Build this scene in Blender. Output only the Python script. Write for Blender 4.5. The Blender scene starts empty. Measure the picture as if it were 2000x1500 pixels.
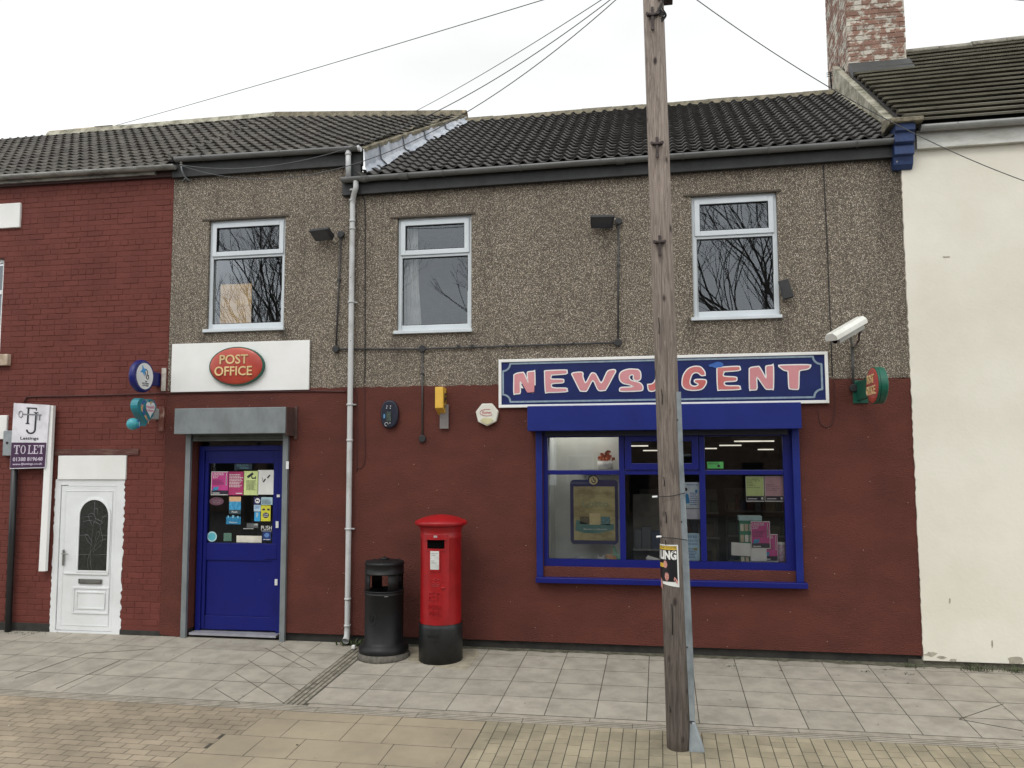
import bpy, bmesh, math, random
from mathutils import Vector, Matrix
random.seed(7)
SC = bpy.context.scene
COL = SC.collection
# ------------------------------------------------------------------ camera
CAM = Vector((0, -9.92, 2.30))
YAW, PITCH, ROLL = math.radians(10.152), math.radians(4.896), math.radians(0.239)
F = 1618.0
RM = (Matrix.Rotation(YAW, 3, 'Z') @ Matrix.Rotation(PITCH, 3, 'X') @ Matrix.Rotation(ROLL, 3, 'Y'))
rt, fw, up = RM.col[0], RM.col[1], RM.col[2]
cd = bpy.data.cameras.new('camera'); co = bpy.data.objects.new('camera', cd); COL.objects.link(co)
cd.sensor_width = 36; cd.lens = F / 2000 * 36; cd.clip_end = 600; cd.clip_start = 0.05
m = Matrix((rt, up, -fw)).transposed().to_4x4(); m.translation = CAM; co.matrix_world = m
SC.camera = co
# ------------------------------------------------------------------ light
W = bpy.data.worlds.new("World"); SC.world = W; W.use_nodes = True
SUN_EL, SUN_AZ = math.radians(52), math.radians(200)      # behind the photographer, a little to the left
def build_world():
    nt = W.node_tree; n = nt.nodes; l = nt.links; n.clear()
    out = n.new('ShaderNodeOutputWorld'); bg = n.new('ShaderNodeBackground'); l.new(bg.outputs[0], out.inputs[0])
    sky = n.new('ShaderNodeTexSky'); sky.sky_type = 'NISHITA'; sky.sun_disc = False
    sky.sun_elevation = SUN_EL; sky.sun_rotation = SUN_AZ; sky.air_density = 1; sky.dust_density = 4
    hs = n.new('ShaderNodeHueSaturation'); hs.inputs['Saturation'].default_value = .25; hs.inputs['Value'].default_value = 1.0
    l.new(sky.outputs[0], hs.inputs['Color'])
    tc = n.new('ShaderNodeTexCoord'); sp = n.new('ShaderNodeSeparateXYZ'); l.new(tc.outputs['Generated'], sp.inputs[0])
    # overcast deck: brighter overhead and behind the photographer (where the sun is behind the cloud)
    mr = n.new('ShaderNodeMapRange'); mr.inputs[1].default_value = .6; mr.inputs[2].default_value = -.8
    mr.inputs[3].default_value = 11.7; mr.inputs[4].default_value = 17.5; l.new(sp.outputs[1], mr.inputs[0])
    mp = n.new('ShaderNodeMapping'); mp.inputs['Scale'].default_value = (1.2, 1.2, 3.0); l.new(tc.outputs['Generated'], mp.inputs[0])
    nz = n.new('ShaderNodeTexNoise'); nz.inputs['Scale'].default_value = 1.6; nz.inputs['Detail'].default_value = 5; l.new(mp.outputs[0], nz.inputs[0])
    m2 = n.new('ShaderNodeMapRange'); m2.inputs[1].default_value = .3; m2.inputs[2].default_value = .7
    m2.inputs[3].default_value = .86; m2.inputs[4].default_value = 1.12; l.new(nz.outputs[0], m2.inputs[0])
    mu = n.new('ShaderNodeMath'); mu.operation = 'MULTIPLY'; l.new(mr.outputs[0], mu.inputs[0]); l.new(m2.outputs[0], mu.inputs[1])
    vc = n.new('ShaderNodeCombineColor')
    for k, g in enumerate((.985, 1.0, 1.0)):
        q = n.new('ShaderNodeMath'); q.operation = 'MULTIPLY'; q.inputs[1].default_value = g
        l.new(mu.outputs[0], q.inputs[0]); l.new(q.outputs[0], vc.inputs[k])
    mx = n.new('ShaderNodeMix'); mx.data_type = 'RGBA'; mx.inputs[0].default_value = .9
    l.new(hs.outputs[0], mx.inputs[6]); l.new(vc.outputs[0], mx.inputs[7])
    l.new(mx.outputs[2], bg.inputs[0]); bg.inputs[1].default_value = .1
build_world()
sl = bpy.data.lights.new('sun', 'SUN'); so = bpy.data.objects.new('sun', sl); COL.objects.link(so)
sl.energy = 1.0; sl.angle = math.radians(24); sl.color = (1, .97, .92)
so.location = (-6, -14, 16)
sd = Vector((-math.cos(SUN_EL)*.30, -math.cos(SUN_EL)*.95, math.sin(SUN_EL)))
so.rotation_euler = sd.to_track_quat('Z', 'Y').to_euler()
SC.view_settings.view_transform = 'Standard'; SC.view_settings.look = 'None'
SC.view_settings.exposure = 0.0; SC.view_settings.gamma = 1
SC.render.engine = 'CYCLES'
SC.cycles.use_denoising = True
SC.cycles.max_bounces = 8; SC.cycles.transparent_max_bounces = 16; SC.cycles.caustics_reflective = False; SC.cycles.caustics_refractive = False
# ------------------------------------------------------------------ helpers
def ray(px, py): return rt * ((px - 1000) / F) + fw - up * ((py - 750) / F)
def P(px, py, Y=0.0):
    d = ray(px, py); return CAM + d * ((Y - CAM.y) / d.y)
def PX(px, py, x):
    d = ray(px, py); return CAM + d * ((x - CAM.x) / d.x)
SL = .057                                             # the pavement falls away from the wall
def gz(y): return SL * y
def PG(px, py):
    d = ray(px, py); t = (SL * CAM.y - CAM.z) / (d.z - SL * d.y); return CAM + d * t

def smooth_path(pts, n=6):
    pts = [Vector(p) for p in pts]; out = []
    for i in range(len(pts) - 1):
        p0 = pts[max(i-1, 0)]; p1 = pts[i]; p2 = pts[i+1]; p3 = pts[min(i+2, len(pts)-1)]
        for k in range(n):
            t = k / n
            out.append(.5*((2*p1)+(-p0+p2)*t+(2*p0-5*p1+4*p2-p3)*t*t+(-p0+3*p1-3*p2+p3)*t**3))
    out.append(pts[-1]); return out
class MB:
    def __init__(s): s.v = []; s.f = []; s.sm = []
    def add(s, vs, fs, smooth=False):
        b = len(s.v); s.v += [Vector(v) for v in vs]
        for f in fs: s.f.append([b+i for i in f]); s.sm.append(smooth)
        return s
    def quad(s, a, b, c, d): return s.add([a, b, c, d], [(0, 1, 2, 3)])
    def box(s, x0, y0, z0, x1, y1, z1):
        x0, x1 = sorted((x0, x1)); y0, y1 = sorted((y0, y1)); z0, z1 = sorted((z0, z1))
        vs = [(x, y, z) for z in (z0, z1) for y in (y0, y1) for x in (x0, x1)]
        return s.add(vs, [(0, 2, 3, 1), (4, 5, 7, 6), (0, 1, 5, 4), (2, 6, 7, 3), (0, 4, 6, 2), (1, 3, 7, 5)])
    def hexa(s, a, b):                                # two quads (front, back), any shape
        return s.add(list(a)+list(b), [(0, 1, 2, 3), (7, 6, 5, 4), (0, 4, 5, 1), (1, 5, 6, 2), (2, 6, 7, 3), (3, 7, 4, 0)])
    def prism(s, pts, off, smooth=False):             # closed planar outline extruded by vector off
        n = len(pts); off = Vector(off); a = [Vector(p) for p in pts]
        s.add(a + [p+off for p in a], [tuple(range(n)), tuple(range(2*n-1, n-1, -1))])
        s.add(a + [p+off for p in a], [(i, n+i, n+(i+1) % n, (i+1) % n) for i in range(n)], smooth)
        return s
    def tube(s, path, r, n=10, cap=True, r1=None):
        path = [Vector(p) for p in path]; N = len(path); ring = []
        t = (path[1]-path[0]).normalized(); ref = Vector((0, 0, 1)) if abs(t.z) < .9 else Vector((0, 1, 0))
        u = t.cross(ref).normalized()
        for i, p in enumerate(path):
            t = ((path[min(i+1, N-1)]-path[max(i-1, 0)])).normalized()
            u = (u - t*u.dot(t)).normalized(); w = t.cross(u)
            rr = r if r1 is None else r+(r1-r)*i/(N-1)
            ring += [p+u*(rr*math.cos(2*math.pi*k/n))+w*(rr*math.sin(2*math.pi*k/n)) for k in range(n)]
        fs = [(i*n+k, i*n+(k+1) % n, (i+1)*n+(k+1) % n, (i+1)*n+k) for i in range(N-1) for k in range(n)]
        s.add(ring, fs, True)
        if cap: s.add(ring[:n], [tuple(range(n))[::-1]]); s.add(ring[-n:], [tuple(range(n))])
        return s
    def lathe(s, prof, c, n=40, a0=0, a1=2*math.pi, smooth=True):   # prof: (r, z)
        full = abs(a1-a0-2*math.pi) < 1e-6; m_ = n if full else n+1; vs = []
        for r, z in prof:
            for k in range(m_):
                a = a0+(a1-a0)*k/n; vs.append((c[0]+r*math.cos(a), c[1]+r*math.sin(a), c[2]+z))
        fs = []
        for i in range(len(prof)-1):
            for k in range(n):
                k2 = (k+1) % m_; fs.append((i*m_+k, i*m_+k2, (i+1)*m_+k2, (i+1)*m_+k))
        return s.add(vs, fs, smooth)
    def pad(s, x0, y0, x1, y1, z, h, ch=.004, jit=0.0):
        ch = .0012; jit = min(jit, .0009)       # chamfered slab lying on the sloping pavement
        t = [random.uniform(-jit, jit) for _ in range(4)]
        cs = [(x0, y0), (x1, y0), (x1, y1), (x0, y1)]; ci = [(x0+ch, y0+ch), (x1-ch, y0+ch), (x1-ch, y1-ch), (x0+ch, y1-ch)]
        b = [(x, y, z+gz(y)-h) for x, y in cs]; m1 = [(x, y, z+gz(y)-ch+t[i]) for i, (x, y) in enumerate(cs)]
        tp = [(x, y, z+gz(y)+t[i]) for i, (x, y) in enumerate(ci)]
        return s.add(b+m1+tp, [(0, 1, 5, 4), (1, 2, 6, 5), (2, 3, 7, 6), (3, 0, 4, 7), (4, 5, 9, 8), (5, 6, 10, 9), (6, 7, 11, 10), (7, 4, 8, 11), (8, 9, 10, 11)])
    def build(s, name, mat, parent=None, bevel=0, seg=2):
        org = Vector((0, 0, 0)); p = parent
        while p is not None: org += p.location; p = p.parent
        me = bpy.data.meshes.new(name); me.from_pydata([tuple(v-org) for v in s.v], [], s.f)
        me.polygons.foreach_set('use_smooth', s.sm); me.update()
        if not all(x for x in s.sm) or True:
            b = bmesh.new(); b.from_mesh(me); bmesh.ops.remove_doubles(b, verts=b.verts, dist=1e-5)
            bmesh.ops.recalc_face_normals(b, faces=b.faces); b.to_mesh(me); b.free()
        o = bpy.data.objects.new(name, me); COL.objects.link(o); o.parent = parent
        if mat: me.materials.append(mat)
        if bevel:
            q = o.modifiers.new('bevel', 'BEVEL'); q.width = bevel; q.segments = seg; q.limit_method = 'ANGLE'; q.angle_limit = math.radians(40)
            q.harden_normals = False
        return o
def tag(o, label, cat, group=None, kind=None):
    if label: o['label'] = label
    if cat: o['category'] = cat
    if group: o['group'] = group
    if kind: o['kind'] = kind
    return o
def thing(name, loc, label, cat, group=None):
    o = bpy.data.objects.new(name, None); COL.objects.link(o); o.location = Vector(loc); o.empty_display_size = .1
    return tag(o, label, cat, group)
def struct(name, mb, mat, **k):
    o = mb.build(name, mat, **k); o['kind'] = 'structure'; return o
# ---- materials
def lin(r, g, b):
    f = lambda c: (c/255/12.92) if c/255 <= .04045 else ((c/255+.055)/1.055)**2.4
    return (f(r), f(g), f(b), 1)
_M = {}
def M(name, col, col2=None, rough=.6, scale=5, lo=.4, hi=.65, var=.12, bump=0, bscale=60, metal=0, island=0, spec=.5, stretch=(1, 1, 1), emit=0, spots=None, bdist=.01, coat=0):
    if name in _M: return _M[name]
    mt = bpy.data.materials.new(name); mt.use_nodes = True; _M[name] = mt
    nt = mt.node_tree; n = nt.nodes; l = nt.links; bs = n['Principled BSDF']
    if len(col) == 3: col = (*col, 1)
    if col2 is not None and len(col2) == 3: col2 = (*col2, 1)
    bs.inputs['Roughness'].default_value = rough; bs.inputs['Metallic'].default_value = metal
    bs.inputs['Specular IOR Level'].default_value = spec
    if coat: bs.inputs['Coat Weight'].default_value = coat; bs.inputs['Coat Roughness'].default_value = .15
    g = n.new('ShaderNodeNewGeometry'); mp = n.new('ShaderNodeMapping'); mp.inputs['Scale'].default_value = stretch
    l.new(g.outputs['Position'], mp.inputs[0])
    nz = n.new('ShaderNodeTexNoise'); nz.inputs['Scale'].default_value = scale; nz.inputs['Detail'].default_value = 7; nz.inputs['Roughness'].default_value = .62
    l.new(mp.outputs[0], nz.inputs['Vector'])
    mx = n.new('ShaderNodeMix'); mx.data_type = 'RGBA'
    if col2 is None: col2 = tuple(c*(1-var*2) for c in col[:3])+(1,)
    mr = n.new('ShaderNodeMapRange'); mr.inputs[1].default_value = lo; mr.inputs[2].default_value = hi; l.new(nz.outputs[0], mr.inputs[0])
    mx.inputs[6].default_value = col; mx.inputs[7].default_value = col2; l.new(mr.outputs[0], mx.inputs[0])
    cur = mx.outputs[2]
    if island:
        im = n.new('ShaderNodeMapRange'); im.inputs[3].default_value = 1-island; im.inputs[4].default_value = 1+island
        l.new(g.outputs['Random Per Island'], im.inputs[0])
        vm = n.new('ShaderNodeVectorMath'); vm.operation = 'SCALE'; l.new(cur, vm.inputs[0]); l.new(im.outputs[0], vm.inputs['Scale']); cur = vm.outputs[0]
    if spots:                                        # (scale, threshold, colour): small chips / grit
        vo = n.new('ShaderNodeTexVoronoi'); vo.inputs['Scale'].default_value = spots[0]; l.new(mp.outputs[0], vo.inputs['Vector'])
        lt = n.new('ShaderNodeMath'); lt.operation = 'LESS_THAN'; lt.inputs[1].default_value = spots[1]; l.new(vo.outputs['Distance'], lt.inputs[0])
        sc2 = n.new('ShaderNodeSeparateColor'); l.new(vo.outputs['Color'], sc2.inputs[0])
        gt = n.new('ShaderNodeMath'); gt.operation = 'GREATER_THAN'; gt.inputs[1].default_value = spots[3] if len(spots) > 3 else .5; l.new(sc2.outputs[0], gt.inputs[0])
        an = n.new('ShaderNodeMath'); an.operation = 'MULTIPLY'; l.new(lt.outputs[0], an.inputs[0]); l.new(gt.outputs[0], an.inputs[1])
        m3 = n.new('ShaderNodeMix'); m3.data_type = 'RGBA'; l.new(an.outputs[0], m3.inputs[0]); l.new(cur, m3.inputs[6]); m3.inputs[7].default_value = spots[2]; cur = m3.outputs[2]
    l.new(cur, bs.inputs['Base Color'])
    if bump:
        n2 = n.new('ShaderNodeTexNoise'); n2.inputs['Scale'].default_value = bscale; n2.inputs['Detail'].default_value = 3; l.new(mp.outputs[0], n2.inputs['Vector'])
        bp = n.new('ShaderNodeBump'); bp.inputs['Strength'].default_value = bump; bp.inputs['Distance'].default_value = bdist
        l.new(n2.outputs[0], bp.inputs['Height']); l.new(bp.outputs[0], bs.inputs['Normal'])
    if emit:
        l.new(cur, bs.inputs['Emission Color']); bs.inputs['Emission Strength'].default_value = emit
    return mt
def pebble_mat():
    mt = bpy.data.materials.new('pebbledash'); mt.use_nodes = True; nt = mt.node_tree; n = nt.nodes; l = nt.links; bs = n['Principled BSDF']
    g = n.new('ShaderNodeNewGeometry')
    vo = n.new('ShaderNodeTexVoronoi'); vo.inputs['Scale'].default_value = 122; l.new(g.outputs['Position'], vo.inputs['Vector'])
    s = n.new('ShaderNodeSeparateColor'); l.new(vo.outputs['Color'], s.inputs[0])
    cr = n.new('ShaderNodeValToRGB'); e = cr.color_ramp.elements
    e[0].position = 0; e[0].color = lin(66, 58, 50); e[1].position = 1; e[1].color = lin(240, 232, 216)
    for p, c in ((.25, (98, 88, 77)), (.55, (140, 128, 112)), (.78, (182, 169, 150)), (.9, (212, 200, 181))):
        q = e.new(p); q.color = lin(*c)
    l.new(s.outputs[0], cr.inputs[0])
    # cement colour between the stones, also painted in to darken the crevices
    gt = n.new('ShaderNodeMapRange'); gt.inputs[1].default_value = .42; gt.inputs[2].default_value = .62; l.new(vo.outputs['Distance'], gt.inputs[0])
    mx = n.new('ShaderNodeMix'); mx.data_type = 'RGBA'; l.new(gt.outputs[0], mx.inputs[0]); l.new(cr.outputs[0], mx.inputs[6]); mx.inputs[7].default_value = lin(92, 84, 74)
    # weathering in broad patches and vertical runs
    mp = n.new('ShaderNodeMapping'); mp.inputs['Scale'].default_value = (1.6, 1, .45); l.new(g.outputs['Position'], mp.inputs[0])
    nz = n.new('ShaderNodeTexNoise'); nz.inputs['Scale'].default_value = 1.3; nz.inputs['Detail'].default_value = 6; l.new(mp.outputs[0], nz.inputs['Vector'])
    mr = n.new('ShaderNodeMapRange'); mr.inputs[1].default_value = .32; mr.inputs[2].default_value = .68; mr.inputs[3].default_value = .92; mr.inputs[4].default_value = 1.08; l.new(nz.outputs[0], mr.inputs[0])
    vm = n.new('ShaderNodeVectorMath'); vm.operation = 'SCALE'; l.new(mx.outputs[2], vm.inputs[0]); l.new(mr.outputs[0], vm.inputs['Scale'])
    # rain runs and grimy patches with ragged edges
    mp2 = n.new('ShaderNodeMapping'); mp2.inputs['Scale'].default_value = (5.5, 1, .55); l.new(g.outputs['Position'], mp2.inputs[0])
    n2 = n.new('ShaderNodeTexNoise'); n2.inputs['Scale'].default_value = 1.1; n2.inputs['Detail'].default_value = 7; n2.inputs['Roughness'].default_value = .7; l.new(mp2.outputs[0], n2.inputs['Vector'])
    r2 = n.new('ShaderNodeMapRange'); r2.inputs[1].default_value = .52; r2.inputs[2].default_value = .70; r2.inputs[3].default_value = 1.0; r2.inputs[4].default_value = .74; l.new(n2.outputs[0], r2.inputs[0])
    v2 = n.new('ShaderNodeVectorMath'); v2.operation = 'SCALE'; l.new(vm.outputs[0], v2.inputs[0]); l.new(r2.outputs[0], v2.inputs['Scale'])
    cur = v2.outputs[0]
    sp = n.new('ShaderNodeSeparateXYZ'); l.new(g.outputs['Position'], sp.inputs[0])
    def mr_(src, a, b, c, d):
        q = n.new('ShaderNodeMapRange'); q.interpolation_type = 'SMOOTHSTEP'; q.inputs[1].default_value = a; q.inputs[2].default_value = b; q.inputs[3].default_value = c; q.inputs[4].default_value = d; l.new(src, q.inputs[0]); return q.outputs[0]
    def mul(a, b):
        q = n.new('ShaderNodeMath'); q.operation = 'MULTIPLY'; l.new(a, q.inputs[0])
        if isinstance(b, float): q.inputs[1].default_value = b
        else: l.new(b, q.inputs[1])
        return q.outputs[0]
    # algae runs from the ends of the three sills and down the right-hand edge
    for x_, w_, z1, ln_ in ((-5.88, .16, 3.93, .75), (-4.76, .12, 3.93, .5), (-3.27, .13, 3.83, .6), (-2.27, .15, 3.83, .5), (.40, .15, 3.88, .6), (1.41, .16, 3.88, .7), (2.66, .30, 5.7, 2.6), (-3.82, .2, 5.7, 2.0)):
        k_ = mul(mul(mr_(sp.outputs[0], x_-w_, x_, 0, 1), mr_(sp.outputs[0], x_, x_+w_, 1, 0)), mul(mr_(sp.outputs[2], z1-ln_, z1-.02, 0, 1), mr_(sp.outputs[2], z1-.01, z1+.03, 1, 0)))
        k_ = mul(k_, mr_(n2.outputs[0], .38, .6, .35, 1))
        f_ = n.new('ShaderNodeMapRange'); f_.inputs[3].default_value = 1; f_.inputs[4].default_value = .58; l.new(k_, f_.inputs[0])
        v3 = n.new('ShaderNodeVectorMath'); v3.operation = 'SCALE'; l.new(cur, v3.inputs[0]); l.new(f_.outputs[0], v3.inputs['Scale']); cur = v3.outputs[0]
    l.new(cur, bs.inputs['Base Color']); bs.inputs['Roughness'].default_value = .85
    bp = n.new('ShaderNodeBump'); bp.inputs['Strength'].default_value = .9; bp.inputs['Distance'].default_value = .008; bp.invert = True
    l.new(vo.outputs['Distance'], bp.inputs['Height']); l.new(bp.outputs[0], bs.inputs['Normal'])
    return mt
def glass_mat(name, k=2.0, tint=(1, 1, 1, 1)):
    mt = bpy.data.materials.new(name); mt.use_nodes = True; nt = mt.node_tree; n = nt.nodes; l = nt.links; n.clear()
    o = n.new('ShaderNodeOutputMaterial'); t = n.new('ShaderNodeBsdfTransparent'); t.inputs[0].default_value = tint
    gl = n.new('ShaderNodeBsdfGlossy'); gl.inputs['Roughness'].default_value = .0; gl.inputs[0].default_value = (.86, .93, 1, 1)
    fr = n.new('ShaderNodeFresnel'); fr.inputs[0].default_value = 1.5
    mu = n.new('ShaderNodeMath'); mu.operation = 'MULTIPLY'; mu.inputs[1].default_value = k; mu.use_clamp = True; l.new(fr.outputs[0], mu.inputs[0])
    mx = n.new('ShaderNodeMixShader'); l.new(mu.outputs[0], mx.inputs[0]); l.new(t.outputs[0], mx.inputs[1]); l.new(gl.outputs[0], mx.inputs[2]); l.new(mx.outputs[0], o.inputs[0])
    return mt
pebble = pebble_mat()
glass_up = glass_mat('double_glazing', 2.8); glass_shop = glass_mat('shop_glass', 1.6)
red_render = M('red_render', lin(99, 55, 47), lin(86, 48, 42), spec=.2, rough=.72, scale=1.7, lo=.38, hi=.7, bump=.9, bscale=62, bdist=.018, stretch=(1, 1, 1.8), spots=(10.0, .055, lin(196, 172, 162), .74))
red_brick = M('red_brick_paint', lin(106, 57, 50), lin(97, 51, 45), spec=.2, rough=.7, scale=2.2, bump=.35, bscale=45, bdist=.01, island=.07, spots=(9, .05, lin(150, 100, 88), .8))
cream = M('cream_render', lin(226, 220, 201), lin(214, 207, 186), rough=.7, scale=.9, bump=.15, bscale=30)
tile = M('dark_tile', lin(80, 78, 75), lin(56, 54, 52), rough=.75, scale=14, bump=.3, bscale=80, island=0, spots=(22, .16, lin(92, 90, 82), .8))
tile_l = M('grey_tile', lin(88, 84, 77), lin(55, 51, 47), rough=.8, scale=3.5, bump=.3, bscale=80, spots=(20, .15, lin(108, 106, 92), .8))
tile_c = M('flat_tile', lin(134, 130, 117), lin(108, 105, 94), rough=.85, scale=3, bump=.3, bscale=60)
ridge_m = M('ridge_tile', lin(104, 98, 86), lin(70, 68, 58), rough=.85, scale=9, bump=.5, bscale=50, spots=(14, .2, lin(122, 112, 62), .7))
ridge_pale = M('ridge_pale', lin(168, 152, 122), lin(120, 108, 88), rough=.85, scale=7, bump=.5, bscale=40)
mortar = M('mortar', lin(128, 120, 102), lin(84, 80, 66), rough=.9, scale=10, bump=.8, bscale=30, bdist=.02)
mortar_l = M('pale_mortar', lin(170, 166, 150), lin(104, 102, 86), rough=.9, scale=6, bump=.6, bscale=30, bdist=.02)
lead = M('lead', lin(150, 156, 166), lin(184, 188, 194), rough=.5, scale=6, bump=.3, bscale=12, bdist=.02, spec=.5)
upvc_grey = M('grey_gutter', lin(112, 113, 112), lin(80, 80, 78), rough=.45, scale=5, lo=.45, hi=.8, stretch=(.6, 1, 3))
upvc_lgrey = M('pale_gutter', lin(150, 151, 149), lin(122, 122, 119), rough=.45, scale=4, lo=.5, hi=.8)
pipe_m = M('grey_downpipe', lin(190, 192, 192), lin(140, 138, 134), rough=.45, scale=3.5, lo=.52, hi=.78, spots=(16, .12, lin(84, 70, 60), .75))
fascia_m = M('dark_fascia', lin(44, 45, 46), lin(30, 31, 32), rough=.6, scale=6, bump=.2, bscale=30)
white = M('white_upvc', lin(226, 229, 230), lin(212, 214, 214), rough=.3, scale=1.5, var=.04)
white_d = M('white_paint', lin(232, 232, 230), lin(222, 222, 218), rough=.45, scale=1.2)
gasket = M('black_gasket', lin(26, 26, 28), rough=.6)
blue = M('blue_gloss', lin(20, 27, 104), lin(16, 22, 90), rough=.35, scale=5, lo=.5, hi=.8, spec=.3, spots=(10, .04, lin(120, 120, 150), .8))
blue_sh = M('blue_shutter', lin(24, 38, 114), lin(21, 33, 104), rough=.4, scale=3, spec=.3)
steel = M('galvanised', lin(132, 138, 140), lin(116, 122, 123), rough=.5, metal=.35, scale=5, bump=.1, stretch=(1, 1, .5))
steel_d = M('shutter_slats', lin(92, 96, 92), lin(72, 76, 72), rough=.5, metal=.3)
black = M('black_plastic', lin(22, 23, 25), lin(14, 15, 16), spec=.35, rough=.5, scale=6, spots=(30, .1, lin(62, 62, 62), .85))
black_pt = M('black_paint', lin(28, 30, 32), lin(19, 20, 22), rough=.4, scale=10, bump=.25, bscale=40)
pred = M('postbox_red', lin(156, 19, 25), lin(140, 15, 21), rough=.38, scale=5, bump=.08, bscale=60, spec=.45)
concrete = M('concrete', lin(142, 138, 128), lin(112, 109, 100), rough=.9, scale=8, bump=.4, bscale=60)
dark_in = M('dark_interior', lin(104, 104, 108), lin(90, 90, 94), rough=.95, spec=0)
pl = M('plinth', lin(52, 50, 46), lin(34, 34, 32), rough=.85, scale=6, bump=.5, bscale=30)
paper = M('white_paper', lin(226, 226, 222), lin(214, 214, 210), rough=.7)
def C(r, g, b, rough=.5): return M('colour_%d_%d_%d' % (r, g, b), lin(r, g, b), tuple(c*.9 for c in lin(r, g, b)[:3])+(1,), rough=rough, scale=6)
# ---- text as real lettering
BOLD = 0.0
def text_data(s):
    c = bpy.data.curves.new('t', 'FONT'); c.body = s; c.size = 1; c.resolution_u = 3; c.offset = BOLD
    o = bpy.data.objects.new('t', c); COL.objects.link(o); bpy.context.view_layer.update()
    me = bpy.data.meshes.new_from_object(o.evaluated_get(bpy.context.evaluated_depsgraph_get()))
    vs = [(v.co.x, v.co.y) for v in me.vertices]; fs = [tuple(p.vertices) for p in me.polygons]
    bpy.data.objects.remove(o); bpy.data.curves.remove(c); bpy.data.meshes.remove(me)
    return vs, fs
def put_text(mb, s, mapf, x0, x1, z0, z1, depth=0.0):
    """fit the words into the box x0..x1, z0..z1 of the surface mapf(u, v, w)"""
    vs, fs = text_data(s)
    if not vs: return
    a = min(v[0] for v in vs); b = max(v[0] for v in vs); c = min(v[1] for v in vs); d = max(v[1] for v in vs)
    q = [(x0+(v[0]-a)/(b-a)*(x1-x0), z0+(v[1]-c)/(d-c)*(z1-z0)) for v in vs]
    mb.add([mapf(u, v, depth) for u, v in q], fs)
    if depth:                                         # side walls
        n = len(q); cnt = {}
        for f in fs:
            for i in range(len(f)):
                e = (f[i], f[(i+1) % len(f)]); cnt[e] = 1
        ed = [e for e in cnt if (e[1], e[0]) not in cnt]
        vv = [mapf(u, v, 0) for u, v in q]+[mapf(u, v, depth) for u, v in q]
        mb.add(vv, [(a_, b_, b_+n, a_+n) for a_, b_ in ed])
def facing(y):                                        # surface parallel to the facade, w towards the street
    return lambda u, v, w: Vector((u, y-w, v))
def side_plus(x):                                     # plane facing +x: u runs from the street (-y) towards the wall
    return lambda u, v, w: Vector((x+w, u, v))
def side_minus(x):                                    # plane facing -x: u runs from the wall towards the street
    return lambda u, v, w: Vector((x-w, -u, v))
def curve_fill(pts, mapf, depth, off=0.0, closed=True):
    """smooth closed outline -> solid letter; off grows the outline"""
    sp = smooth_path(pts+[pts[0]], 3)[:-1]
    sp = [Vector((p[0], p[1], 0)) for p in sp]
    cu = bpy.data.curves.new('c', 'CURVE'); cu.dimensions = '2D'; cu.fill_mode = 'BOTH'; cu.offset = off
    s = cu.splines.new('POLY'); s.points.add(len(sp)-1)
    for i, p in enumerate(sp): s.points[i].co = (p.x, p.y, 0, 1)
    s.use_cyclic_u = True
    o = bpy.data.objects.new('c', cu); COL.objects.link(o); bpy.context.view_layer.update()
    me = bpy.data.meshes.new_from_object(o.evaluated_get(bpy.context.evaluated_depsgraph_get()))
    vs = [(v.co.x, v.co.y) for v in me.vertices]; fs = [tuple(p.vertices) for p in me.polygons]
    bpy.data.objects.remove(o); bpy.data.curves.remove(cu); bpy.data.meshes.remove(me)
    return [mapf(a, b, depth) for a, b in vs], fs
def disc(cx, cz, rx, rz, n=48): return [(cx+rx*math.cos(2*math.pi*k/n), cz+rz*math.sin(2*math.pi*k/n)) for k in range(n)]
def flat(mb, pts, mapf, w0, w1):                      # outline (u, v) extruded from w0 to w1
    a = [mapf(u, v, w0) for u, v in pts]; d = mapf(0, 0, w1)-mapf(0, 0, w0)
    return mb.prism(a, d)
def rrect(x0, z0, x1, z1, r, n=5):
    out = []
    for cx, cz, a in ((x1-r, z1-r, 0), (x0+r, z1-r, 90), (x0+r, z0+r, 180), (x1-r, z0+r, 270)):
        for k in range(n+1):
            t = math.radians(a+90*k/n); out.append((cx+r*math.cos(t), cz+r*math.sin(t)))
    return out
def holed(mb, x0, x1, z0, z1, holes, y, depth):
    """wall face with rectangular openings and their reveals"""
    xs = sorted(set([x0, x1]+[min(max(h[i], x0), x1) for h in holes for i in (0, 1)]))
    zs = sorted(set([z0, z1]+[min(max(h[i], z0), z1) for h in holes for i in (2, 3)]))
    for i in range(len(xs)-1):
        for k in range(len(zs)-1):
            cx, cz = (xs[i]+xs[i+1])/2, (zs[k]+zs[k+1])/2
            if any(h[0] < cx < h[1] and h[2] < cz < h[3] for h in holes): continue
            mb.quad((xs[i], y, zs[k]), (xs[i+1], y, zs[k]), (xs[i+1], y, zs[k+1]), (xs[i], y, zs[k+1]))
    for a, b, c, d in holes:
        a, b = max(a, x0), min(b, x1)
        for zz in (c, d):
            if z0 < zz < z1: mb.quad((a, y, zz), (b, y, zz), (b, y+depth, zz), (a, y+depth, zz))
        c2, d2 = max(c, z0), min(d, z1)
        if c2 < d2:
            for xx in (a, b):
                if x0 < xx < x1: mb.quad((xx, y, c2), (xx, y, d2), (xx, y+depth, d2), (xx, y+depth, c2))
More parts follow.
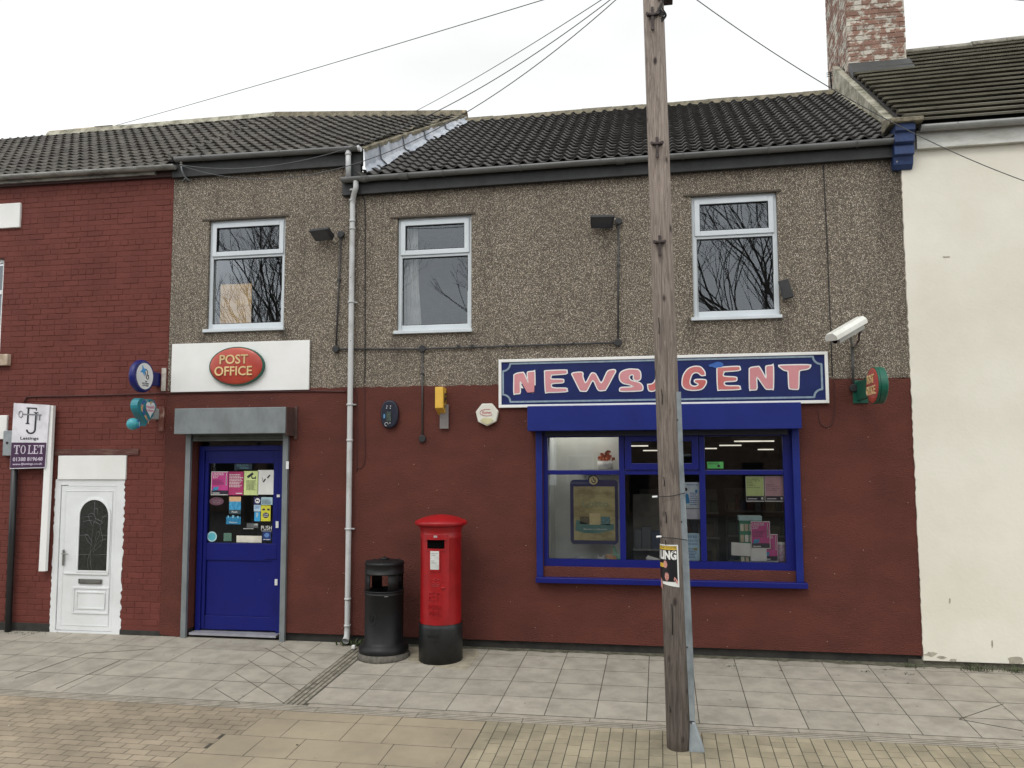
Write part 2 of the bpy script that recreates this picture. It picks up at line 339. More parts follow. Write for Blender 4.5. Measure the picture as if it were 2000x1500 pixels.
def bricks(mb, x0, x1, z0, z1, holes, y, depth=.1, bl=.225, bh=.075, j=.003, ch=.004, axis='x'):
    k = 0; z = z0
    while z < z1-1e-3:
        ze = min(z+bh, z1); hdr = (k % 5 == 2); L = bl/2 if hdr else bl
        x = x0-(L*(.5 if k % 2 else 0))
        while x < x1:
            segs = [(max(x, x0), min(x+L, x1))]
            for a, b, c, d in holes:
                if c < (z+ze)/2 < d:
                    ns = []
                    for s0, s1 in segs:
                        if b <= s0 or a >= s1: ns.append((s0, s1)); continue
                        if s0 < a: ns.append((s0, a))
                        if b < s1: ns.append((b, s1))
                    segs = ns
            for s0, s1 in segs:
                if s1-s0 < .03: continue
                w = random.uniform(-.0025, .0025); dz = random.uniform(-.0015, .0015); dx = random.uniform(-.002, .002)
                a, b, c, d = s0+j+dx, s1-j+dx, z+j+dz, ze-j+dz
                fr = [(a+ch, y-w, c+ch), (b-ch, y-w, c+ch), (b-ch, y-w, d-ch), (a+ch, y-w, d-ch)]
                bk = [(a, y-w+ch, c), (b, y-w+ch, c), (b, y-w+ch, d), (a, y-w+ch, d)]
                b2 = [(a, y+.03, c), (b, y+.03, c), (b, y+.03, d), (a, y+.03, d)]
                vs = fr+bk+b2
                if axis == 'y': vs = [(q[1], q[0], q[2]) for q in vs]
                mb.add(vs, [(0, 1, 2, 3), (0, 4, 5, 1), (1, 5, 6, 2), (2, 6, 7, 3), (3, 7, 4, 0), (4, 8, 9, 5), (5, 9, 10, 6), (6, 10, 11, 7), (7, 11, 8, 4)])
            x += L
        z += bh; k += 1
def tiled_roof(name, eL, eR, rL, rR, n, roll, mat, parent, rh=.03, step=.03, prof='roll', cav=.008):
    """courses of profiled tiles; e = eaves ends, r = ridge ends, in world coordinates"""
    eL, eR, rL, rR = map(Vector, (eL, eR, rL, rR)); mb = MB()
    sl = (rL-eL); sl.x = 0; sl = sl.normalized(); nrm = Vector((0, -sl.z, sl.y))
    xa, xb = min(eL.x, rL.x), max(eR.x, rR.x)
    fr = (0, .12, .28, .40, .52, .66, .80, .90) if prof == 'roll' else (0, .5)
    us = []; x = math.floor(xa/roll)*roll
    while x <= xb+roll: us += [x+q*roll for q in fr]; x += roll
    def h(x):
        if prof != 'roll': return 0
        t = (x/roll) % 1.0
        return rh*math.sin(math.pi*t/.56)**1.0 if t < .56 else -.004*math.sin(math.pi*(t-.56)/.44)
    rows = []
    for c in range(n):
        jit = random.uniform(-.003, .003)
        g_ = step*(.52 if prof == 'roll' else .66)
        rows += [(c/n, g_+jit), (c/n, step+jit), ((c+1)/n+cav, 0.0), ((c+1)/n+cav, g_), ]
    base = len(mb.v); R = []
    for s, ex in rows:
        a = eL.lerp(rL, s); b = eR.lerp(rR, s); r = []
        for u in us:
            x = min(max(u, a.x), b.x); t = (x-a.x)/(b.x-a.x)
            p = a.lerp(b, t)+nrm*(h(x)+ex); r.append(p)
        R.append(r)
    vs = []; fs = []; nn = len(us)
    # underside lip of the first course
    for r in R: vs += r
    for i in range(len(R)-1):
        for k in range(nn-1):
            a, b, c, d = i*nn+k, i*nn+k+1, (i+1)*nn+k+1, (i+1)*nn+k
            if (vs[a]-vs[b]).length < 1e-6 and (vs[c]-vs[d]).length < 1e-6: continue
            fs.append((a, b, c, d))
    mb.add(vs, fs)
    o = mb.build(name, mat, parent)
    ub = MB(); q_ = [p-nrm*.007 for p in (eL, eR, rR, rL)]; ub.hexa(q_, [p-nrm*.03 for p in q_]); ub.build('roof_underlay', M('filler', lin(50, 48, 46), rough=.9), parent)
    return o
def eaves_filler(a, b, parent, h=.045):
    mb = MB(); a, b = Vector(a), Vector(b)
    mb.hexa([(a.x, -.085, a.z-.03), (b.x, -.085, b.z-.03), (b.x, -.085, b.z+h), (a.x, -.085, a.z+h)], [(a.x, .02, a.z-.03), (b.x, .02, b.z-.03), (b.x, .02, b.z+h+.03), (a.x, .02, a.z+h+.03)])
    return mb.build('eaves_filler', M('filler', lin(50, 48, 46), rough=.9), parent)
def half_gutter(mb, a, b, r=.055, t=.004, n=8):
    a, b = Vector(a), Vector(b)
    prof = [(r*math.cos(math.pi+math.pi*k/n), r*math.sin(math.pi+math.pi*k/n)) for k in range(n+1)]
    inner = [((r-t)*math.cos(math.pi+math.pi*k/n), (r-t)*math.sin(math.pi+math.pi*k/n)) for k in range(n+1)][::-1]
    pr = prof+inner; N = len(pr)
    vs = [a+Vector((0, u, v)) for u, v in pr]+[b+Vector((0, u, v)) for u, v in pr]
    mb.add(vs, [(i, (i+1) % N, N+(i+1) % N, N+i) for i in range(N)], True)
    for e in (a, b): mb.prism([e+Vector((0, u, v)) for u, v in prof], (.003 if e is a else -.003, 0, 0))
def bracket(mb, p, r=.061, w=.022):
    p = Vector(p); prof = [(r*math.cos(math.pi+math.pi*k/10), r*math.sin(math.pi+math.pi*k/10)) for k in range(11)]
    inn = [(u*.9, v*.9) for u, v in prof][::-1]
    mb.prism([p+Vector((0, u, v)) for u, v in prof+inn], (w, 0, 0))
# ------------------------------------------------------------------ ground
XB = -6.39            # brick house / shop joint
XC = 2.77             # shop / cream house joint
g = MB(); g.box(-70, -70, -.9, 70, 60, -.62); struct('ground', g, M('far_ground', (.12, .11, .09), rough=.95, scale=.4))
g = MB(); g.box(-45, -14, -.6, 45, -4.9, -.42); struct('road', g, M('asphalt', (.06, .06, .06), (.045, .045, .045), rough=.9, scale=3, bump=.5, bscale=80, spots=(60, .2, (.11, .11, .10, 1))))
slab_m = M('paving_slab', lin(160, 154, 142), lin(140, 134, 123), rough=.85, scale=4.5, island=.07, bump=.15, bscale=90, spots=(6, .07, lin(100, 96, 88), .6))
joint_m = M('joint_dirt', lin(78, 74, 64), lin(56, 54, 46), rough=.95, scale=9)
block_m = M('buff_block', lin(154, 141, 121), lin(128, 117, 100), rough=.85, scale=1.7, island=.10, bump=.12, bscale=80, spots=(7, .045, lin(66, 62, 54), .82))
sett_m = M('olive_sett', lin(152, 142, 120), lin(124, 117, 98), rough=.85, scale=2.2, island=.11, bump=.12, bscale=80, spots=(8, .04, lin(190, 186, 170), .85))
def sheet(x0, x1, y0, y1, dz, th=.05):
    b = MB(); b.hexa([(x0, y0, gz(y0)+dz), (x1, y0, gz(y0)+dz), (x1, y1, gz(y1)+dz), (x0, y1, gz(y1)+dz)],
                     [(x0, y0, gz(y0)+dz-th), (x1, y0, gz(y0)+dz-th), (x1, y1, gz(y1)+dz-th), (x0, y1, gz(y1)+dz-th)]); return b
b = sheet(-14, 8.5, -4.8, .3, -.0035, .5)
struct('paving_bed', b, joint_m)
def near(x, y, cx, cy, r): return (x-cx)**2+(y-cy)**2 < r*r
def paving():
    mb = MB(); ys = [-2.04, -1.57, -1.12, -.66, -.43, -.14, .02]
    ys = [-2.045, -1.575, -1.125, -.665, -.215, .02]
    x = -3.475
    while x < 8.2:                                     # right of the drain
        for k in range(5):
            if k == 4: mb.pad(x+.004, ys[k]+.009, x+.467, ys[k+1], 0, .05, .004, .0015)
            else: mb.pad(x+.004, ys[k]+.009, x+.467, ys[k+1]-.009, 0, .05, .005, .002)
        x += .471
    x = -3.70-.485
    k2 = 0
    while x > -13.6:                                   # left of the drain
        w = .485 if x > -5.4 else .50
        for k in range(4):
            yy = [-2.10, -1.53, -.98, -.45, .02]
            mb.pad(x+.004, yy[k]+.009, x+w-.004, yy[k+1]-.009, 0, .05, .005, .003)
        x -= w; k2 += 1
    return mb
struct('pavement', paving(), slab_m)
def drain():
    mb = MB()
    for k in range(4): mb.pad(-3.695+k*.054, -2.10, -3.695+k*.054+.036, .0, -.002, .04, .004)
    return mb
struct('drainage_channel', drain(), M('channel_concrete', lin(146, 140, 126), lin(96, 92, 80), rough=.9, scale=12))
def kerb():
    mb = MB(); x = -13.5
    while x < 8:
        mb.pad(x+.003, -2.133, x+.912, -2.056 if x > -3.8 else -2.110, 0, .1, .004, .002); x += .915
    x = -13.3
    while x < 8:
        for k in range(3): mb.pad(x+.003, -2.250+k*.039, x+.997, -2.250+k*.039+.026, -.001, .06, .003, .001)
        x += 1.0
    return mb
struct('kerb', kerb(), M('kerb_concrete', lin(158, 151, 138), lin(134, 128, 116), rough=.9, scale=7, island=.06, bump=.3, bscale=70))
mb = MB(); n = 160
A = [(-3.4+(8.2+3.4)*i/n) for i in range(n+1)]; hh_ = [.05+.05*abs(math.sin(i*.37))*random.random()+(.05 if x > 1.8 else 0)*random.random() for i, x in enumerate(A)]
for i in range(n): mb.add([(A[i], .03, gz(.03)+.0045), (A[i+1], .03, gz(.03)+.0045), (A[i+1], -hh_[i+1], gz(-hh_[i+1])+.0045), (A[i], -hh_[i], gz(-hh_[i])+.0045)], [(0, 1, 2, 3)])
mo = struct('moss_strip', mb, M('moss', lin(70, 70, 54), lin(108, 104, 90), rough=.95, scale=14))
def diag(mb, pts, w=.002):                             # cut lines across the ramp slabs
    for a, b in pts:
        a = PG(*a); b = PG(*b); d = (b-a); d.z = 0; d.normalize(); s = Vector((-d.y, d.x, 0))*w
        mb.hexa([a-s+Vector((0, 0, .004)), a+s+Vector((0, 0, .004)), b+s+Vector((0, 0, .004)), b-s+Vector((0, 0, .004))], [a-s, a+s, b+s, b-s])
mb = MB(); diag(mb, [((518, 1266), (607, 1310)), ((485, 1290), (586, 1350)), ((460, 1315), (555, 1374)), ((420, 1345), (468, 1374)), ((545, 1260), (618, 1300)),
    ((30, 1325), (170, 1276)), ((170, 1276), (300, 1268)), ((110, 1345), (235, 1290)), ((1873, 1405), (1960, 1375)), ((1873, 1405), (1998, 1428))])
struct('slab_cuts', mb, joint_m)
ROWS = [-2.262, -2.468, -2.880, -3.292, -3.704, -4.116, -4.734]
def blocks():
    a, s, big = MB(), MB(), MB()
    # olive setts, right of the big slabs
    x = -1.62; r = 0
    while x < 8.0:
        w = .113+random.uniform(-.003, .003); y = -2.262-random.uniform(0, .1)
        s.pad(x+.003, y, x+w-.003, -2.262, 0, .05, .004, .002)
        while y > -4.7:
            L = random.choice((.105, .155, .2, .2)); s.pad(x+.0035, y-L+.004, x+w-.0035, y-.005, 0, .05, .004, .003); y -= L
        x += w; r += 1
    # large sand slabs in the middle
    rows = ROWS
    for i in range(6):
        x = -3.6-.13*i; xe = -1.625
        while x < xe-.12:
            w = random.choice((.38, .62, .55, .8)); w = min(w, xe-x)
            if xe-x-w < .12: w = xe-x
            big.pad(x+.003, rows[i+1]+.005, x+w-.003, rows[i]-.006, 0, .05, .004, .002); x += w
    # small buff blocks on the left, courses running away from the kerb
    y = -2.262; r = 0
    while y > -4.7:
        x = -13+(.105 if r % 2 else 0); lim = -3.60-.13*max(i for i in range(6) if y < ROWS[i]+.004)
        while x < lim:
            w = min(.205, lim-x)
            if w > .05: a.pad(x+.0025, y-.1+.003, x+w-.0025, y-.004, 0, .05, .003, .001)
            x += .207
        y -= .103; r += 1
    return a, s, big
ba, bs_, bb = blocks()
struct('block_paving', ba, block_m); struct('sett_paving', bs_, sett_m)
struct('large_paving', bb, M('sand_slab', lin(154, 142, 121), lin(136, 126, 107), rough=.85, scale=1.5, island=.05, bump=.25, bscale=70, spots=(6, .04, lin(70, 66, 58), .8)))
g = MB(); x = -14
while x < 8: g.box(x+.003, -4.9, -.5, x+.912, -4.78, gz(-4.8)+.004); x += .915
struct('road_kerb', g, concrete)
# concrete patch round the post box foot
mb = MB(); mb.prism([(p.x, p.y, p.z+.003) for p in [PG(*q) for q in ((797, 1290), (870, 1306), (912, 1308), (936, 1278), (930, 1262), (800, 1262))]], (0, 0, -.02)); struct('concrete_patch', mb, M('patch', lin(160, 152, 132), lin(128, 122, 108), rough=.9, scale=9, bump=.4, bscale=60))

# ------------------------------------------------------------------ openings
def rect(px0, py0, px1, py1, Y=0):
    a = P(px0, py0, Y); b = P(px1, py1, Y); return [a.x, b.x, b.z, a.z]
W1 = [-5.86, -4.775, 3.93, 5.42]; W2 = [-3.25, -2.285, 3.83, 5.31]; W3 = [.41, 1.395, 3.88, 5.375]
DOOR = [-6.0, -4.72, -.05, 2.72]; SHOP = [-1.40, 1.50, .98, 2.66]; WD = [-7.985, -6.975, -.1, 2.33]
LW = [-10.1, -8.95, 3.75, 5.06]; LW2 = [-10.1, -9.02, 1.0, 2.42]
# ------------------------------------------------------------------ shop building
shop = thing('shop_building', (-1.8, 0, 0), 'wide two storey shop with pebbledash above and dark red render below, blue door and window', 'building')
ZB = 3.17
w = MB(); XS = -3.80; holed(w, XB, XS, ZB-.03, 6.12, [W1], 0, .24); holed(w, XS, XC, ZB-.03, 5.74, [W2, W3], 0, .24)
w.quad((XB, 0, ZB), (XB, 6, ZB), (XB, 6, 6.2), (XB, 0, 6.2)); w.quad((XC, 0, ZB), (XC, 6, ZB), (XC, 6, 5.8), (XC, 0, 5.8))
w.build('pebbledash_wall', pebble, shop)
def lower():
    mb = MB(); holed(mb, XB, XC, .10, ZB-.02, [DOOR, SHOP], -.012, .26)
    # uneven painted edge against the pebbledash, and at the foot
    n = 150; tp = [ZB-.012+random.uniform(-.008, .010)+(-.015 if i > 110 else 0) for i in range(n+1)]
    for i in range(n):
        x0 = XB+(XC-XB)*i/n; x1 = XB+(XC-XB)*(i+1)/n
        mb.quad((x0, -.012, ZB-.02), (x1, -.012, ZB-.02), (x1, -.012, tp[i+1]), (x0, -.012, tp[i]))
        mb.quad((x0, -.012, tp[i]), (x1, -.012, tp[i+1]), (x1, .001, tp[i+1]), (x0, .001, tp[i]))
    mb.quad((XB, -.012, .1), (DOOR[0], -.012, .1), (DOOR[0], .05, .1), (XB, .05, .1)); mb.quad((DOOR[1], -.012, .1), (XC, -.012, .1), (XC, .05, .1), (DOOR[1], .05, .1))
    mb.quad((XB, -.012, .02), (DOOR[0], -.012, -.01), (DOOR[0], -.012, .1), (XB, -.012, .1))
    return mb
lower().build('rendered_wall', red_render, shop)
mb = MB(); mb.box(DOOR[1]+.02, .03, -.15, XC, .3, .12); mb.box(XB, .03, -.15, DOOR[0]-.02, .3, .12); mb.build('plinth', pl, shop)
# first floor windows
wup = M('window_upvc', lin(206, 213, 218), lin(196, 203, 207), rough=.3, scale=2)
def upvc_window(parent, r, name='window', top_open=True):
    x0, x1, z0, z1 = r; y = .045; f = .055
    mb = MB(); zt = z0+(z1-z0)*.655
    for a in ((x0, z0+.03, x0+f, z1), (x1-f, z0+.03, x1, z1), (x0+f, z0+.03, x1-f, z0+.03+f+.02), (x0+f, z1-f, x1-f, z1), (x0+f, zt, x1-f, zt+.05)): mb.box(a[0], y, a[1], a[2], y+.06, a[3])
    o = mb.build(name, wup, parent, bevel=.006)
    s = MB(); a0, a1, b0, b1 = x0+f-.018, x1-f+.018, zt+.035, z1-f+.018; c = .06     # opening top light
    for a in ((a0, b0, a0+c, b1), (a1-c, b0, a1, b1), (a0+c, b0, a1-c, b0+c), (a0+c, b1-c, a1-c, b1)): s.box(a[0], y-.018, a[1], a[2], y-.002, a[3])
    s.build('casement', wup, o, bevel=.005)
    s = MB(); s.box(x0-.03, -.045, z0-.012, x1+.015, y+.01, z0+.028); s.build('sill', wup, o, bevel=.004)
    s = MB(); s.quad((x0+f, y+.03, z0+f), (x1-f, y+.03, z0+f), (x1-f, y+.03, zt+.01), (x0+f, y+.03, zt+.01)); s.quad((a0+c-.01, y+.012, b0+c-.01), (a1-c+.01, y+.012, b0+c-.01), (a1-c+.01, y+.012, b1-c+.01), (a0+c-.01, y+.012, b1-c+.01))
    s.build('pane', glass_up, o)
    s = MB()
    for (g0, g1, h0, h1, yy) in ((x0+f, x1-f, z0+.03+f+.02, zt, y+.002), (a0+c, a1-c, b0+c, b1-c, y-.016)):
        t = .006
        for q in ((g0, h0, g0+t, h1), (g1-t, h0, g1, h1), (g0+t, h0, g1-t, h0+t), (g0+t, h1-t, g1-t, h1)): s.box(q[0], yy, q[1], q[2], yy+.02, q[3])
    s.build('gasket', gasket, o)
    # the room behind it
    d = MB(); X0, X1, Z0, Z1 = x0-.5, x1+.5, z0-.5, z1+.3
    d.quad((X0, 2.4, Z0), (X1, 2.4, Z0), (X1, 2.4, Z1), (X0, 2.4, Z1)); d.quad((X0, .25, Z0), (X0, 2.4, Z0), (X0, 2.4, Z1), (X0, .25, Z1)); d.quad((X1, .25, Z0), (X1, 2.4, Z0), (X1, 2.4, Z1), (X1, .25, Z1))
    d.quad((X0, .25, Z0), (X1, .25, Z0), (X1, 2.4, Z0), (X0, 2.4, Z0)); d.quad((X0, .25, Z1), (X1, .25, Z1), (X1, 2.4, Z1), (X0, 2.4, Z1)); 
    d.build('room', dark_in, parent)
    # dark line of the lintel above
    s = MB(); s.box(x0-.09, -.014, z1+.001, x1+.05, .03, z1+.022); s.build('drip_bead', M('bead', lin(78, 70, 60), rough=.8), o)
    return o
for r in (W1, W2, W3): upvc_window(shop, r)
# brown board and white curtain
q = rect(431, 556, 490, 634, .13); mb = MB(); mb.box(q[0], .13, q[2]-.03, q[1], .14, q[3])
tag(mb.build('backing_board', M('board', lin(176, 146, 98), lin(150, 120, 76), rough=.7, scale=3, stretch=(1, 1, 4))), 'brown board propped inside the window above the white sign', 'board')
def curtain():
    mb = MB(); a, b = P(786, 498, .22), P(818, 498, .22); c, d = P(783, 640, .22), P(826, 640, .22); n = 22
    top = [(a.x-.04+(b.x-a.x+.02)*i/n, .22+.018*math.sin(i*1.7), 5.4) for i in range(n+1)]
    bot = [(c.x-.04+(d.x-c.x+.04)*i/n, .22+.03*math.sin(i*1.7+.4), 3.7) for i in range(n+1)]
    mid = [tuple((top[i][j]*.5+bot[i][j]*.5)-(.02 if j == 0 else 0) for j in range(3)) for i in range(n+1)]
    mb.add(top+mid+bot, [(r*(n+1)+i, r*(n+1)+i+1, (r+1)*(n+1)+i+1, (r+1)*(n+1)+i) for r in (0, 1) for i in range(n)], True)
    return mb
tag(curtain().build('curtain', M('curtain', lin(214, 216, 214), rough=.9)), 'white curtain hanging at the left of the middle upstairs window', 'curtain')
# ---- shop door
dd = thing('door', (0, 0, 0), None, None); dd.parent = shop; dd.location = Vector((-5.3, .13, 0))-shop.location
YD = .13
d0 = P(390, 1228, YD); d1 = P(543, 1228, YD); dt = P(395, 876, YD)
DX0, DX1, DZ0, DZ1 = d0.x, P(545, 1000, YD).x, P(460, 1230, YD).z, dt.z
a = MB(); f = .075
a.box(DX0-.06, YD-.02, DZ0-.02, DX0+.01, YD+.08, DZ1+.03); a.box(DX1-.01, YD-.02, DZ0-.02, DX1+.055, YD+.08, DZ1+.03); a.box(DX0+.01, YD-.02, DZ1-.03, DX1-.01, YD+.08, DZ1+.03)
a.box(DX0-.06, YD-.02, DZ1+.30, DX1+.055, YD+.08, DZ1+.36)
a.build('door_frame', blue, dd, bevel=.004)
a = MB(); gz0 = P(405, 1060, YD).z; gx0 = P(405, 1000, YD).x; gx1 = P(533, 1000, YD).x; gz1 = P(405, 905, YD).z
for q in ((DX0+.014, DZ0, gx0, DZ1-.034), (gx1, DZ0, DX1-.014, DZ1-.034), (gx0, gz1, gx1, DZ1-.034), (gx0, DZ0, gx1, DZ0+.17), (gx0, gz0-.22, gx1, gz0)): a.box(q[0], YD, q[1], q[2], YD+.05, q[3])
a.box(gx0, YD+.018, DZ0+.17, gx1, YD+.04, gz0-.22)
a.build('door_leaf', blue, dd, bevel=.004)
a = MB(); a.quad((gx0-.01, YD+.03, gz0-.01), (gx1+.01, YD+.03, gz0-.01), (gx1+.01, YD+.03, gz1+.01), (gx0-.01, YD+.03, gz1+.01)); a.quad((DX0, YD+.05, DZ1), (DX1, YD+.05, DZ1), (DX1, YD+.05, DZ1+.31), (DX0, YD+.05, DZ1+.31)); a.build('pane', glass_shop, dd)
a = MB(); k0 = P(517, 1062, YD); k1 = P(541, 1092, YD); a.box(k0.x, YD-.014, k1.z, k1.x, YD-.001, k0.z); a.build('push_plate', blue, dd, bevel=.003)
a = MB(); a.box(DX0-.06, -.02, DZ0-.05, DX1+.06, YD+.1, DZ0-.022); a.build('threshold', M('threshold', lin(150, 150, 158), rough=.5), dd)
a = MB()
for p_, q_ in (((539, 1018), (544, 1031)), ((537, 1131), (542, 1143)), ((541, 966), (547, 971)), ((559, 901), (564, 916))):
    u, v = P(*p_, YD-.022 if p_[0] < 550 else -.06), P(*q_, YD-.022 if p_[0] < 550 else -.06)
    a = MB(); a.box(u.x, u.y-.006, v.z, v.x, u.y, u.z); a.build('alarm_contact', white, dd)
# dark hall behind the door
a = MB(); X0, X1 = -6.0, -4.72
a.quad((X0, 1.8, -.1), (X1, 1.8, -.1), (X1, 1.8, 2.8), (X0, 1.8, 2.8)); a.quad((X0, .24, -.1), (X0, 1.8, -.1), (X0, 1.8, 2.8), (X0, .24, 2.8)); a.quad((X1, .24, -.1), (X1, 1.8, -.1), (X1, 1.8, 2.8), (X1, .24, 2.8)); a.quad((X0, .24, 2.8), (X1, .24, 2.8), (X1, 1.8, 2.8), (X0, 1.8, 2.8)); a.quad((X0, .1, -.03), (X1, .1, -.03), (X1, 1.8, -.03), (X0, 1.8, -.03))
a.build('hallway', dark_in, shop)
# ---- roller shutter over the door
rs = thing('roller_shutter', (0, 0, 0), None, None); rs.parent = shop; rs.location = Vector((-5.4, 0, 2.6))-shop.location
c0 = P(341, 798, -.26); c1 = P(557, 846, -.26)
a = MB(); a.box(c0.x, -.26, c1.z, c1.x, -.02, c0.z); a.build('shutter_box', steel, rs, bevel=.006)
e1 = P(578, 797, -.02)
a = MB(); a.box(c1.x+.001, -.245, c1.z-.03, c1.x+.012, -.013, c0.z+.0); a.box(c1.x+.012, -.03, c1.z-.07, c1.x+.05, -.013, c0.z+.02); a.build('end_plate', M('rusty_plate', lin(84, 60, 54), lin(62, 46, 44), rough=.7, scale=12), rs)
a = MB()
for (pt, pb) in (((371, 852), (354, 1238)), ((562, 856), (546, 1243))):
    u = P(*pt, -.055); v = P(*pb, -.055); x = (u.x+v.x)/2
    a = MB(); a.box(x-.035, -.06, -.06, x+.035, -.013, c1.z+.02); a.build('guide_rail', steel, rs, bevel=.004)
a = MB(); zt = c1.z-.0
for k in range(3): a.box(-5.98, -.045, zt-.09+k*.032, -4.73, -.03, zt-.09+k*.032+.03)
a.build('shutter_slats', steel_d, rs, bevel=.003)
# ---- shop window
sw = thing('shop_window', (0, 0, 0), None, None); sw.parent = shop; sw.location = Vector((0, .04, 1.0))-shop.location
YS = .05
def sx(px, py=1000, Y=YS): return P(px, py, Y).x
def sz(py, px=1300, Y=YS): return P(px, py, Y).z
fx = [sx(1061), sx(1070), sx(1211), sx(1221), sx(1368), sx(1378), sx(1533), sx(1550)]
zb0, zb1, zm0, zm1, zt0 = sz(1111), sz(1095), sz(927), sz(918), sz(853)
a = MB(); ztop = 2.66
a.box(fx[0]-.02, YS-.03, zb0-.02, fx[7], YS+.05, zb1); 
for i, j in ((0, 1), (2, 3), (4, 5), (6, 7)): a.box(fx[i]-(.004 if i else .02), YS-.03, zb1, fx[j]+(.004 if i != 6 else 0), YS+.05, ztop)
for i, j in ((1, 2), (3, 4), (5, 6)):
    a.box(fx[i]+.005, YS-.03, zm0, fx[j]-.005, YS+.05, zm1+.0); a.box(fx[i]+.005, YS-.03, zt0, fx[j]-.005, YS+.05, ztop)
a.build('frame', blue, sw, bevel=.005)
a = MB(); u0, u1, v0, v1 = fx[3]+.01, fx[4]-.01, zm1+.005, zt0+.02; t = .075
for q in ((u0, v0, u0+t, v1), (u1-t, v0, u1, v1), (u0+t, v0, u1-t, v0+t), (u0+t, v1-t, u1-t, v1)): a.box(q[0], YS-.05, q[1], q[2], YS-.032, q[3])
a.build('fanlight', blue, sw, bevel=.005)
for i, j in ((1, 2), (3, 4), (5, 6)):
    for z0, z1 in ((zb1, zm0), (zm1, zt0)):
        a = MB(); a.quad((fx[i], YS+.015, z0-.005), (fx[j], YS+.015, z0-.005), (fx[j], YS+.015, z1+.005), (fx[i], YS+.015, z1+.005)); a.build('pane', glass_shop, sw)
a = MB(); u, v = P(1047, 900, -.05), P(1059, 900, -.05); a.box(u.x, -.07, .86, v.x, -.013, 2.62); a.build('shutter_rail', blue_sh, sw, bevel=.005); u, v = P(1548, 900, -.05), P(1562, 900, -.05); a = MB(); a.box(u.x, -.07, .86, v.x, -.013, 2.62)
a.build('shutter_rail', blue_sh, sw, bevel=.005)
u, v = P(1046, 1120, -.11), P(1578, 1136, -.11)
a = MB(); a.box(u.x, -.12, .80, v.x, -.013, .862); a.build('window_ledge', blue, sw, bevel=.006)
u, v = P(1030, 795, -.24), P(1566, 837, -.24)
a = MB(); a.box(u.x, -.25, v.z, v.x, -.013, u.z+.01); a.build('shutter_box', blue_sh, sw, bevel=.006)
a = MB(); a.box(fx[0]+.05, -.06, v.z-.06, fx[7]-.05, -.04, v.z-.001); a.build('shutter_lip', M('shutter_lip', lin(30, 30, 44), rough=.5), sw)
# ---- shop interior
inn = MB(); X0, X1, Y1, Z0, Z1 = -3.0, 2.6, 5.5, -.02, 2.95
inn.quad((X0, Y1, Z0), (X1, Y1, Z0), (X1, Y1, Z1), (X0, Y1, Z1)); inn.quad((X0, .25, Z0), (X0, Y1, Z0), (X0, Y1, Z1), (X0, .25, Z1)); inn.quad((X1, .25, Z0), (X1, Y1, Z0), (X1, Y1, Z1), (X1, .25, Z1))
inn.quad((X0, .25, Z1), (X1, .25, Z1), (X1, Y1, Z1), (X0, Y1, Z1)); inn.quad((X0, .25, Z0), (X1, .25, Z0), (X1, Y1, Z0), (X0, Y1, Z0))
inn.quad((X0, .25, Z0), (SHOP[0], .25, Z0), (SHOP[0], .25, Z1), (X0, .25, Z1)); inn.quad((SHOP[1], .25, Z0), (X1, .25, Z0), (X1, .25, Z1), (SHOP[1], .25, Z1))
inn.build('sales_room', M('room_walls', lin(70, 70, 66), lin(54, 54, 50), rough=.9, scale=2), shop)
mb = MB(); mb.box(SHOP[0], .14, .95, SHOP[1], .62, .99); mb.build('display_shelf', M('shelf_white', lin(150, 152, 148), rough=.6), shop)
a = MB(); a.box(-1.36, .62, .99, -.50, .66, 2.64); a.box(-1.38, .16, .99, -1.34, .62, 2.64); a.build('partition', M('partition', lin(200, 204, 198), lin(186, 190, 184), rough=.7, scale=3), shop)
# ---- roofs of the shop building
YE, YR = -.10, 3.0
gl, gr = P(705, 349, -.13), P(1745, 271, -.13)
def zat(px, py, Y): return P(px, py, Y).z
eL, eR = P(722, 336, -.06), P(1742, 266, -.06); rL, rR = P(908, 240, YR), P(1634, 184, YR)
rR.x = eR.x = 2.74
g0_, g1_ = P(668, 349, -.135), P(1748, 272, -.135)
def geav(x): return g0_.z+(g1_.z-g0_.z)*(x-g0_.x)/(g1_.x-g0_.x)
eL.z, eR.z = geav(eL.x), geav(eR.x)
o = tiled_roof('main_roof', (eL.x-.15, -.135, eL.z), (eR.x, -.135, eR.z), (rL.x-.05, YR, rL.z), (rR.x, YR, rR.z), 20, .165, tile, shop, rh=.036, step=.034)
eaves_filler((eL.x-.1, 0, eL.z), (eR.x, 0, eR.z), shop)
def ridge(a, b, mat, parent, name='ridge_tiles', r=.11, seg=.45):
    mb = MB(); a, b = Vector(a), Vector(b); L = (b-a).length; n = max(1, int(L/seg)); d = (b-a)/n
    for i in range(n):
        p = a+d*i+Vector((0, 0, random.uniform(-.004, .004))); q = p+d*.985; rr = r+random.uniform(-.004, .004)
        pr = [(rr*math.cos(math.pi*k/10), rr*.85*math.sin(math.pi*k/10)) for k in range(11)]; inn_ = [(u*.86, v*.86) for u, v in pr][::-1]
        mb.prism([p+Vector((0, u, v)) for u, v in pr+inn_], q-p, True)
    return mb.build(name, mat, parent)
ridge((rL.x, YR+.02, rL.z-.015), (rR.x, YR+.02, rR.z-.015), ridge_m, shop)
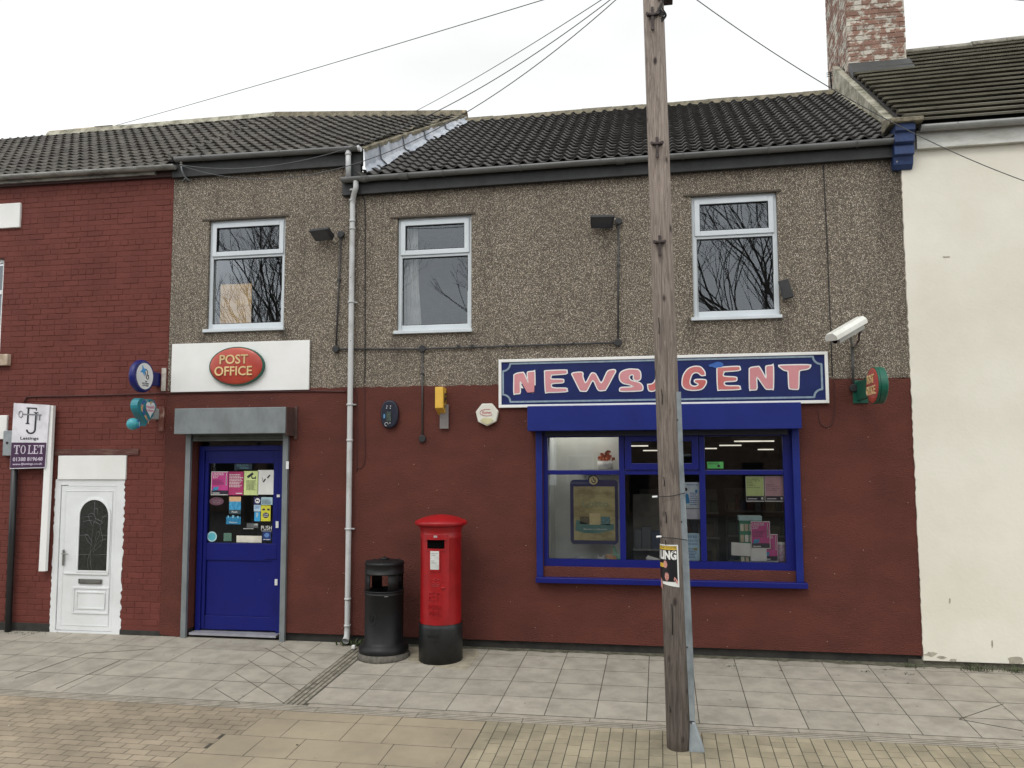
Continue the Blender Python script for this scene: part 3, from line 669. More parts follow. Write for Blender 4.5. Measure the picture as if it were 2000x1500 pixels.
# bedding mortar under the ridge
def bedding(a, b, mat, parent, h=.07):
    mb = MB(); a, b = Vector(a), Vector(b); n = 90
    t = [a.lerp(b, i/n) for i in range(n+1)]; lo = [p+Vector((0, -.13-random.uniform(0, .03), -h-random.uniform(0, .02))) for p in t]; hi = [p+Vector((0, -.09, .01)) for p in t]
    mb.add(hi+lo, [(i, i+1, n+1+i+1, n+1+i) for i in range(n)]); 
    mb.add(hi+[p+Vector((0, .1, -.02)) for p in t], [(i, i+1, n+1+i+1, n+1+i) for i in range(n)])
    return mb.build('bedding_mortar', mat, parent)
bedding((rL.x, YR, rL.z+.03), (rR.x, YR, rR.z+.03), mortar, shop)
# left roof over the door bay
fL, fR = P(343, 314, -.06), P(706, 287, -.06); hL, hR = P(343, 245, YR), P(905, 226, YR)
xr = P(905, 226, YR).x
hL.x = XB; fL.x = XB
fL.z, fR.z = P(343, 310, -.135).z, P(703, 288, -.135).z
tiled_roof('left_roof', (XB, -.135, fL.z), (fR.x-.02, -.135, fR.z), (XB, YR, hL.z), (xr, YR, hR.z), 15, .165, tile_l, shop, rh=.024, step=.034)
eaves_filler((XB, 0, fL.z), (fR.x-.04, 0, fR.z), shop)
ridge((XB, YR+.02, hL.z), (xr+.06, YR+.02, hR.z-.0), ridge_pale, shop, 'pale_ridge_tiles')
bedding((XB, YR, hL.z+.05), (xr, YR, hR.z+.05), mortar, shop, .12)
# verge mortar strip and lead flashing where the left roof stands higher
vt = [P(706, 293, -.08), P(780, 266, .9), P(850, 240, 1.9), P(908, 222, YR)]
vt = [Vector((fR.x, -.08, fR.z+.0)).lerp(Vector((xr, YR, hR.z+.0)), t) for t in [i/14 for i in range(15)]]
vb = [Vector((eL.x-.10, -.08, eL.z-.02)).lerp(Vector((rL.x+.02, YR, rL.z-.03)), t) for t in [i/14 for i in range(15)]]
mb = MB(); n = 40; tp = [vt[0].lerp(vt[-1], i/n)+Vector((.03, 0, -.01)) for i in range(n+1)]; bt = [vb[0].lerp(vb[-1], i/n)+Vector((.10+.025*(i % 2), -.03, .055+.012*((i*7) % 3))) for i in range(n+1)]
md = [tp[i].lerp(bt[i], .72)+Vector((-.05, 0, -.0)) for i in range(n+1)]
for i in range(n+1):
    if i % 8 == 0: md[i] += Vector((.03, 0, .0)); tp[i] += Vector((.012, 0, 0))
mb.add(tp+md+bt, [(r*(n+1)+i, r*(n+1)+i+1, (r+1)*(n+1)+i+1, (r+1)*(n+1)+i) for r in (0, 1) for i in range(n)], False)
mb.build('lead_flashing', lead, shop)
mb = MB()
for i in (5, 13, 21, 30):                              # lapped joints of the lead
    mb = MB(); a_, b_, c_ = tp[i]+Vector((.012, -.01, 0)), md[i]+Vector((.014, -.01, 0)), bt[i]+Vector((.008, -.01, .004))
    mb.tube([a_, b_, c_], .009, 6); mb.build('flashing_joint', M('lead_dark', lin(52, 56, 62), rough=.6), shop)
mb = MB(); n = 60; A = [vt[0].lerp(vt[-1], i/n)+Vector((.045+random.uniform(-.01, .01), 0, .012+random.uniform(-.006, .008))) for i in range(n+1)]; B = [vt[0].lerp(vt[-1], i/n)+Vector((-.12+random.uniform(-.02, .02), 0, .045+random.uniform(-.01, .01))) for i in range(n+1)]
Cc = [p+Vector((0, 0, -.05)) for p in A]
mb.add(B+A+Cc, [(r*(n+1)+i, r*(n+1)+i+1, (r+1)*(n+1)+i+1, (r+1)*(n+1)+i) for r in (0, 1) for i in range(n)]); mb.build('verge_mortar', mortar, shop)
# fascias
def board(mb, a, b, h, y0=-.075, y1=.0):
    a, b = Vector(a), Vector(b)
    mb.hexa([(a.x, y0, a.z-h), (b.x, y0, b.z-h), (b.x, y0, b.z), (a.x, y0, a.z)], [(a.x, y1, a.z-h), (b.x, y1, b.z-h), (b.x, y1, b.z), (a.x, y1, a.z)])
mb = MB(); u, v = P(668, 357, -.075), P(1748, 279, -.075); u.z += .05; v.z += .05; board(mb, u, (XC, 0, v.z), .215, -.075, -.003)
mb.build('main_fascia', fascia_m, shop, bevel=.004)
mb = MB(); u, v = P(345, 326, -.075), P(706, 300, -.075); board(mb, (XB+.01, 0, u.z+.08), (v.x, 0, v.z+.08), .22, -.075, -.003)
u2 = P(706, 300, -.075); w2 = P(668, 346, -.075)
mb.box(P(680, 330, -.07).x, -.07, P(700, 348, -.07).z, fR.x-.005, -.001, u2.z-.142); mb.build('left_fascia', fascia_m, shop)
# gutters
def gutter(name, a, b, mat, parent, every=1.0, r=.056, joint=None):
    mb = MB(); half_gutter(mb, a, b, r); o = mb.build(name, mat, parent); a, b = Vector(a), Vector(b); L = (b-a).length; k = every*.35
    while k < L:
        q = MB(); bracket(q, a+(b-a)*(k/L)); k += every; q.build('gutter_bracket', mat, o)
    return o
GA, GB = P(668, 349, -.135), P(1748, 272, -.135); GB.x = XC-.02
GT = gutter('main_gutter', GA, GB, upvc_grey, shop, .98)
for t_, w_ in ((.115, .11), (.52, .1), (.04, .07)): mb = MB(); bracket(mb, GA.lerp(GB, t_), .066, w_); mb.build('gutter_union', upvc_grey, GT)
HA, HB = P(343, 309, -.135), P(700, 287, -.135)
GL = gutter('left_gutter', HA, HB, upvc_grey, shop, 1.1)
mb = MB(); half_gutter(mb, HB+Vector((0, 0, .0)), HB+Vector((.03, 0, 0)), .06); mb.build('stop_end', white, GL)
# short outlet pipe between the two gutters and the long downpipe
dp = MB(); x = P(680, 320, -.135); dp.tube([(x.x, -.135, HB.z-.03), (x.x+.004, -.135, GA.z+.01)], .034, 14); dp.tube([(x.x, -.135, HB.z-.07), (x.x, -.135, HB.z-.1)], .039, 14)
dp.build('outlet_pipe', pipe_m, shop)
dp = MB(); t0 = P(695, 358, -.135); t1 = P(688, 400, -.075); bt_ = P(676, 1228, -.075)
X_ = (P(688, 600, -.075).x+P(678, 1100, -.075).x)/2
path = smooth_path([(t0.x, -.135, GA.z-.04), (t0.x, -.135, GA.z-.13), (t0.x-.03, -.115, GA.z-.20), (X_, -.075, GA.z-.30), (X_, -.075, GA.z-.38)], 5)+[Vector((X_, -.075, 4)), Vector((X_, -.075, 2)), Vector((X_, -.075, .16))]
dp.tube(path, .034, 16, cap=False); dpo = dp.build('downpipe', pipe_m, shop)
mb = MB(); mb.tube([(X_, -.075, .17), (X_, -.08, .11), (X_, -.12, .06)], .036, 16, cap=False); mb.tube([(X_, -.10, .072), (X_, -.135, .052)], .041, 16, cap=False); mb.build('pipe_shoe', pipe_m, dpo)
for py in (372, 392, 432, 447, 590, 790, 860, 1033, 1170, 1222):
    mb = MB(); z = P(685, py, -.075).z; mb.tube([(X_, -.075, z-.012), (X_, -.075, z+.012)], .041, 16)
    if py in (590, 790, 1033): mb.box(X_-.06, -.05, z-.008, X_+.06, -.002, z+.008)
    mb.build('pipe_collar', pipe_m, dpo)

# ------------------------------------------------------------------ brick house on the left
bh = thing('brick_house', (-8.2, 0, 0), 'terraced house of dark red painted brick with a white front door', 'house')
BZ1 = P(340, 345, 0).z
mb = MB(); XL = -12.5
bricks(mb, XL, XB-.003, .12, 6.15, [WD, LW, LW2], -.004); 
mb.build('brick_wall', red_brick, bh)
mb = MB(); holed(mb, XL, XB-.003, -.1, 6.2, [WD, LW, LW2], .0005, .2); mb.build('mortar_joints', red_brick, bh)
mb = MB(); mb.box(XL, -.01, -.2, WD[0]-.01, .02, .105); mb.box(WD[1]+.01, -.01, -.2, XB, .02, .06); mb.build('plinth', pl, bh, bevel=.004)
# white front door
wd = thing('door', (0, 0, 0), None, None); wd.parent = bh; wd.location = Vector((-7.5, 0, 0))-bh.location
x0, x1, z1 = WD[0], WD[1], 2.0; Y = .0
a = MB(); f = .075
a.box(x0, Y-.008, -.06, x0+f, Y+.05, z1); a.box(x1-f-.03, Y-.008, -.06, x1, Y+.05, z1); a.box(x0+f, Y-.008, z1-f, x1-f-.03, Y+.05, z1); a.box(x0+f, Y-.008, -.06, x1-f-.03, Y+.05, .02)
n = 60; rag = [random.uniform(0, .03) for _ in range(n+1)]
for i in range(n):                                      # ragged white paint/mortar beside the frame
    za, zb = -.05+2.05*i/n, -.05+2.05*(i+1)/n
    a.quad((x1, Y-.008, za), (x1+rag[i], Y-.006, za), (x1+rag[i+1], Y-.006, zb), (x1, Y-.008, zb)); 
    a.quad((x0-.5*rag[n-i], Y-.006, za), (x0, Y-.008, za), (x0, Y-.008, zb), (x0-.5*rag[n-i-1], Y-.006, zb))
a.build('door_frame', white, wd, bevel=0)
a = MB(); l0, l1 = x0+f+.008, x1-f-.038; a.box(l0, Y+.004, .03, l1, Y+.04, z1-f-.008); a.build('door_leaf', white, wd, bevel=.005)
def dpt(cx, cy): return P(cx*400/1429., 860+cy*420/1500., 0)     # from the close study of the door
def arch(x0_, x1_, z0_, zs, n=20):
    r = (x1_-x0_)/2; c = (x0_+x1_)/2
    return [(x0_, z0_), (x1_, z0_)]+[(c+r*math.cos(math.pi*k/n), zs+r*math.sin(math.pi*k/n)) for k in range(n+1)]
g0, g1 = dpt(538, 905), dpt(752, 905); gx0_, gx1_ = g0.x+.015, g1.x-.012; gzb = g0.z; gzt = dpt(655, 415).z; gr_ = (gx1_-gx0_)/2
fa = facing(0.0)
inner = arch(gx0_, gx1_, gzb, gzt-gr_); outer = arch(gx0_-.03, gx1_+.03, gzb-.03, gzt-gr_)
a = MB(); nn = len(inner)
for w0 in (.012,):
    vo = [fa(u, v, .012) for u, v in outer]; vi = [fa(u, v, .016) for u, v in inner]; vb_ = [fa(u, v, -.002) for u, v in outer]; vj = [fa(u, v, -.002) for u, v in inner]
    a.add(vb_+vo+vi+vj, [(k*nn+i, k*nn+(i+1) % nn, (k+1)*nn+(i+1) % nn, (k+1)*nn+i) for k in range(3) for i in range(nn)])
p0, p1 = dpt(505, 1020), dpt(755, 1215); p0.x += .01
def frame_strip(a, X0, Z0, X1, Z1, t, y0, y1):
    for q in ((X0, Z0, X1, Z0+t), (X0, Z1-t, X1, Z1), (X0, Z0+t, X0+t, Z1-t), (X1-t, Z0+t, X1, Z1-t)): a.box(q[0], y0, q[1], q[2], y1, q[3])
frame_strip(a, p0.x, p1.z, p1.x, p0.z, .022, -.008, .004); frame_strip(a, p0.x+.055, p1.z+.06, p1.x-.055, p0.z-.06, .016, -.006, .004)
frame_strip(a, l0+.06, .09, l1-.05, z1-f-.07, .012, -.001, .0045)
a.box(l0+.085, -.012, gzb-.055, l1-.075, .004, gzb-.032)
a.build('moulding', white, wd, bevel=.003)
a = MB(); flat(a, inner, fa, .0005, .003); a.build('pane', M('obscure_glass', lin(52, 54, 50), lin(34, 35, 33), rough=.16, scale=26, bump=.15, bscale=120), wd)
# leaded iris
cam_ = M('lead_came', lin(128, 130, 130), rough=.4, metal=.3); a = MB(); gc = (gx0_+gx1_)/2; gw = gr_
def gpt(cx, cy): p = dpt(cx, cy); return (gc+(p.x-dpt(655-(cy-415)*.03, cy).x), -.0045, p.z)
for ln in (((655, 418), (650, 560)), ((560, 536), (640, 530)), ((700, 536), (752, 530)), ((548, 662), (610, 660)), ((700, 662), (748, 662)), ((545, 797), (620, 797)), ((650, 800), (742, 795))):
    a.tube([gpt(*ln[0]), gpt(*ln[1])], .002, 4)
for c_ in ([(635, 905), (625, 800), (640, 640), (650, 560)], [(612, 900), (608, 830), (640, 760), (700, 700), (735, 690)], [(650, 800), (655, 740), (690, 650), (672, 640), (660, 700)], [(640, 720), (615, 670), (590, 655), (600, 690), (640, 740)],
           [(640, 600), (620, 560), (610, 520), (640, 510), (660, 545), (640, 600)], [(655, 540), (650, 480), (675, 480), (672, 530)], [(660, 545), (690, 560), (710, 575), (690, 585), (655, 565)], [(640, 560), (605, 560), (570, 570)], [(690, 590), (700, 640), (712, 690), (690, 740), (640, 780)], [(700, 560), (720, 530), (745, 515)]):
    a.tube(smooth_path([gpt(*c) for c in c_], 3), .0022, 4)
a.build('leaded_pattern', cam_, wd)
a = MB(); q0, q1 = dpt(548, 965), dpt(712, 1003); frame_strip(a, q0.x+.01, q1.z, q1.x, q0.z, .006, -.016, .003); a.box(q0.x+.025, -.014, q1.z+.011, q1.x-.015, .003, q0.z-.011); a.build('letter_plate', M('chrome', lin(150, 150, 146), rough=.3, metal=.8), wd, bevel=.002)
a = MB(); h0, h1 = dpt(443, 762), dpt(462, 872); a.box(h0.x, -.02, h1.z, h0.x+.028, -.009, h0.z); lv = dpt(455, 788); a.tube([(h0.x+.014, -.015, lv.z), (h0.x+.014, -.05, lv.z)], .008, 8); a.tube([(h0.x+.014, -.05, lv.z), (h0.x+.11, -.052, lv.z-.003)], .008, 8); a.build('handle', M('chrome', (1, 1, 1)), wd, bevel=.002)
a = MB(); hb0, hb1 = P(114, 890, -.03), P(245, 931, -.03); a.box(hb0.x, -.03, 2.0, hb1.x, -.002, hb0.z); a.build('head_panel', white_d, bh, bevel=.004)
a = MB(); u, v = P(97, 877, -.02), P(270, 888, -.02)
n = 14; a.prism([(u.x+(v.x-u.x)*i/n, -.02, v.z+.0+random.uniform(-.004, .004)) for i in range(n+1)]+[(u.x+(v.x-u.x)*i/n, -.02, u.z+random.uniform(-.006, .006)-.004*i/n) for i in range(n, -1, -1)], (0, .018, 0))
a.build('timber_lintel', M('worn_timber', lin(84, 48, 42), lin(118, 92, 80), rough=.8, scale=9, lo=.5, hi=.7, stretch=(.5, 1, 4), bump=.6, bscale=30), bh)
# stone lintels and sills at the picture's left edge
for nm, (a0, b0, a1, b1), mt in (('stone_lintel', (-60, 402, 38, 444), white_d), ('stone_lintel', (-60, 812, 12, 858), white_d), ('window_sill', (-60, 694, 18, 714), M('cream_stone', lin(196, 180, 160), lin(160, 140, 120), rough=.8, scale=8))):
    u, v = P(a0, b0, -.03), P(a1, b1, -.03); a = MB(); d = .035 if 'lintel' in nm else .07
    a.box(-10.25, -d, v.z, v.x, .03, u.z); a.build(nm, mt, bh, bevel=.01)
for r in (LW,):
    x0_, x1_, z0_, z1_ = r; a = MB(); f_ = .06
    for q in ((x0_, z0_, x0_+f_, z1_), (x1_-f_, z0_, x1_, z1_), (x0_+f_, z0_, x1_-f_, z0_+f_), (x0_+f_, z1_-f_, x1_-f_, z1_), (x0_+f_, z1_-.5, x1_-f_, z1_-.44)): a.box(q[0], .05, q[1], q[2], .11, q[3])
    wo = a.build('window', white, bh, bevel=.005); a = MB(); a.quad((x0_, .08, z0_), (x1_, .08, z0_), (x1_, .08, z1_), (x0_, .08, z1_)); a.build('pane', glass_up, wo)
    a = MB(); a.quad((x0_-.3, 1.5, z0_-.3), (x1_+.3, 1.5, z0_-.3), (x1_+.3, 1.5, z1_+.3), (x0_-.3, 1.5, z1_+.3)); a.quad((x1_+.05, .2, z0_-.3), (x1_+.05, 1.5, z0_-.3), (x1_+.05, 1.5, z1_+.3), (x1_+.05, .2, z1_+.3)); a.build('room', dark_in, bh)
x0_, x1_, z0_, z1_ = LW2; a = MB(); frame_strip(a, x0_, z0_, x1_, z1_, .06, .05, .11); wo = a.build('window', white, bh, bevel=.005); a = MB(); a.quad((x0_, .08, z0_), (x1_, .08, z0_), (x1_, .08, z1_), (x0_, .08, z1_)); a.build('pane', glass_up, wo)
a = MB(); a.quad((x0_-.3, 1.5, z0_-.3), (x1_+.04, 1.5, z0_-.3), (x1_+.04, 1.5, z1_+.3), (x0_-.3, 1.5, z1_+.3)); a.quad((x1_+.04, .2, z0_-.3), (x1_+.04, 1.5, z0_-.3), (x1_+.04, 1.5, z1_+.3), (x1_+.04, .2, z1_+.3)); a.build('room', dark_in, bh)
# roof, gutter, pipe
kL, kR = P(0, 334, -.06), P(340, 312, -.06); sL, sR = P(100, 262, YR), P(343, 247, YR)
ext = (XL-kL.x)/(kR.x-kL.x)
def lerpx(a, b, x): t = (x-a.x)/(b.x-a.x); return a.z+(b.z-a.z)*t
kL, kR = P(0, 345, -.135), P(338, 324, -.135)
tiled_roof('roof', (XL, -.135, lerpx(kL, kR, XL)), (XB-.005, -.135, kR.z), (XL, YR, sL.z-.05), (XB-.005, YR, hL.z), 15, .165, tile_l, bh, rh=.024, step=.034)
eaves_filler((XL, 0, lerpx(kL, kR, XL)), (XB-.005, 0, kR.z), bh)
ridge((P(100, 262, YR).x, YR+.02, sL.z-.03), (XB-.01, YR+.02, hL.z), ridge_pale, bh)
bedding((P(100, 262, YR).x, YR, sL.z), (XB-.01, YR, hL.z+.05), mortar_l, bh, .08)
JA, JB = P(0, 344, -.135), P(338, 323, -.135); JA2 = Vector((XL, -.135, lerpx(JA, JB, XL)))
gutter('gutter', JA2, (JB.x+.03, -.135, JB.z), M('worn_gutter', lin(150, 149, 144), lin(92, 90, 84), rough=.55, scale=4, lo=.42, hi=.7, stretch=(1, 1, 4)), bh, .95)
mb = MB(); board(mb, (XL, 0, JA2.z-.0), (P(303, 335, -.08).x, 0, JB.z-.0), .09, -.09, -.004); mb.build('fascia', M('grey_board', lin(150, 146, 138), lin(90, 86, 80), rough=.7, scale=4, stretch=(1, 1, 4)), bh)
mb = MB(); board(mb, (XL, 0, JA2.z-.0), (XB-.005, 0, JB.z-.0), .12, -.055, -.004); mb.build('wall_plate', M('brown_board', lin(60, 38, 36), rough=.8), bh)
mb = MB(); a, b = P(29, 900, -.07), P(11, 1246, -.07); xx = (a.x+b.x)/2; mb.tube([(a.x, -.07, 2.6), (b.x+.03, -.07, 0)], .042, 14); mb.build('downpipe', M('black_pipe', lin(38, 40, 42), rough=.4), bh)
# roof vent box seen on the ridge
mb = MB(); u, v = P(188, 250, YR), P(222, 258, YR); mb.box(u.x, YR-.05, v.z-.02, v.x, YR+.2, u.z+.01); mb.build('ridge_vent', M('vent', lin(48, 46, 42), rough=.7), bh)

# ------------------------------------------------------------------ cream house on the right
ch = thing('cream_house', (5, 0, 0), 'smooth cream rendered house with flat ribbed roof tiles and a brick chimney', 'house')
XR = 9.0; zc0 = P(1805, 1290, -.03).z; zc1 = P(1999, 1304, -.03).z
mb = MB(); n = 60; n = 130; ed = [XC+random.uniform(-.006, .006) for _ in range(n+1)]
zt_ = 5.95
for i in range(n):
    za, zb = zc0+(zt_-zc0)*i/n, zc0+(zt_-zc0)*(i+1)/n
    mb.quad((ed[i], -.03, za), (XR, -.03, za), (XR, -.03, zb), (ed[i+1], -.03, zb)); mb.quad((ed[i], -.03, za), (ed[i+1], -.03, zb), (ed[i+1], .02, zb), (ed[i], .02, za))
mb.quad((XC, -.03, zc0), (XR, -.03, zc0), (XR, .05, zc0), (XC, .05, zc0))
cr_m = bpy.data.materials.new('cream_wall'); cr_m = M('cream_wall', lin(225, 221, 208), lin(214, 209, 194), rough=.75, scale=.7, bump=.2, bscale=26, spots=(2.2, .03, lin(176, 170, 150), .8))
mb.build('rendered_wall', cr_m, ch)
mb = MB()
for (c_, r_) in (((1818, 1278), (13, 5)), ((1840, 1284), (10, 3)), ((1984, 1290), (16, 7)), ((1862, 1290), (8, 3)), ((1848, 502), (9, 2)), ((1938, 1258), (2, 8)), ((1855, 1174), (2, 6))):
    pts = []
    for k in range(16):
        a_ = 2*math.pi*k/16; rr = random.uniform(.65, 1.15); p = P(c_[0]+r_[0]*rr*math.cos(a_), c_[1]+r_[1]*rr*math.sin(a_), -.033); pts.append((p.x, p.z))
    mb = MB(); flat(mb, pts, facing(-.0302), .0, .002); mb.build('bare_patch', M('bare_patch', lin(172, 166, 150), lin(140, 136, 122), rough=.9, scale=20), ch)
mb = MB(); mb.box(XC-.15, .0, -.25, XR, .1, zc0-.001+.002); mb.build('plinth', M('rough_plinth', lin(104, 100, 88), lin(66, 64, 56), rough=.95, scale=7, bump=.8, bscale=20), ch)
u, v = P(1790, 262, -.1), P(2000, 243, -.1)
qa, qb = P(1797, 247, -.17), P(2000, 232, -.17); sl_ = (qb.z-qa.z)/(qb.x-qa.x)
mb = MB(); x9 = XR; eaves_filler((XC+.12, 0, qa.z+.03), (x9, 0, qa.z+.03+sl_*(x9-qa.x)), ch, .08); board(mb, (XC+.16, 0, qa.z-.02), (x9, 0, qa.z-.02+sl_*(x9-qa.x)), .21, -.10, -.031); mb.build('fascia', M('white_fascia', lin(206, 206, 200), lin(176, 176, 168), rough=.6, scale=3, stretch=(1, 1, 4)), ch)
gutter('gutter', qa, (x9, -.17, qa.z+sl_*(x9-qa.x)), upvc_lgrey, ch, 1.05, .06)
eA, eB = P(1797, 244, -.17), P(2000, 229, -.17); rA, rB = P(1770, 108, 3.2), P(2000, 82, 3.2)
se = (eB.z-eA.z)/(eB.x-eA.x); sr = (rB.z-rA.z)/(rB.x-rA.x); XP = XC+.08
tiled_roof('roof', (XP-.02, -.17, eA.z+se*(XP-eA.x)), (XR, -.17, eA.z+se*(XR-eA.x)), (XP-.02, 3.2, rA.z+sr*(XP-rA.x)), (XR, 3.2, rA.z+sr*(XR-rA.x)), 17, .33, tile_c, ch, step=.075, prof='flat', cav=.02)
ridge((XP, 3.22, rA.z+sr*(XP-rA.x)), (XR, 3.22, rA.z+sr*(XR-rA.x)), M('grey_ridge', lin(150, 146, 134), lin(112, 108, 98), rough=.85, scale=9), ch)
# party wall upstand between the roofs
mb = MB(); eZ, rZ = eA.z+se*(XP-eA.x), rA.z+sr*(XP-rA.x)
n = 12; A = [Vector((XC-.03, -.10+(3.3)*i/n, eZ-.0+(rZ-eZ)*(3.3*i/n)/3.32-.035)) for i in range(n+1)]; B = [Vector((p.x, p.y, max(p.z-.75, eZ-.16))) for p in A]
A2 = [p+Vector((.12, 0, 0)) for p in A]
mb.add(A+B+A2, [(i, i+1, n+1+i+1, n+1+i) for i in range(n)]+[(i, i+1, 2*(n+1)+i+1, 2*(n+1)+i) for i in range(n)]); mb.quad(A[0], A2[0], A2[0]-Vector((0, 0, .12)), B[0]); mb.build('party_wall', mortar_l, ch)
mb = MB(); n = 40                                       # lumpy mortar fillet on the lower roof
fl = [Vector((XC-.05, -.05+3.1*i/n, eR.z+.03+(rR.z-eR.z)*(3.1*i/n)/3.06)) for i in range(n+1)]
mb.tube([p+Vector((random.uniform(-.015, .015), 0, random.uniform(-.01, .015))) for p in fl], .045, 7); mb.build('mortar_fillet', mortar_l, ch)
# blue corbel with coping
cb = lambda px, py, Y: P(px, py, Y)
zt1 = P(1766, 236, -.3).z; zb_ = P(1764, 333, -.02).z; H = zt1-zb_
ca, cbx = P(1747, 280, -.17).x, P(1786, 280, -.17).x
pr = [(0, 0), (-.24, 0), (-.24, -.17*H), (-.20, -.20*H), (-.20, -.42*H), (-.15, -.47*H), (-.15, -.50*H), (-.165, -.50*H), (-.165, -.70*H), (-.12, -.72*H), (-.10, -.9*H), (-.05, -1*H), (0, -1*H)]
mb = MB(); mb.prism([(ca, y, zt1+z) for y, z in pr], (cbx-ca, 0, 0)); mb.build('corbel', M('corbel_blue', lin(34, 58, 104), lin(26, 42, 78), rough=.6, scale=6, bump=.4, bscale=30, spots=(14, .14, lin(150, 150, 146), .85)), ch, bevel=.006)
mb = MB(); mb.hexa([(ca-.06, -.29, zt1), (cbx+.08, -.29, zt1), (cbx+.08, -.29, zt1+.05), (ca-.06, -.29, zt1+.05)], [(ca-.06, .12, zt1), (cbx+.08, .12, zt1), (cbx+.08, .12, zt1+.18), (ca-.06, .12, zt1+.18)]); mb.build('coping_stone', mortar, ch, bevel=.01)
# chimney
cx0, cx1 = P(1654, 60, 2.55).x, P(1769, 60, 2.55).x; cz0, cz1 = 7.2, 9.9
old = M('flaking_brick', lin(130, 99, 85), lin(182, 176, 164), rough=.85, scale=5.5, lo=.49, hi=.55, bump=.6, bscale=40, island=.2, bdist=.015, stretch=(1, 1, 1.5))
mb = MB(); bricks(mb, cx0, cx1, cz0, cz1, [], 2.55, bh=.078); bricks(mb, 2.55, 4.0, cz0, cz1, [], cx0+.004, bh=.078, axis='y'); chm = mb.build('chimney', old, ch)
mb = MB(); mb.box(cx0+.01, 2.56, cz0, cx1-.005, 4.0, cz1); mb.build('chimney_core', M('lime_mortar', lin(196, 190, 178), lin(150, 142, 128), rough=.9, scale=12), chm)
mb = MB(); rz_ = lambda y: eZ+(rZ-eZ)*(y+.12)/3.32; zf, zf2 = rz_(2.5)+.17, rz_(2.25)+.09; mb.hexa([(cx0-.0, 2.27, zf2), (cx1+.03, 2.27, zf2), (cx1+.03, 2.53, zf), (cx0, 2.53, zf)], [(cx0, 2.29, zf2-.1), (cx1+.03, 2.29, zf2-.1), (cx1+.03, 2.56, zf-.1), (cx0, 2.56, zf-.1)]); mb.build('lead_apron', M('lead_dark2', lin(58, 60, 60), rough=.6), chm)
mb = MB(); mb.box(cx0-.08, 2.47, cz1, cx1+.08, 4.08, cz1+.12); mb.build('chimney_cap', concrete, chm)
ae = thing('aerial', P(1623, 170, 3.3), 'small dark aerial bracket fixed to the left side of the chimney', 'aerial')
mb = MB(); a0, a1, a2 = P(1622, 140, 3.3), P(1623, 160, 3.3), P(1626, 180, 3.3); mb.tube(smooth_path([a0, a1, a2, P(1634, 184, 3.2)], 4), .014, 6); mb.build('mast', black, ae)
for dz in (0, .03, .06): mb = MB(); mb.tube([a0+Vector((-.06, .0, -.02-dz)), a0+Vector((.05, .0, .0-dz))], .006, 5); mb.build('element', black, ae)

# ------------------------------------------------------------------ across the street (seen only as reflections)
opp_wall = M('far_brick', lin(150, 128, 112), lin(120, 100, 88), rough=.9, scale=3); opp_roof = M('far_slate', lin(60, 62, 66), rough=.8)
wood_door = M('far_door', lin(70, 60, 52), rough=.7)
def far_house(x, w, h, dark):
    t = thing('terraced_house', (x+w/2, -31, -.4), None, 'house', 'houses across the street')
    a = MB(); a.box(x, -37, -.6, x+w-.02, -30, h); a.build('wall', opp_wall, t)
    a = MB(); a.prism([(x, -29.7, h), (x, -37.3, h), (x, -33.5, h+2.3)], (w-.02, 0, 0)); rf = a.build('roof', opp_roof, t)
    a = MB(); a.box(x+w-.9, -34, h+1.6, x+w-.2, -33, h+3.4); a.build('chimney', opp_wall, rf)
    for (u, v, ww, hh) in ((.5, .9, 1.3, 1.4), (.7, 3.4, 1.1, 1.3), (w-1.9, 3.4, 1.1, 1.3)):
        a = MB(); frame_strip(a, x+u, v, x+u+ww, v+hh, .09, -29.99, -29.93); wo = a.build('window', white, t)
        a = MB(); a.quad((x+u, -29.97, v), (x+u+ww, -29.97, v), (x+u+ww, -29.97, v+hh), (x+u, -29.97, v+hh)); a.build('pane', gasket, wo)
    a = MB(); a.box(x+w-1.7, -29.98, -.4, x+w-.8, -29.9, 1.9); a.build('door', dark, t)
    t['label'] = 'brown brick terraced house across the street with slate roof'
for i in range(9): far_house(-34+i*5.2+(3 if i > 4 else 0), 5.2, 5.4+.25*(i % 3), (black, wood_door, black)[i % 3])
bark = M('bark', lin(96, 90, 82), lin(74, 70, 64), rough=.95, scale=12)
def bare_tree(base, H, seed, label):
    rnd = random.Random(seed); t = thing('bare_tree', base, label, 'tree', 'bare winter trees across the street')
    tr, lb = MB(), MB(); b = Vector(base)
    def grow(mb, p, d, L, r, dep):
        n = 3; path = [p]; dd_ = d
        for k in range(n):
            dd_ = (dd_+Vector((rnd.uniform(-.16, .16), rnd.uniform(-.16, .16), rnd.uniform(-.05, .12)))).normalized(); path.append(path[-1]+dd_*(L/n))
        mb.tube(path, r, 5 if dep < 3 else 3, cap=False, r1=r*.7)
        if dep >= 7: return
        lim_ = 3 if dep < 4 else 2
        nb = lim_
        for k in range(nb):
            az = rnd.uniform(0, 6.28); sp = rnd.uniform(.35, .75)
            s = Vector((math.cos(az), math.sin(az), 0)); nd = (dd_+s*sp+Vector((0, 0, .12))).normalized()
            src = path[-1] if k < 2 else path[rnd.choice((1, 2))]
            grow(lb, src, nd, L*rnd.uniform(.66, .84), r*.64, dep+1)
    grow(tr, b, Vector((0, 0, 1)), H*.24, H*.0085, 0)
    tr.build('trunk', bark, t); lb.build('crown', bark, t)
bare_tree((-12.6, -20, -.5), 17, 3, 'bare tree reflected in the window above the white sign')
bare_tree((-17.5, -23, -.5), 19, 9, 'tall bare tree across the street, farthest left')
bare_tree((-4.4, -20, -.5), 16, 5, 'bare tree reflected at the right of the middle upstairs window')
bare_tree((5.9, -19.5, -.5), 18, 12, 'large bare tree reflected in the right upstairs window')

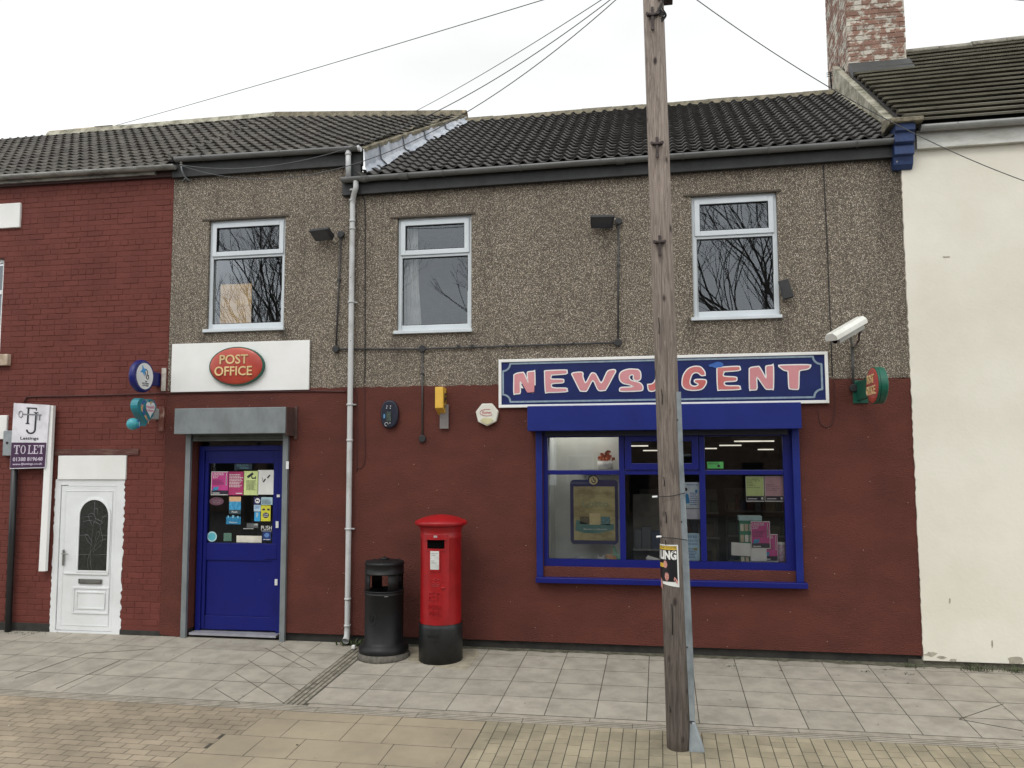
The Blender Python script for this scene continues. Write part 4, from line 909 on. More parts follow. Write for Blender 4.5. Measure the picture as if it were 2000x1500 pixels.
# ------------------------------------------------------------------ signs on the facade
def fset(pts, Y): return [(P(px, py, Y).x, P(px, py, Y).z) for px, py in pts]
# NEWSAGENT fascia sign
YF = -.045
ns = thing('shop_sign', (0, -.03, 3.1), 'long blue sign board with pink NEWSAGENT lettering above the shop window', 'sign')
sg = [P(974, 705, YF), P(1613, 688, YF), P(1620, 787, YF), P(977, 794, YF)]
zl_ = (P(974, 703, YF).z+P(1614, 686, YF).z)/2; zb2 = (P(1620, 788, YF).z+P(977, 796, YF).z)/2; X0, X1 = P(974, 750, YF).x, P(1618, 740, YF).x
navy = M('navy_board', lin(22, 36, 92), lin(18, 30, 80), rough=.45, scale=4, spec=.3)
a = MB(); a.box(X0+.02, YF+.005, zb2+.02, X1-.02, -.014, zl_-.02); a.build('board', navy, ns)
for q in ((X0, zb2, X1, zb2+.035), (X0, zl_-.035, X1, zl_), (X0, zb2+.035, X0+.035, zl_-.035), (X1-.035, zb2+.035, X1, zl_-.035)):
    a = MB(); a.box(q[0], YF-.012, q[1], q[2], -.014, q[3]); a.build('frame', white_d, ns, bevel=.004)
def npt(cx, cy):
    p = P(960+cx/2.9412, 660+cy/2.94, YF); return (p.x, p.z)
a = MB(); ln = [(66, 180), (80, 178), (98, 165), (103, 150)]
gl_ = M('sign_line', lin(140, 158, 172), lin(120, 138, 156), rough=.5, scale=30)
tl, tr_, br_, bl_ = npt(66, 150), npt(1892, 104), npt(1903, 342), npt(66, 366)
x0, x1 = (tl[0]+bl_[0])/2, (tr_[0]+br_[0])/2; zt_, zb_ = (tl[1]+tr_[1])/2, (bl_[1]+br_[1])/2; cn = .09; t = .011
def arcp(cx, cz, a0, a1, r): return [(cx+r*math.cos(math.radians(a0+(a1-a0)*k/6)), cz+r*math.sin(math.radians(a0+(a1-a0)*k/6))) for k in range(7)]
path = arcp(x0, zt_, -90, 0, cn)+arcp(x1, zt_, 180, 270, cn)+arcp(x1, zb_, 90, 180, cn)+arcp(x0, zb_, 0, 90, cn)
n = len(path)
for i in range(n):
    p, q = Vector((*path[i], 0)), Vector((*path[(i+1) % n], 0)); d = (q-p); 
    if d.length < 1e-4: continue
    d.normalize(); s_ = Vector((-d.y, d.x, 0))*t; p -= d*.004; q += d*.004
    a.add([(v.x, YF-.0015-.0002*(i % 2), v.y) for v in (p-s_, q-s_, q+s_, p+s_)], [(0, 1, 2, 3)])
a.build('border_line', gl_, ns)
LET = dict(
 N=[[(132,214),(146,206),(172,202),(186,206),(212,262),(208,205),(218,197),(240,195),(246,202),(246,303),(238,311),(214,313),(202,308),(164,246),(163,310),(154,317),(138,318),(131,311)]],
 E=[[(308,195),(318,191),(420,187),(430,193),(425,204),(348,210),(342,216),(342,238),(405,240),(412,247),(405,255),(346,261),(350,288),(424,291),(430,299),(424,306),(328,310),(312,302)]],
 W=[[(464,208),(472,203),(512,199),(523,206),(522,222),(541,262),(572,210),(584,204),(596,209),(604,222),(632,262),(664,200),(680,188),(704,185),(710,193),(700,212),(658,290),(648,298),(622,300),(610,290),(582,240),(548,298),(536,303),(515,302),(506,292)]],
 S=[[(840,184),(852,196),(855,222),(850,238),(832,242),(818,234),(818,214),(806,208),(790,218),(790,234),(806,248),(846,258),(864,274),(866,292),(852,301),(750,304),(739,296),(748,287),(796,285),(818,278),(792,266),(758,258),(740,240),(738,212),(752,194),(790,182)]],
 A=[[(900,270),(935,258),(968,184),(985,172),(1006,176),(1016,200),(1036,286),(1028,298),(1006,300),(996,290),(990,272),(958,274),(944,292),(930,302),(906,300)]],
 G=[[(1224,212),(1206,213),(1190,200),(1172,196),(1152,206),(1140,232),(1136,258),(1148,276),(1172,280),(1190,270),(1186,260),(1170,252),(1174,242),(1222,242),(1231,252),(1224,272),(1204,292),(1160,298),(1118,292),(1100,274),(1098,248),(1106,212),(1130,180),(1162,167),(1192,167),(1208,176),(1222,196)]],
 E2=[[(1298,178),(1310,172),(1412,166),(1423,173),(1418,184),(1338,191),(1332,198),(1332,222),(1398,227),(1406,236),(1398,245),(1338,250),(1344,276),(1416,278),(1424,286),(1417,293),(1318,296),(1302,287)]],
 N2=[[(1484,178),(1494,172),(1526,168),(1540,173),(1578,236),(1578,172),(1586,163),(1608,161),(1616,168),(1616,282),(1608,291),(1586,292),(1572,284),(1523,220),(1522,286),(1512,295),(1494,295),(1485,287)]],
 T=[[(1655,164),(1668,159),(1815,157),(1827,165),(1815,176),(1774,184),(1764,198),(1761,282),(1752,292),(1722,290),(1711,280),(1707,198),(1700,187),(1680,182)]])
pink = [M('pink_letter', lin(206, 142, 146), lin(196, 128, 132), rough=.5, scale=2), M('red_letter', lin(190, 98, 92), lin(200, 122, 122), rough=.5, scale=3)]
for k, (ch_, polys) in enumerate(LET.items()):
    pts = [npt(*p) for p in polys[0]]
    mb = MB(); v, f_ = curve_fill(pts, facing(YF), .0030, .0135); mb.add(v, f_); lo_ = mb.build('letter', white_d, ns)
    mb = MB(); v, f_ = curve_fill(pts, facing(YF), .0050, .000); mb.add(v, f_); mb.build('letter_face', pink[1 if ch_ in ('G', 'E2', 'A') else 0], lo_)
mb = MB(); v, f_ = curve_fill([npt(*p) for p in ((1248,155),(1262,150),(1275,146),(1295,138),(1318,140),(1332,152),(1325,166),(1300,170),(1285,174),(1268,166),(1252,166))], facing(YF), .0062); mb.add(v, f_); mb.build('paint_smear', M('smear', lin(52, 100, 176), rough=.4), ns)
# white fascia sign with oval badge
Yp = -.04
ps = thing('fascia_sign', (-5.4, -.02, 3.4), 'white sign board with red oval badge above the blue door', 'sign')
u, v = P(336, 672, Yp), P(603, 761, Yp); a = MB(); a.box(u.x, Yp, v.z, v.x, -.014, u.z); a.build('board', white_d, ps, bevel=.004)
c0, c1, c2, c3 = P(408, 714, Yp-.05), P(515, 714, Yp-.05), P(462, 677, Yp-.05), P(462, 753, Yp-.05); ccx, ccz = (c0.x+c1.x)/2, (c2.z+c3.z)/2; rx, rz = (c1.x-c0.x)/2, (c2.z-c3.z)/2
grn = M('sign_green', lin(24, 92, 74), lin(18, 76, 62), rough=.4, scale=3, spec=.4); osign = M('sign_red', lin(184, 78, 60), lin(164, 58, 48), rough=.28, scale=3); gold = M('sign_gold', lin(220, 194, 140), rough=.5)
BOLD = .012
def badge(parent, mapf, cu, cv, rx, rz, words, dome=.03, th=.05, back=False):
    mb = MB(); flat(mb, disc(cu, cv, rx, rz), mapf, 0, th); o = mb.build('rim', grn, parent, bevel=.006)
    mb = MB(); n = 48; rings = []
    for j in range(9):
        t = j/8; k = math.cos(t*math.pi/2*.985); hh = th+.001+dome*math.sin(t*math.pi/2)
        rings.append([mapf(cu+rx*.955*k*math.cos(2*math.pi*i/n), cv+rz*.945*k*math.sin(2*math.pi*i/n), hh) for i in range(n)])
    vs = [p for r in rings for p in r]; mb.add(vs, [(j*n+i, j*n+(i+1) % n, (j+1)*n+(i+1) % n, (j+1)*n+i) for j in range(8) for i in range(n)], True); mb.build('oval_face', osign, parent)
    mb = MB()
    for s_, x0_, x1_, z0_, z1_ in words: put_text(mb, s_, mapf, cu+x0_*rx, cu+x1_*rx, cv+z0_*rz, cv+z1_*rz, th+dome+.006)
    mb.build('lettering', gold, parent)
WORDS = (('POST', -.56, .47, .1, .58), ('OFFICE', -.74, .62, -.5, -.02))
badge(ps, facing(Yp), ccx, ccz, rx, rz, WORDS)
# oval sign projecting at the right
pr_ = thing('projecting_sign', (2.2, -.5, 3.0), 'green rimmed oval projecting sign beside the white security camera', 'sign')
xs_ = 2.17
e0, e1 = PX(1696, 755, xs_), PX(1721, 755, xs_); f0, f1 = PX(1706, 717, xs_), PX(1706, 790, xs_)
cu_, cv_ = -(e0.y+e1.y)/2, (f0.z+f1.z)/2
badge(pr_, side_minus(xs_), cu_, cv_, abs(e1.y-e0.y)/2, (f0.z-f1.z)/2, WORDS, dome=.015, th=.02)
mb = MB(); flat(mb, disc(cu_, cv_, abs(e1.y-e0.y)/2-.002, (f0.z-f1.z)/2-.002), side_minus(xs_), -.075, -.0005); mb.build('casing', grn, pr_, bevel=.012)
u, v = P(1676, 746, -.02), P(1696, 779, -.02); mb = MB(); mb.box(xs_+.02, e0.y-.06, cv_-.10, xs_+.07, -.014, cv_+.11); mb.build('arm', grn, pr_, bevel=.004)
mb = MB(); mb.box(xs_-.02, -.03, cv_-.13, xs_+.14, -.013, cv_+.13); mb.build('wall_plate', grn, pr_, bevel=.003)
# blue rimmed round sign, left
lt_ = thing('projecting_sign', (-6.5, -.35, 3.3), 'dark blue oval projecting sign with white face above the teal heart sign', 'sign')
xs_ = -6.46; db = M('lottery_blue', lin(26, 32, 104), rough=.35, spec=.4)
e0, e1 = PX(261, 734, xs_), PX(303, 734, xs_); f0, f1 = PX(284, 703, xs_), PX(284, 767, xs_); cu_, cv_ = (e0.y+e1.y)/2-.0, (f0.z+f1.z)/2; ru, rv = abs(e1.y-e0.y)/2, (f0.z-f1.z)/2
mp_ = side_plus(xs_)
mb = MB(); flat(mb, disc(cu_, cv_, ru, rv), mp_, -.085, .0); mb.build('casing', db, lt_, bevel=.03, seg=4)
mb = MB(); flat(mb, disc(cu_, cv_, ru*.76, rv*.80), mp_, 0.0005, .006); mb.build('face', white, lt_)
mb = MB(); mb.box(xs_-.10, cu_+ru-.05, cv_-.1, xs_-.03, -.01, cv_+.08); mb.build('arm', db, lt_, bevel=.01)
mb = MB(); st = [(cu_-.16*ru+r_*math.cos(math.radians(a_+20)), cv_+.33*rv+r_*math.sin(math.radians(a_+20))) for k in range(8) for a_, r_ in ((k*45, .075 if k % 2 == 0 else .03),)]
flat(mb, st, mp_, .0065, .008); mb.build('star', M('star_blue', lin(60, 150, 214), rough=.5), lt_)
mb = MB(); ink = M('ink', lin(30, 32, 44), rough=.6)
for c_ in ([(-.02, .30), (.06, .1), (.12, -.08), (.2, -.16), (.33, -.1), (.3, .1), (.2, .02)], [(.1, .4), (.22, .3), (.18, .1)]):
    mb.tube(smooth_path([mp_(cu_+a_*ru, cv_+b_*rv, .009) for a_, b_ in c_], 4), .005, 5)
mb.build('hand_mark', ink, lt_)
mb = MB(); put_text(mb, 'THE', mp_, cu_+.0*ru, cu_+.2*ru, cv_-.36*rv, cv_-.27*rv, .008); put_text(mb, 'NATIONAL', mp_, cu_-.25*ru, cu_+.4*ru, cv_-.49*rv, cv_-.39*rv, .008); put_text(mb, 'LOTTERY', mp_, cu_-.2*ru, cu_+.38*ru, cv_-.62*rv, cv_-.52*rv, .008); mb.build('lettering', ink, lt_)
mb = MB(); u, v = P(317, 719, -.012), P(324, 764, -.012); 
wb = thing('sign_batten', ((u.x+v.x)/2, -.01, 3.3), 'white painted batten on the wall joint right of the round blue sign', 'batten')
mb.box(u.x, -.028, v.z, v.x, -.008, u.z); mb.build('batten', M('old_white', lin(196, 190, 180), lin(160, 150, 140), rough=.7, scale=14), wb, bevel=.003)
mb = MB(); u, v = P(311, 794, -.012), P(320, 842, -.012)
wb = thing('sign_batten', ((u.x+v.x)/2, -.01, 2.8), 'peeling brown batten on the wall right of the teal heart sign', 'batten')
mb.box(u.x, -.02, v.z, v.x, -.008, u.z); mb.build('batten', M('old_batten', lin(112, 64, 54), lin(168, 140, 126), rough=.8, scale=12, lo=.52, hi=.62, stretch=(1, 1, .4)), wb)
# teal heart sign
ht = thing('projecting_sign', (-6.5, -.35, 2.8), 'teal heart shaped projecting sign with a round ball below it', 'sign')
xs_ = -6.46; teal = M('teal', lin(44, 128, 140), lin(36, 112, 124), rough=.35)
e0, e1 = PX(268, 800, xs_), PX(304, 800, xs_); f0, f1 = PX(285, 778, xs_), PX(284, 832, xs_); cu_, ru = (e0.y+e1.y)/2, abs(e1.y-e0.y)/2; cv_, rv = (f0.z+f1.z)/2, (f0.z-f1.z)/2
def heart(cu, cv, ru, rv, n=40):
    out = []
    for k in range(n):
        t = 2*math.pi*k/n; x = 16*math.sin(t)**3; y = 13*math.cos(t)-5*math.cos(2*t)-2*math.cos(3*t)-math.cos(4*t); out.append((cu+ru*x/16, cv+rv*(y+2.5)/14.5))
    return out
mb = MB(); flat(mb, heart(cu_, cv_, ru, rv), mp_, -.10, 0); mb.build('heart_body', teal, ht, bevel=.022, seg=3)
mb = MB(); flat(mb, heart(cu_+.04, cv_, ru*.85, rv*.88), mp_, .0005, .004); mb.build('rainbow_face', M('rainbow', lin(214, 176, 110), lin(60, 96, 150), rough=.4, scale=9, lo=.44, hi=.56), ht)
mb = MB(); flat(mb, heart(cu_+.06, cv_+.01, ru*.7, rv*.74), mp_, .0045, .006); mb.build('teal_band', teal, ht)
mb = MB(); flat(mb, heart(cu_+.07, cv_+.03, ru*.5, rv*.58), mp_, .0065, .009); mb.build('white_heart', white, ht)
mb = MB(); put_text(mb, 'Health', mp_, cu_-.02, cu_+.15, cv_+.05, cv_+.09, .0095); put_text(mb, 'Lottery', mp_, cu_-.02, cu_+.16, cv_+.0, cv_+.045, .0095); mb.build('lettering', M('mag_ink', lin(190, 60, 120), rough=.5), ht)
bc = PX(265, 828, xs_); br = .075
mb = MB(); mb.lathe([(0.001, -br)]+[(br*math.cos(math.radians(a_)), br*math.sin(math.radians(a_))) for a_ in range(-80, 81, 10)]+[(0.001, br)], (xs_-.04, bc.y, bc.z), 24); bo = mb.build('ball', M('light_teal', lin(64, 158, 170), rough=.35), ht)
mb = MB(); flat(mb, disc(bc.y+.012, bc.z, .046, .05, 24), side_plus(xs_-.04+br*.80), .0, .006); mb.build('ball_face', M('ball_blue', lin(40, 104, 168), rough=.4), bo)
mb = MB(); put_text(mb, '£1', side_plus(xs_-.04+br*.80), bc.y-.018, bc.y+.04, bc.z-.028, bc.z+.03, .007); mb.build('lettering', white, bo)
mb = MB(); mb.box(xs_-.09, cu_+ru-.08, cv_-.08, xs_-.03, -.01, cv_+.06); mb.build('arm', M('pale_arm', lin(170, 180, 180), rough=.5), ht, bevel=.006)
# yellow projecting sign
yl = thing('projecting_sign', (-2.65, -.2, 3.0), 'yellow pencil pointed projecting sign between the conduit and the alarm box', 'sign')
xs_ = -2.60; ye = M('sign_yellow', lin(222, 178, 70), lin(206, 160, 60), rough=.4, scale=3); mp_ = side_plus(xs_)
y0 = PX(865, 790, xs_).y; y1 = PX(879, 790, xs_).y; 
z0, z1, z2 = PX(864, 755, xs_).z, PX(866, 797, xs_).z, PX(872, 814, xs_).z
mb = MB(); flat(mb, [(y0, z1), ((y0+y1)/2+.02, z2), (y1, z1+.03), (y1, z0-.02), (y0, z0)], mp_, -.10, 0); mb.build('casing', ye, yl, bevel=.006)
mb = MB(); put_text(mb, 'Pay', mp_, y0+.06, y1-.03, z1+.06, z1+.13, .001); put_text(mb, 'Point', mp_, y0+.06, y1-.02, z1-.02, z1+.045, .001)
put_text(mb, 'P', mp_, y0+.07, y1-.06, z0-.2, z0-.07, .001); mb.build('lettering', ink, yl)
mb = MB(); mb.box(xs_-.07, y1-.03, z1-.0, xs_-.02, -.014, z0-.06); mb.build('arm', steel, yl)
mb = MB(); u, v = P(859, 800, -.05), P(876, 837, -.05); mb.box(u.x, -.055, v.z, v.x, -.045, P(860, 790, -.05).z); mb.box(u.x+.02, -.045, v.z+.05, v.x-.02, -.013, v.z+.2); mb.build('grey_plate', M('plate_grey', lin(124, 118, 116), rough=.5), yl)
# alarm box
al = thing('alarm_box', (-2.09, -.05, 2.8), 'white seven sided alarm box on the red wall under the blue sign', 'alarm box')
c = P(951, 809, -.07); r = .145; hp = [(c.x+r*math.sin(2*math.pi*k/7), c.z+r*1.02*math.cos(2*math.pi*k/7)) for k in range(7)]; hp = [(c.x+r*math.sin(2*math.pi*(k+.5)/7), c.z+r*math.cos(2*math.pi*(k+.5)/7)) for k in range(7)]
mb = MB(); flat(mb, hp, facing(-.013), 0, .06); mb.build('casing', M('alarm_white', lin(214, 214, 206), lin(204, 200, 184), rough=.4, scale=4), al, bevel=.012, seg=3)
mb = MB(); flat(mb, [(c.x-.085, c.z-.07), (c.x-.04, c.z-.045), (c.x+.04, c.z-.045), (c.x+.085, c.z-.07), (c.x+.05, c.z-.105), (c.x, c.z-.128), (c.x-.05, c.z-.105)], facing(-.0735), 0, .004); mb.build('strobe_lens', M('lens', lin(206, 200, 160), rough=.3), al, bevel=.002)
mb = MB(); mb.tube([Vector((c.x+.085*math.cos(math.radians(a_)), -.0745, c.z+.02+.04*math.sin(math.radians(a_)))) for a_ in range(60, 330, 12)], .003, 4); mb.build('logo_ring', M('logo_red', lin(180, 50, 66), rough=.5), al)
mb = MB(); put_text(mb, 'Romec', facing(-.0735), c.x-.055, c.x+.058, c.z+.005, c.z+.04, .001); mb.build('lettering', M('logo_red', (1, 1, 1)), al)
# dark oval open-fronted unit
ov = thing('oval_unit', (-3.33, -.03, 2.8), 'dark blue oval light unit with its cover missing beside the long conduit', 'sign light')
c = P(761, 809, -.05); r0, r1 = .115, .175
mb = MB(); flat(mb, [(c.x+r0*math.copysign(abs(math.cos(t))**.8, math.cos(t)), c.z+r1*math.copysign(abs(math.sin(t))**.9, math.sin(t))) for t in [2*math.pi*k/40 for k in range(40)]], facing(-.013), 0, .06); mb.build('casing', M('unit_navy', lin(20, 24, 44), rough=.4), ov, bevel=.02, seg=3)
mb = MB(); mb.box(c.x-.03, -.084, c.z-.09, c.x+.03, -.0735, c.z+.03); mb.build('circuit_board', M('circuit', lin(70, 84, 74), lin(30, 34, 34), rough=.5, scale=60, lo=.45, hi=.55), ov)
for dx, dz in ((-.025, .10), (.02, .1), (-.03, .075), (.018, .072), (.015, -.11)):
    mb = MB(); mb.lathe([(.001, .006), (.006, .004), (.006, -.004), (.001, -.006)], (c.x+dx, -.078, c.z+dz), 8); mb.build('screw', white, ov)
mb = MB(); mb.tube([Vector((c.x-.03+.022*math.cos(t), -.08, c.z-.125+.022*math.sin(t))) for t in [math.radians(k) for k in range(-10, 300, 24)]], .003, 5); mb.build('loose_wire', white, ov)
mb = MB(); mb.box(c.x-.07, -.079, c.z-.05, c.x-.05, -.0735, c.z+.0); mb.build('terminal', M('terminal', lin(90, 150, 190), rough=.5), ov)

BOLD = .014
# ------------------------------------------------------------------ TO LET board
tl_ = thing('letting_board', (-8.4, -.4, 2.6), 'white and purple TO LET board hung on a white post by the white door', 'sign')
YT = -.12
q = [P(27, 787, YT), P(103, 791, YT), P(88, 914, YT), P(19, 916, YT)]
bw = P(96, 792, YT).x
A_, B_, C_, D_ = P(27, 787, YT), P(97, 791, YT), P(88, 914, YT), P(19, 916, YT)
mb = MB(); mb.hexa([D_, C_, B_, A_], [p+Vector((0, .012, 0)) for p in (D_, C_, B_, A_)]); mb.build('board', M('board_white', lin(222, 220, 226), rough=.45), tl_)
def tmap(cx, cy):   # crop of the board -> plane
    return P(cx*350/1641., 640+cy*320/1500., YT)
def bl(u, v, w=0):  # bilinear over the board, u right, v up
    p = D_.lerp(C_, u).lerp(A_.lerp(B_, u), v); return Vector((p.x, YT-.002-w, p.z))
mp_ = lambda u, v, w: bl(u, v, w)
mb = MB(); mb.prism([bl(.01, .015), bl(.99, .015), bl(.99, .40), bl(.01, .40)], (0, -.002, 0)); mb.build('purple_panel', M('purple', lin(62, 26, 66), rough=.45), tl_)
mb = MB(); put_text(mb, 'Lettings', mp_, .25, .76, .43, .49, .001)
def rct(mb, x0, z0, x1, z1, w=.001): mb.add([mp_(x0, z0, w), mp_(x1, z0, w), mp_(x1, z1, w), mp_(x0, z1, w)], [(0, 1, 2, 3)])
rct(mb, .40, .70, .45, .94); rct(mb, .37, .685, .48, .70); rct(mb, .37, .925, .66, .945, .0012); rct(mb, .635, .90, .66, .925); rct(mb, .62, .60, .67, .86); rct(mb, .58, .86, .71, .875)
for k in range(6):
    a0, a1 = math.radians(180+30*k), math.radians(210+30*k); cxx, czz = .53, .60
    mb.add([mp_(cxx+r_*math.cos(a_)*1.0, czz+r_*math.sin(a_)*.5, .0008) for a_, r_ in ((a0, .14), (a1, .14), (a1, .09), (a0, .09))], [(0, 1, 2, 3)])
mb.build('monogram', ink, tl_)
mb = MB(); gy = M('key_grey', lin(128, 128, 134), rough=.5)
rct(mb, .28, .825, .80, .845, .002); rct(mb, .66, .75, .69, .825, .002); rct(mb, .73, .75, .77, .825, .002); mb.tube([mp_(.22+.055*math.cos(t), .835+.05*math.sin(t), .003) for t in [math.radians(k) for k in range(0, 361, 30)]], .0045, 5); mb.build('key_mark', gy, tl_)
mb = MB(); pw = M('board_print', lin(206, 196, 212), rough=.5); w_ = .004
# serif letters TO LET
def serif(mb, ch_, x, z, W_, H_):
    t = W_*.24; s = H_*.09; R_ = lambda a, b, c, d: rct(mb, x+a, z+b, x+c, z+d, w_)
    if ch_ == 'T': R_(W_*.38, 0, W_*.38+t, H_); R_(0, H_-s*1.3, W_*.38, H_); R_(W_*.38+t, H_-s*1.3, W_, H_); R_(W_*.22, 0, W_*.38, s); R_(W_*.38+t, 0, W_*.8, s); R_(0, H_-s*3.2, W_*.1, H_-s*1.3); R_(W_*.9, H_-s*3.2, W_, H_-s*1.3)
    if ch_ == 'L': R_(W_*.14, 0, W_*.14+t, H_); R_(0, H_-s, W_*.14, H_); R_(W_*.14+t, H_-s, W_*.55, H_); R_(0, 0, W_*.14, s); R_(W_*.14+t, 0, W_, s); R_(W_*.88, s, W_, s*3.2)
    if ch_ == 'E': R_(W_*.14, 0, W_*.14+t, H_); R_(0, H_-s, W_*.14, H_); R_(W_*.14+t, H_-s, W_*.92, H_); R_(0, 0, W_*.14, s); R_(W_*.14+t, 0, W_, s); R_(W_*.88, s, W_, s*3.2); R_(W_*.82, H_-s*3, W_*.92, H_-s); R_(W_*.14+t, H_*.48, W_*.66, H_*.48+s)
    if ch_ == 'O':
        n = 20
        for k in range(n):
            a0, a1 = 2*math.pi*k/n, 2*math.pi*(k+1)/n; cx_, cz_ = x+W_/2, z+H_/2
            mb.add([mp_(cx_+W_/2*math.cos(a0), cz_+H_/2*math.sin(a0), w_), mp_(cx_+W_/2*math.cos(a1), cz_+H_/2*math.sin(a1), w_), mp_(cx_+W_*.27*math.cos(a1), cz_+H_*.42*math.sin(a1), w_), mp_(cx_+W_*.27*math.cos(a0), cz_+H_*.42*math.sin(a0), w_)], [(0, 1, 2, 3)])
for c_, x_, ww in (('T', .09, .17), ('O', .28, .15), ('L', .49, .14), ('E', .64, .14), ('T', .79, .15)): serif(mb, c_, x_, .225, ww, .135)
put_text(mb, '01388 819648', mp_, .08, .92, .115, .175, w_); put_text(mb, 'www.fjlettings.co.uk', mp_, .08, .92, .045, .088, w_); mb.build('lettering', pw, tl_)
a, b, c, d = P(97, 791, -.10), P(104, 792, -.10), P(88, 1116, -.10), P(75, 1116, -.10)
mb = MB(); mb.hexa([P(75, 1116, -.10), P(88, 1116, -.10), P(104, 792, -.10), P(92, 792, -.10)], [p+Vector((0, .05, 0)) for p in (P(75, 1116, -.10), P(88, 1116, -.10), P(104, 792, -.10), P(92, 792, -.10))]); mb.build('post', white_d, tl_, bevel=.003)
# grey meter box
mt_ = thing('meter_box', (-8.75, -.05, 2.5), 'small grey box on the brick wall behind the letting board', 'utility box')
u, v = P(7, 841, -.06), P(40, 890, -.06); mb = MB(); mb.box(u.x, -.065, v.z, v.x, -.006, u.z); mb.build('casing', M('box_grey', lin(146, 152, 156), lin(120, 126, 130), rough=.5), mt_, bevel=.008)
u = P(14, 865, -.066); mb = MB(); mb.tube([(u.x, -.066, u.z), (u.x, -.072, u.z)], .018, 12); mb.build('key_hole', gasket, mt_)

# ------------------------------------------------------------------ lamps, conduits, camera
def conduit(name, label, runs, boxes, cat='conduit', r=.011):
    t = thing(name, runs[0][0], label, cat)
    for rn in runs:
        mb = MB(); mb.tube(rn, r, 8); mb.build('tube', M('conduit_grey', lin(70, 70, 70), lin(52, 52, 52), rough=.5, scale=8), t)
    for b in boxes:
        mb = MB(); b = Vector(b); mb.tube([b+Vector((0, .018, 0)), b+Vector((0, -.02, 0))], .045, 14); mb.build('junction_box', M('jbox', lin(40, 40, 42), rough=.5), t, bevel=.006)
    return t
Y = -.025
j1, j2, j3, j4, j5, j6 = [P(*q, Y) for q in ((656, 682), (1207, 669), (825, 681), (825, 857), (666, 458), (1208, 432))]
ct = conduit('electrical_conduit', 'long black conduit linking both floodlights across the pebbledash', [(j1, j3, j2), (j1, j5), (j2, j6), (j3, j4)], (j1, j2, j3, j4, j5, j6))
for (a, b, fr_) in ((j1, j5, .6), (j2, j6, .63), (j3, j4, .28), (j1, j2, .45), (j1, j2, .62), (j1, j2, .85), (j1, j2, .5)):
    p = a.lerp(b, fr_); mb = MB(); mb.box(p.x-.02, p.y-.014, p.z-.012, p.x+.02, -.002, p.z+.012); mb.build('saddle_clip', M('jbox', (1, 1, 1)), ct)
def flood(px, py, Yc, label, yaw):
    c = P(px, py, Yc); t = thing('floodlight', c, label, 'floodlight'); R_ = Matrix.Rotation(yaw, 3, 'Z') @ Matrix.Rotation(math.radians(-32), 3, 'X')
    def tr(pts): return [c+R_ @ Vector(p) for p in pts]
    mb = MB(); w, h = .145, .085
    mb.hexa(tr([(-w, -h, .0), (w, -h, .0), (w, -h, .04), (-w, -h, .04)]), tr([(-w*.9, h, -.02), (w*.9, h, -.02), (w*.9, h, .06), (-w*.9, h, .06)])); mb.build('housing', M('flood_black', lin(40, 40, 42), rough=.5), t, bevel=.008)
    for k in range(6):
        mb = MB(); x = -w*.75+k*w*.3; mb.hexa(tr([(x, -h*.7, .04), (x+.006, -h*.7, .04), (x+.006, -h*.7, .055), (x, -h*.7, .055)]), tr([(x, h*.9, .055), (x+.006, h*.9, .055), (x+.006, h*.9, .08), (x, h*.9, .08)])); mb.build('cooling_fin', M('flood_black', (1, 1, 1)), t)
    mb = MB(); mb.hexa(tr([(-w*.82, -h*.85, -.004), (w*.82, -h*.85, -.004), (w*.82, -h*.85, -.001), (-w*.82, -h*.85, -.001)]), tr([(-w*.78, h*.8, -.022), (w*.78, h*.8, -.022), (w*.78, h*.8, -.018), (-w*.78, h*.8, -.018)])); mb.build('glass', M('flood_glass', lin(60, 62, 64), rough=.15), t)
    mb = MB(); mb.tube([c+Vector((.0, .05, 0)), Vector((c.x+.02, -.01, c.z-.01))], .016, 8); mb.build('bracket', M('flood_black', (1, 1, 1)), t)
    return c
c = flood(628, 459, -.16, 'black floodlight between the left window and the downpipe', math.radians(-12))
mb = MB(); mb.tube(smooth_path([c+Vector((.1, .04, -.03)), c+Vector((.14, .06, -.11)), c+Vector((.2, .1, -.06)), Vector(j5)], 5), .005, 6); tag(mb.build('lamp_cable', gasket), 'short looped cable under the left floodlight', 'cable')
c = flood(1176, 434, -.14, 'black floodlight high on the pebbledash left of the wooden pole', math.radians(8))
mb = MB(); mb.tube(smooth_path([c+Vector((.12, .04, 0)), c+Vector((.16, .06, -.03)), Vector(j6)], 5), .006, 6); tag(mb.build('lamp_cable', gasket), 'short cable from the right floodlight to its box', 'cable')
# CCTV camera
cc = thing('security_camera', (2.2, -.3, 3.9), 'white security camera on a bracket at the right end of the pebbledash', 'camera')
a0, a1 = P(1625, 660, -.62), P(1680, 628, -.33); ax = (a1-a0); L = ax.length; ax.normalize(); sdv = ax.cross(Vector((0, 0, 1))).normalized(); uv = sdv.cross(ax).normalized()
def cbox(mb, s0, s1, w, z0, z1, ch=.02):
    pr = [(-w, z0), (w, z0), (w, z1-ch), (w-ch, z1), (-w+ch, z1), (-w, z1-ch)]
    mb.prism([a0+ax*s0+sdv*x+uv*z for x, z in pr], ax*(s1-s0))
cw = M('camera_white', lin(226, 226, 220), lin(210, 210, 202), rough=.35, scale=5)
mb = MB(); cbox(mb, .03, L-.03, .058, -.08, .03); mb.build('body', M('camera_grey', lin(160, 160, 154), rough=.4), cc, bevel=.004)
mb = MB(); cbox(mb, -.02, L+.02, .078, -.03, .055, .035); mb.build('sun_shield', cw, cc, bevel=.004)
mb = MB(); p = a0+ax*.029-uv*.045; mb.tube([p, p-ax*.004], .03, 16); mb.build('lens', M('lens_black', lin(14, 14, 16), rough=.1), cc)
p = a0+ax*(L*.62)-uv*.055; wl = P(1665, 680, -.0)
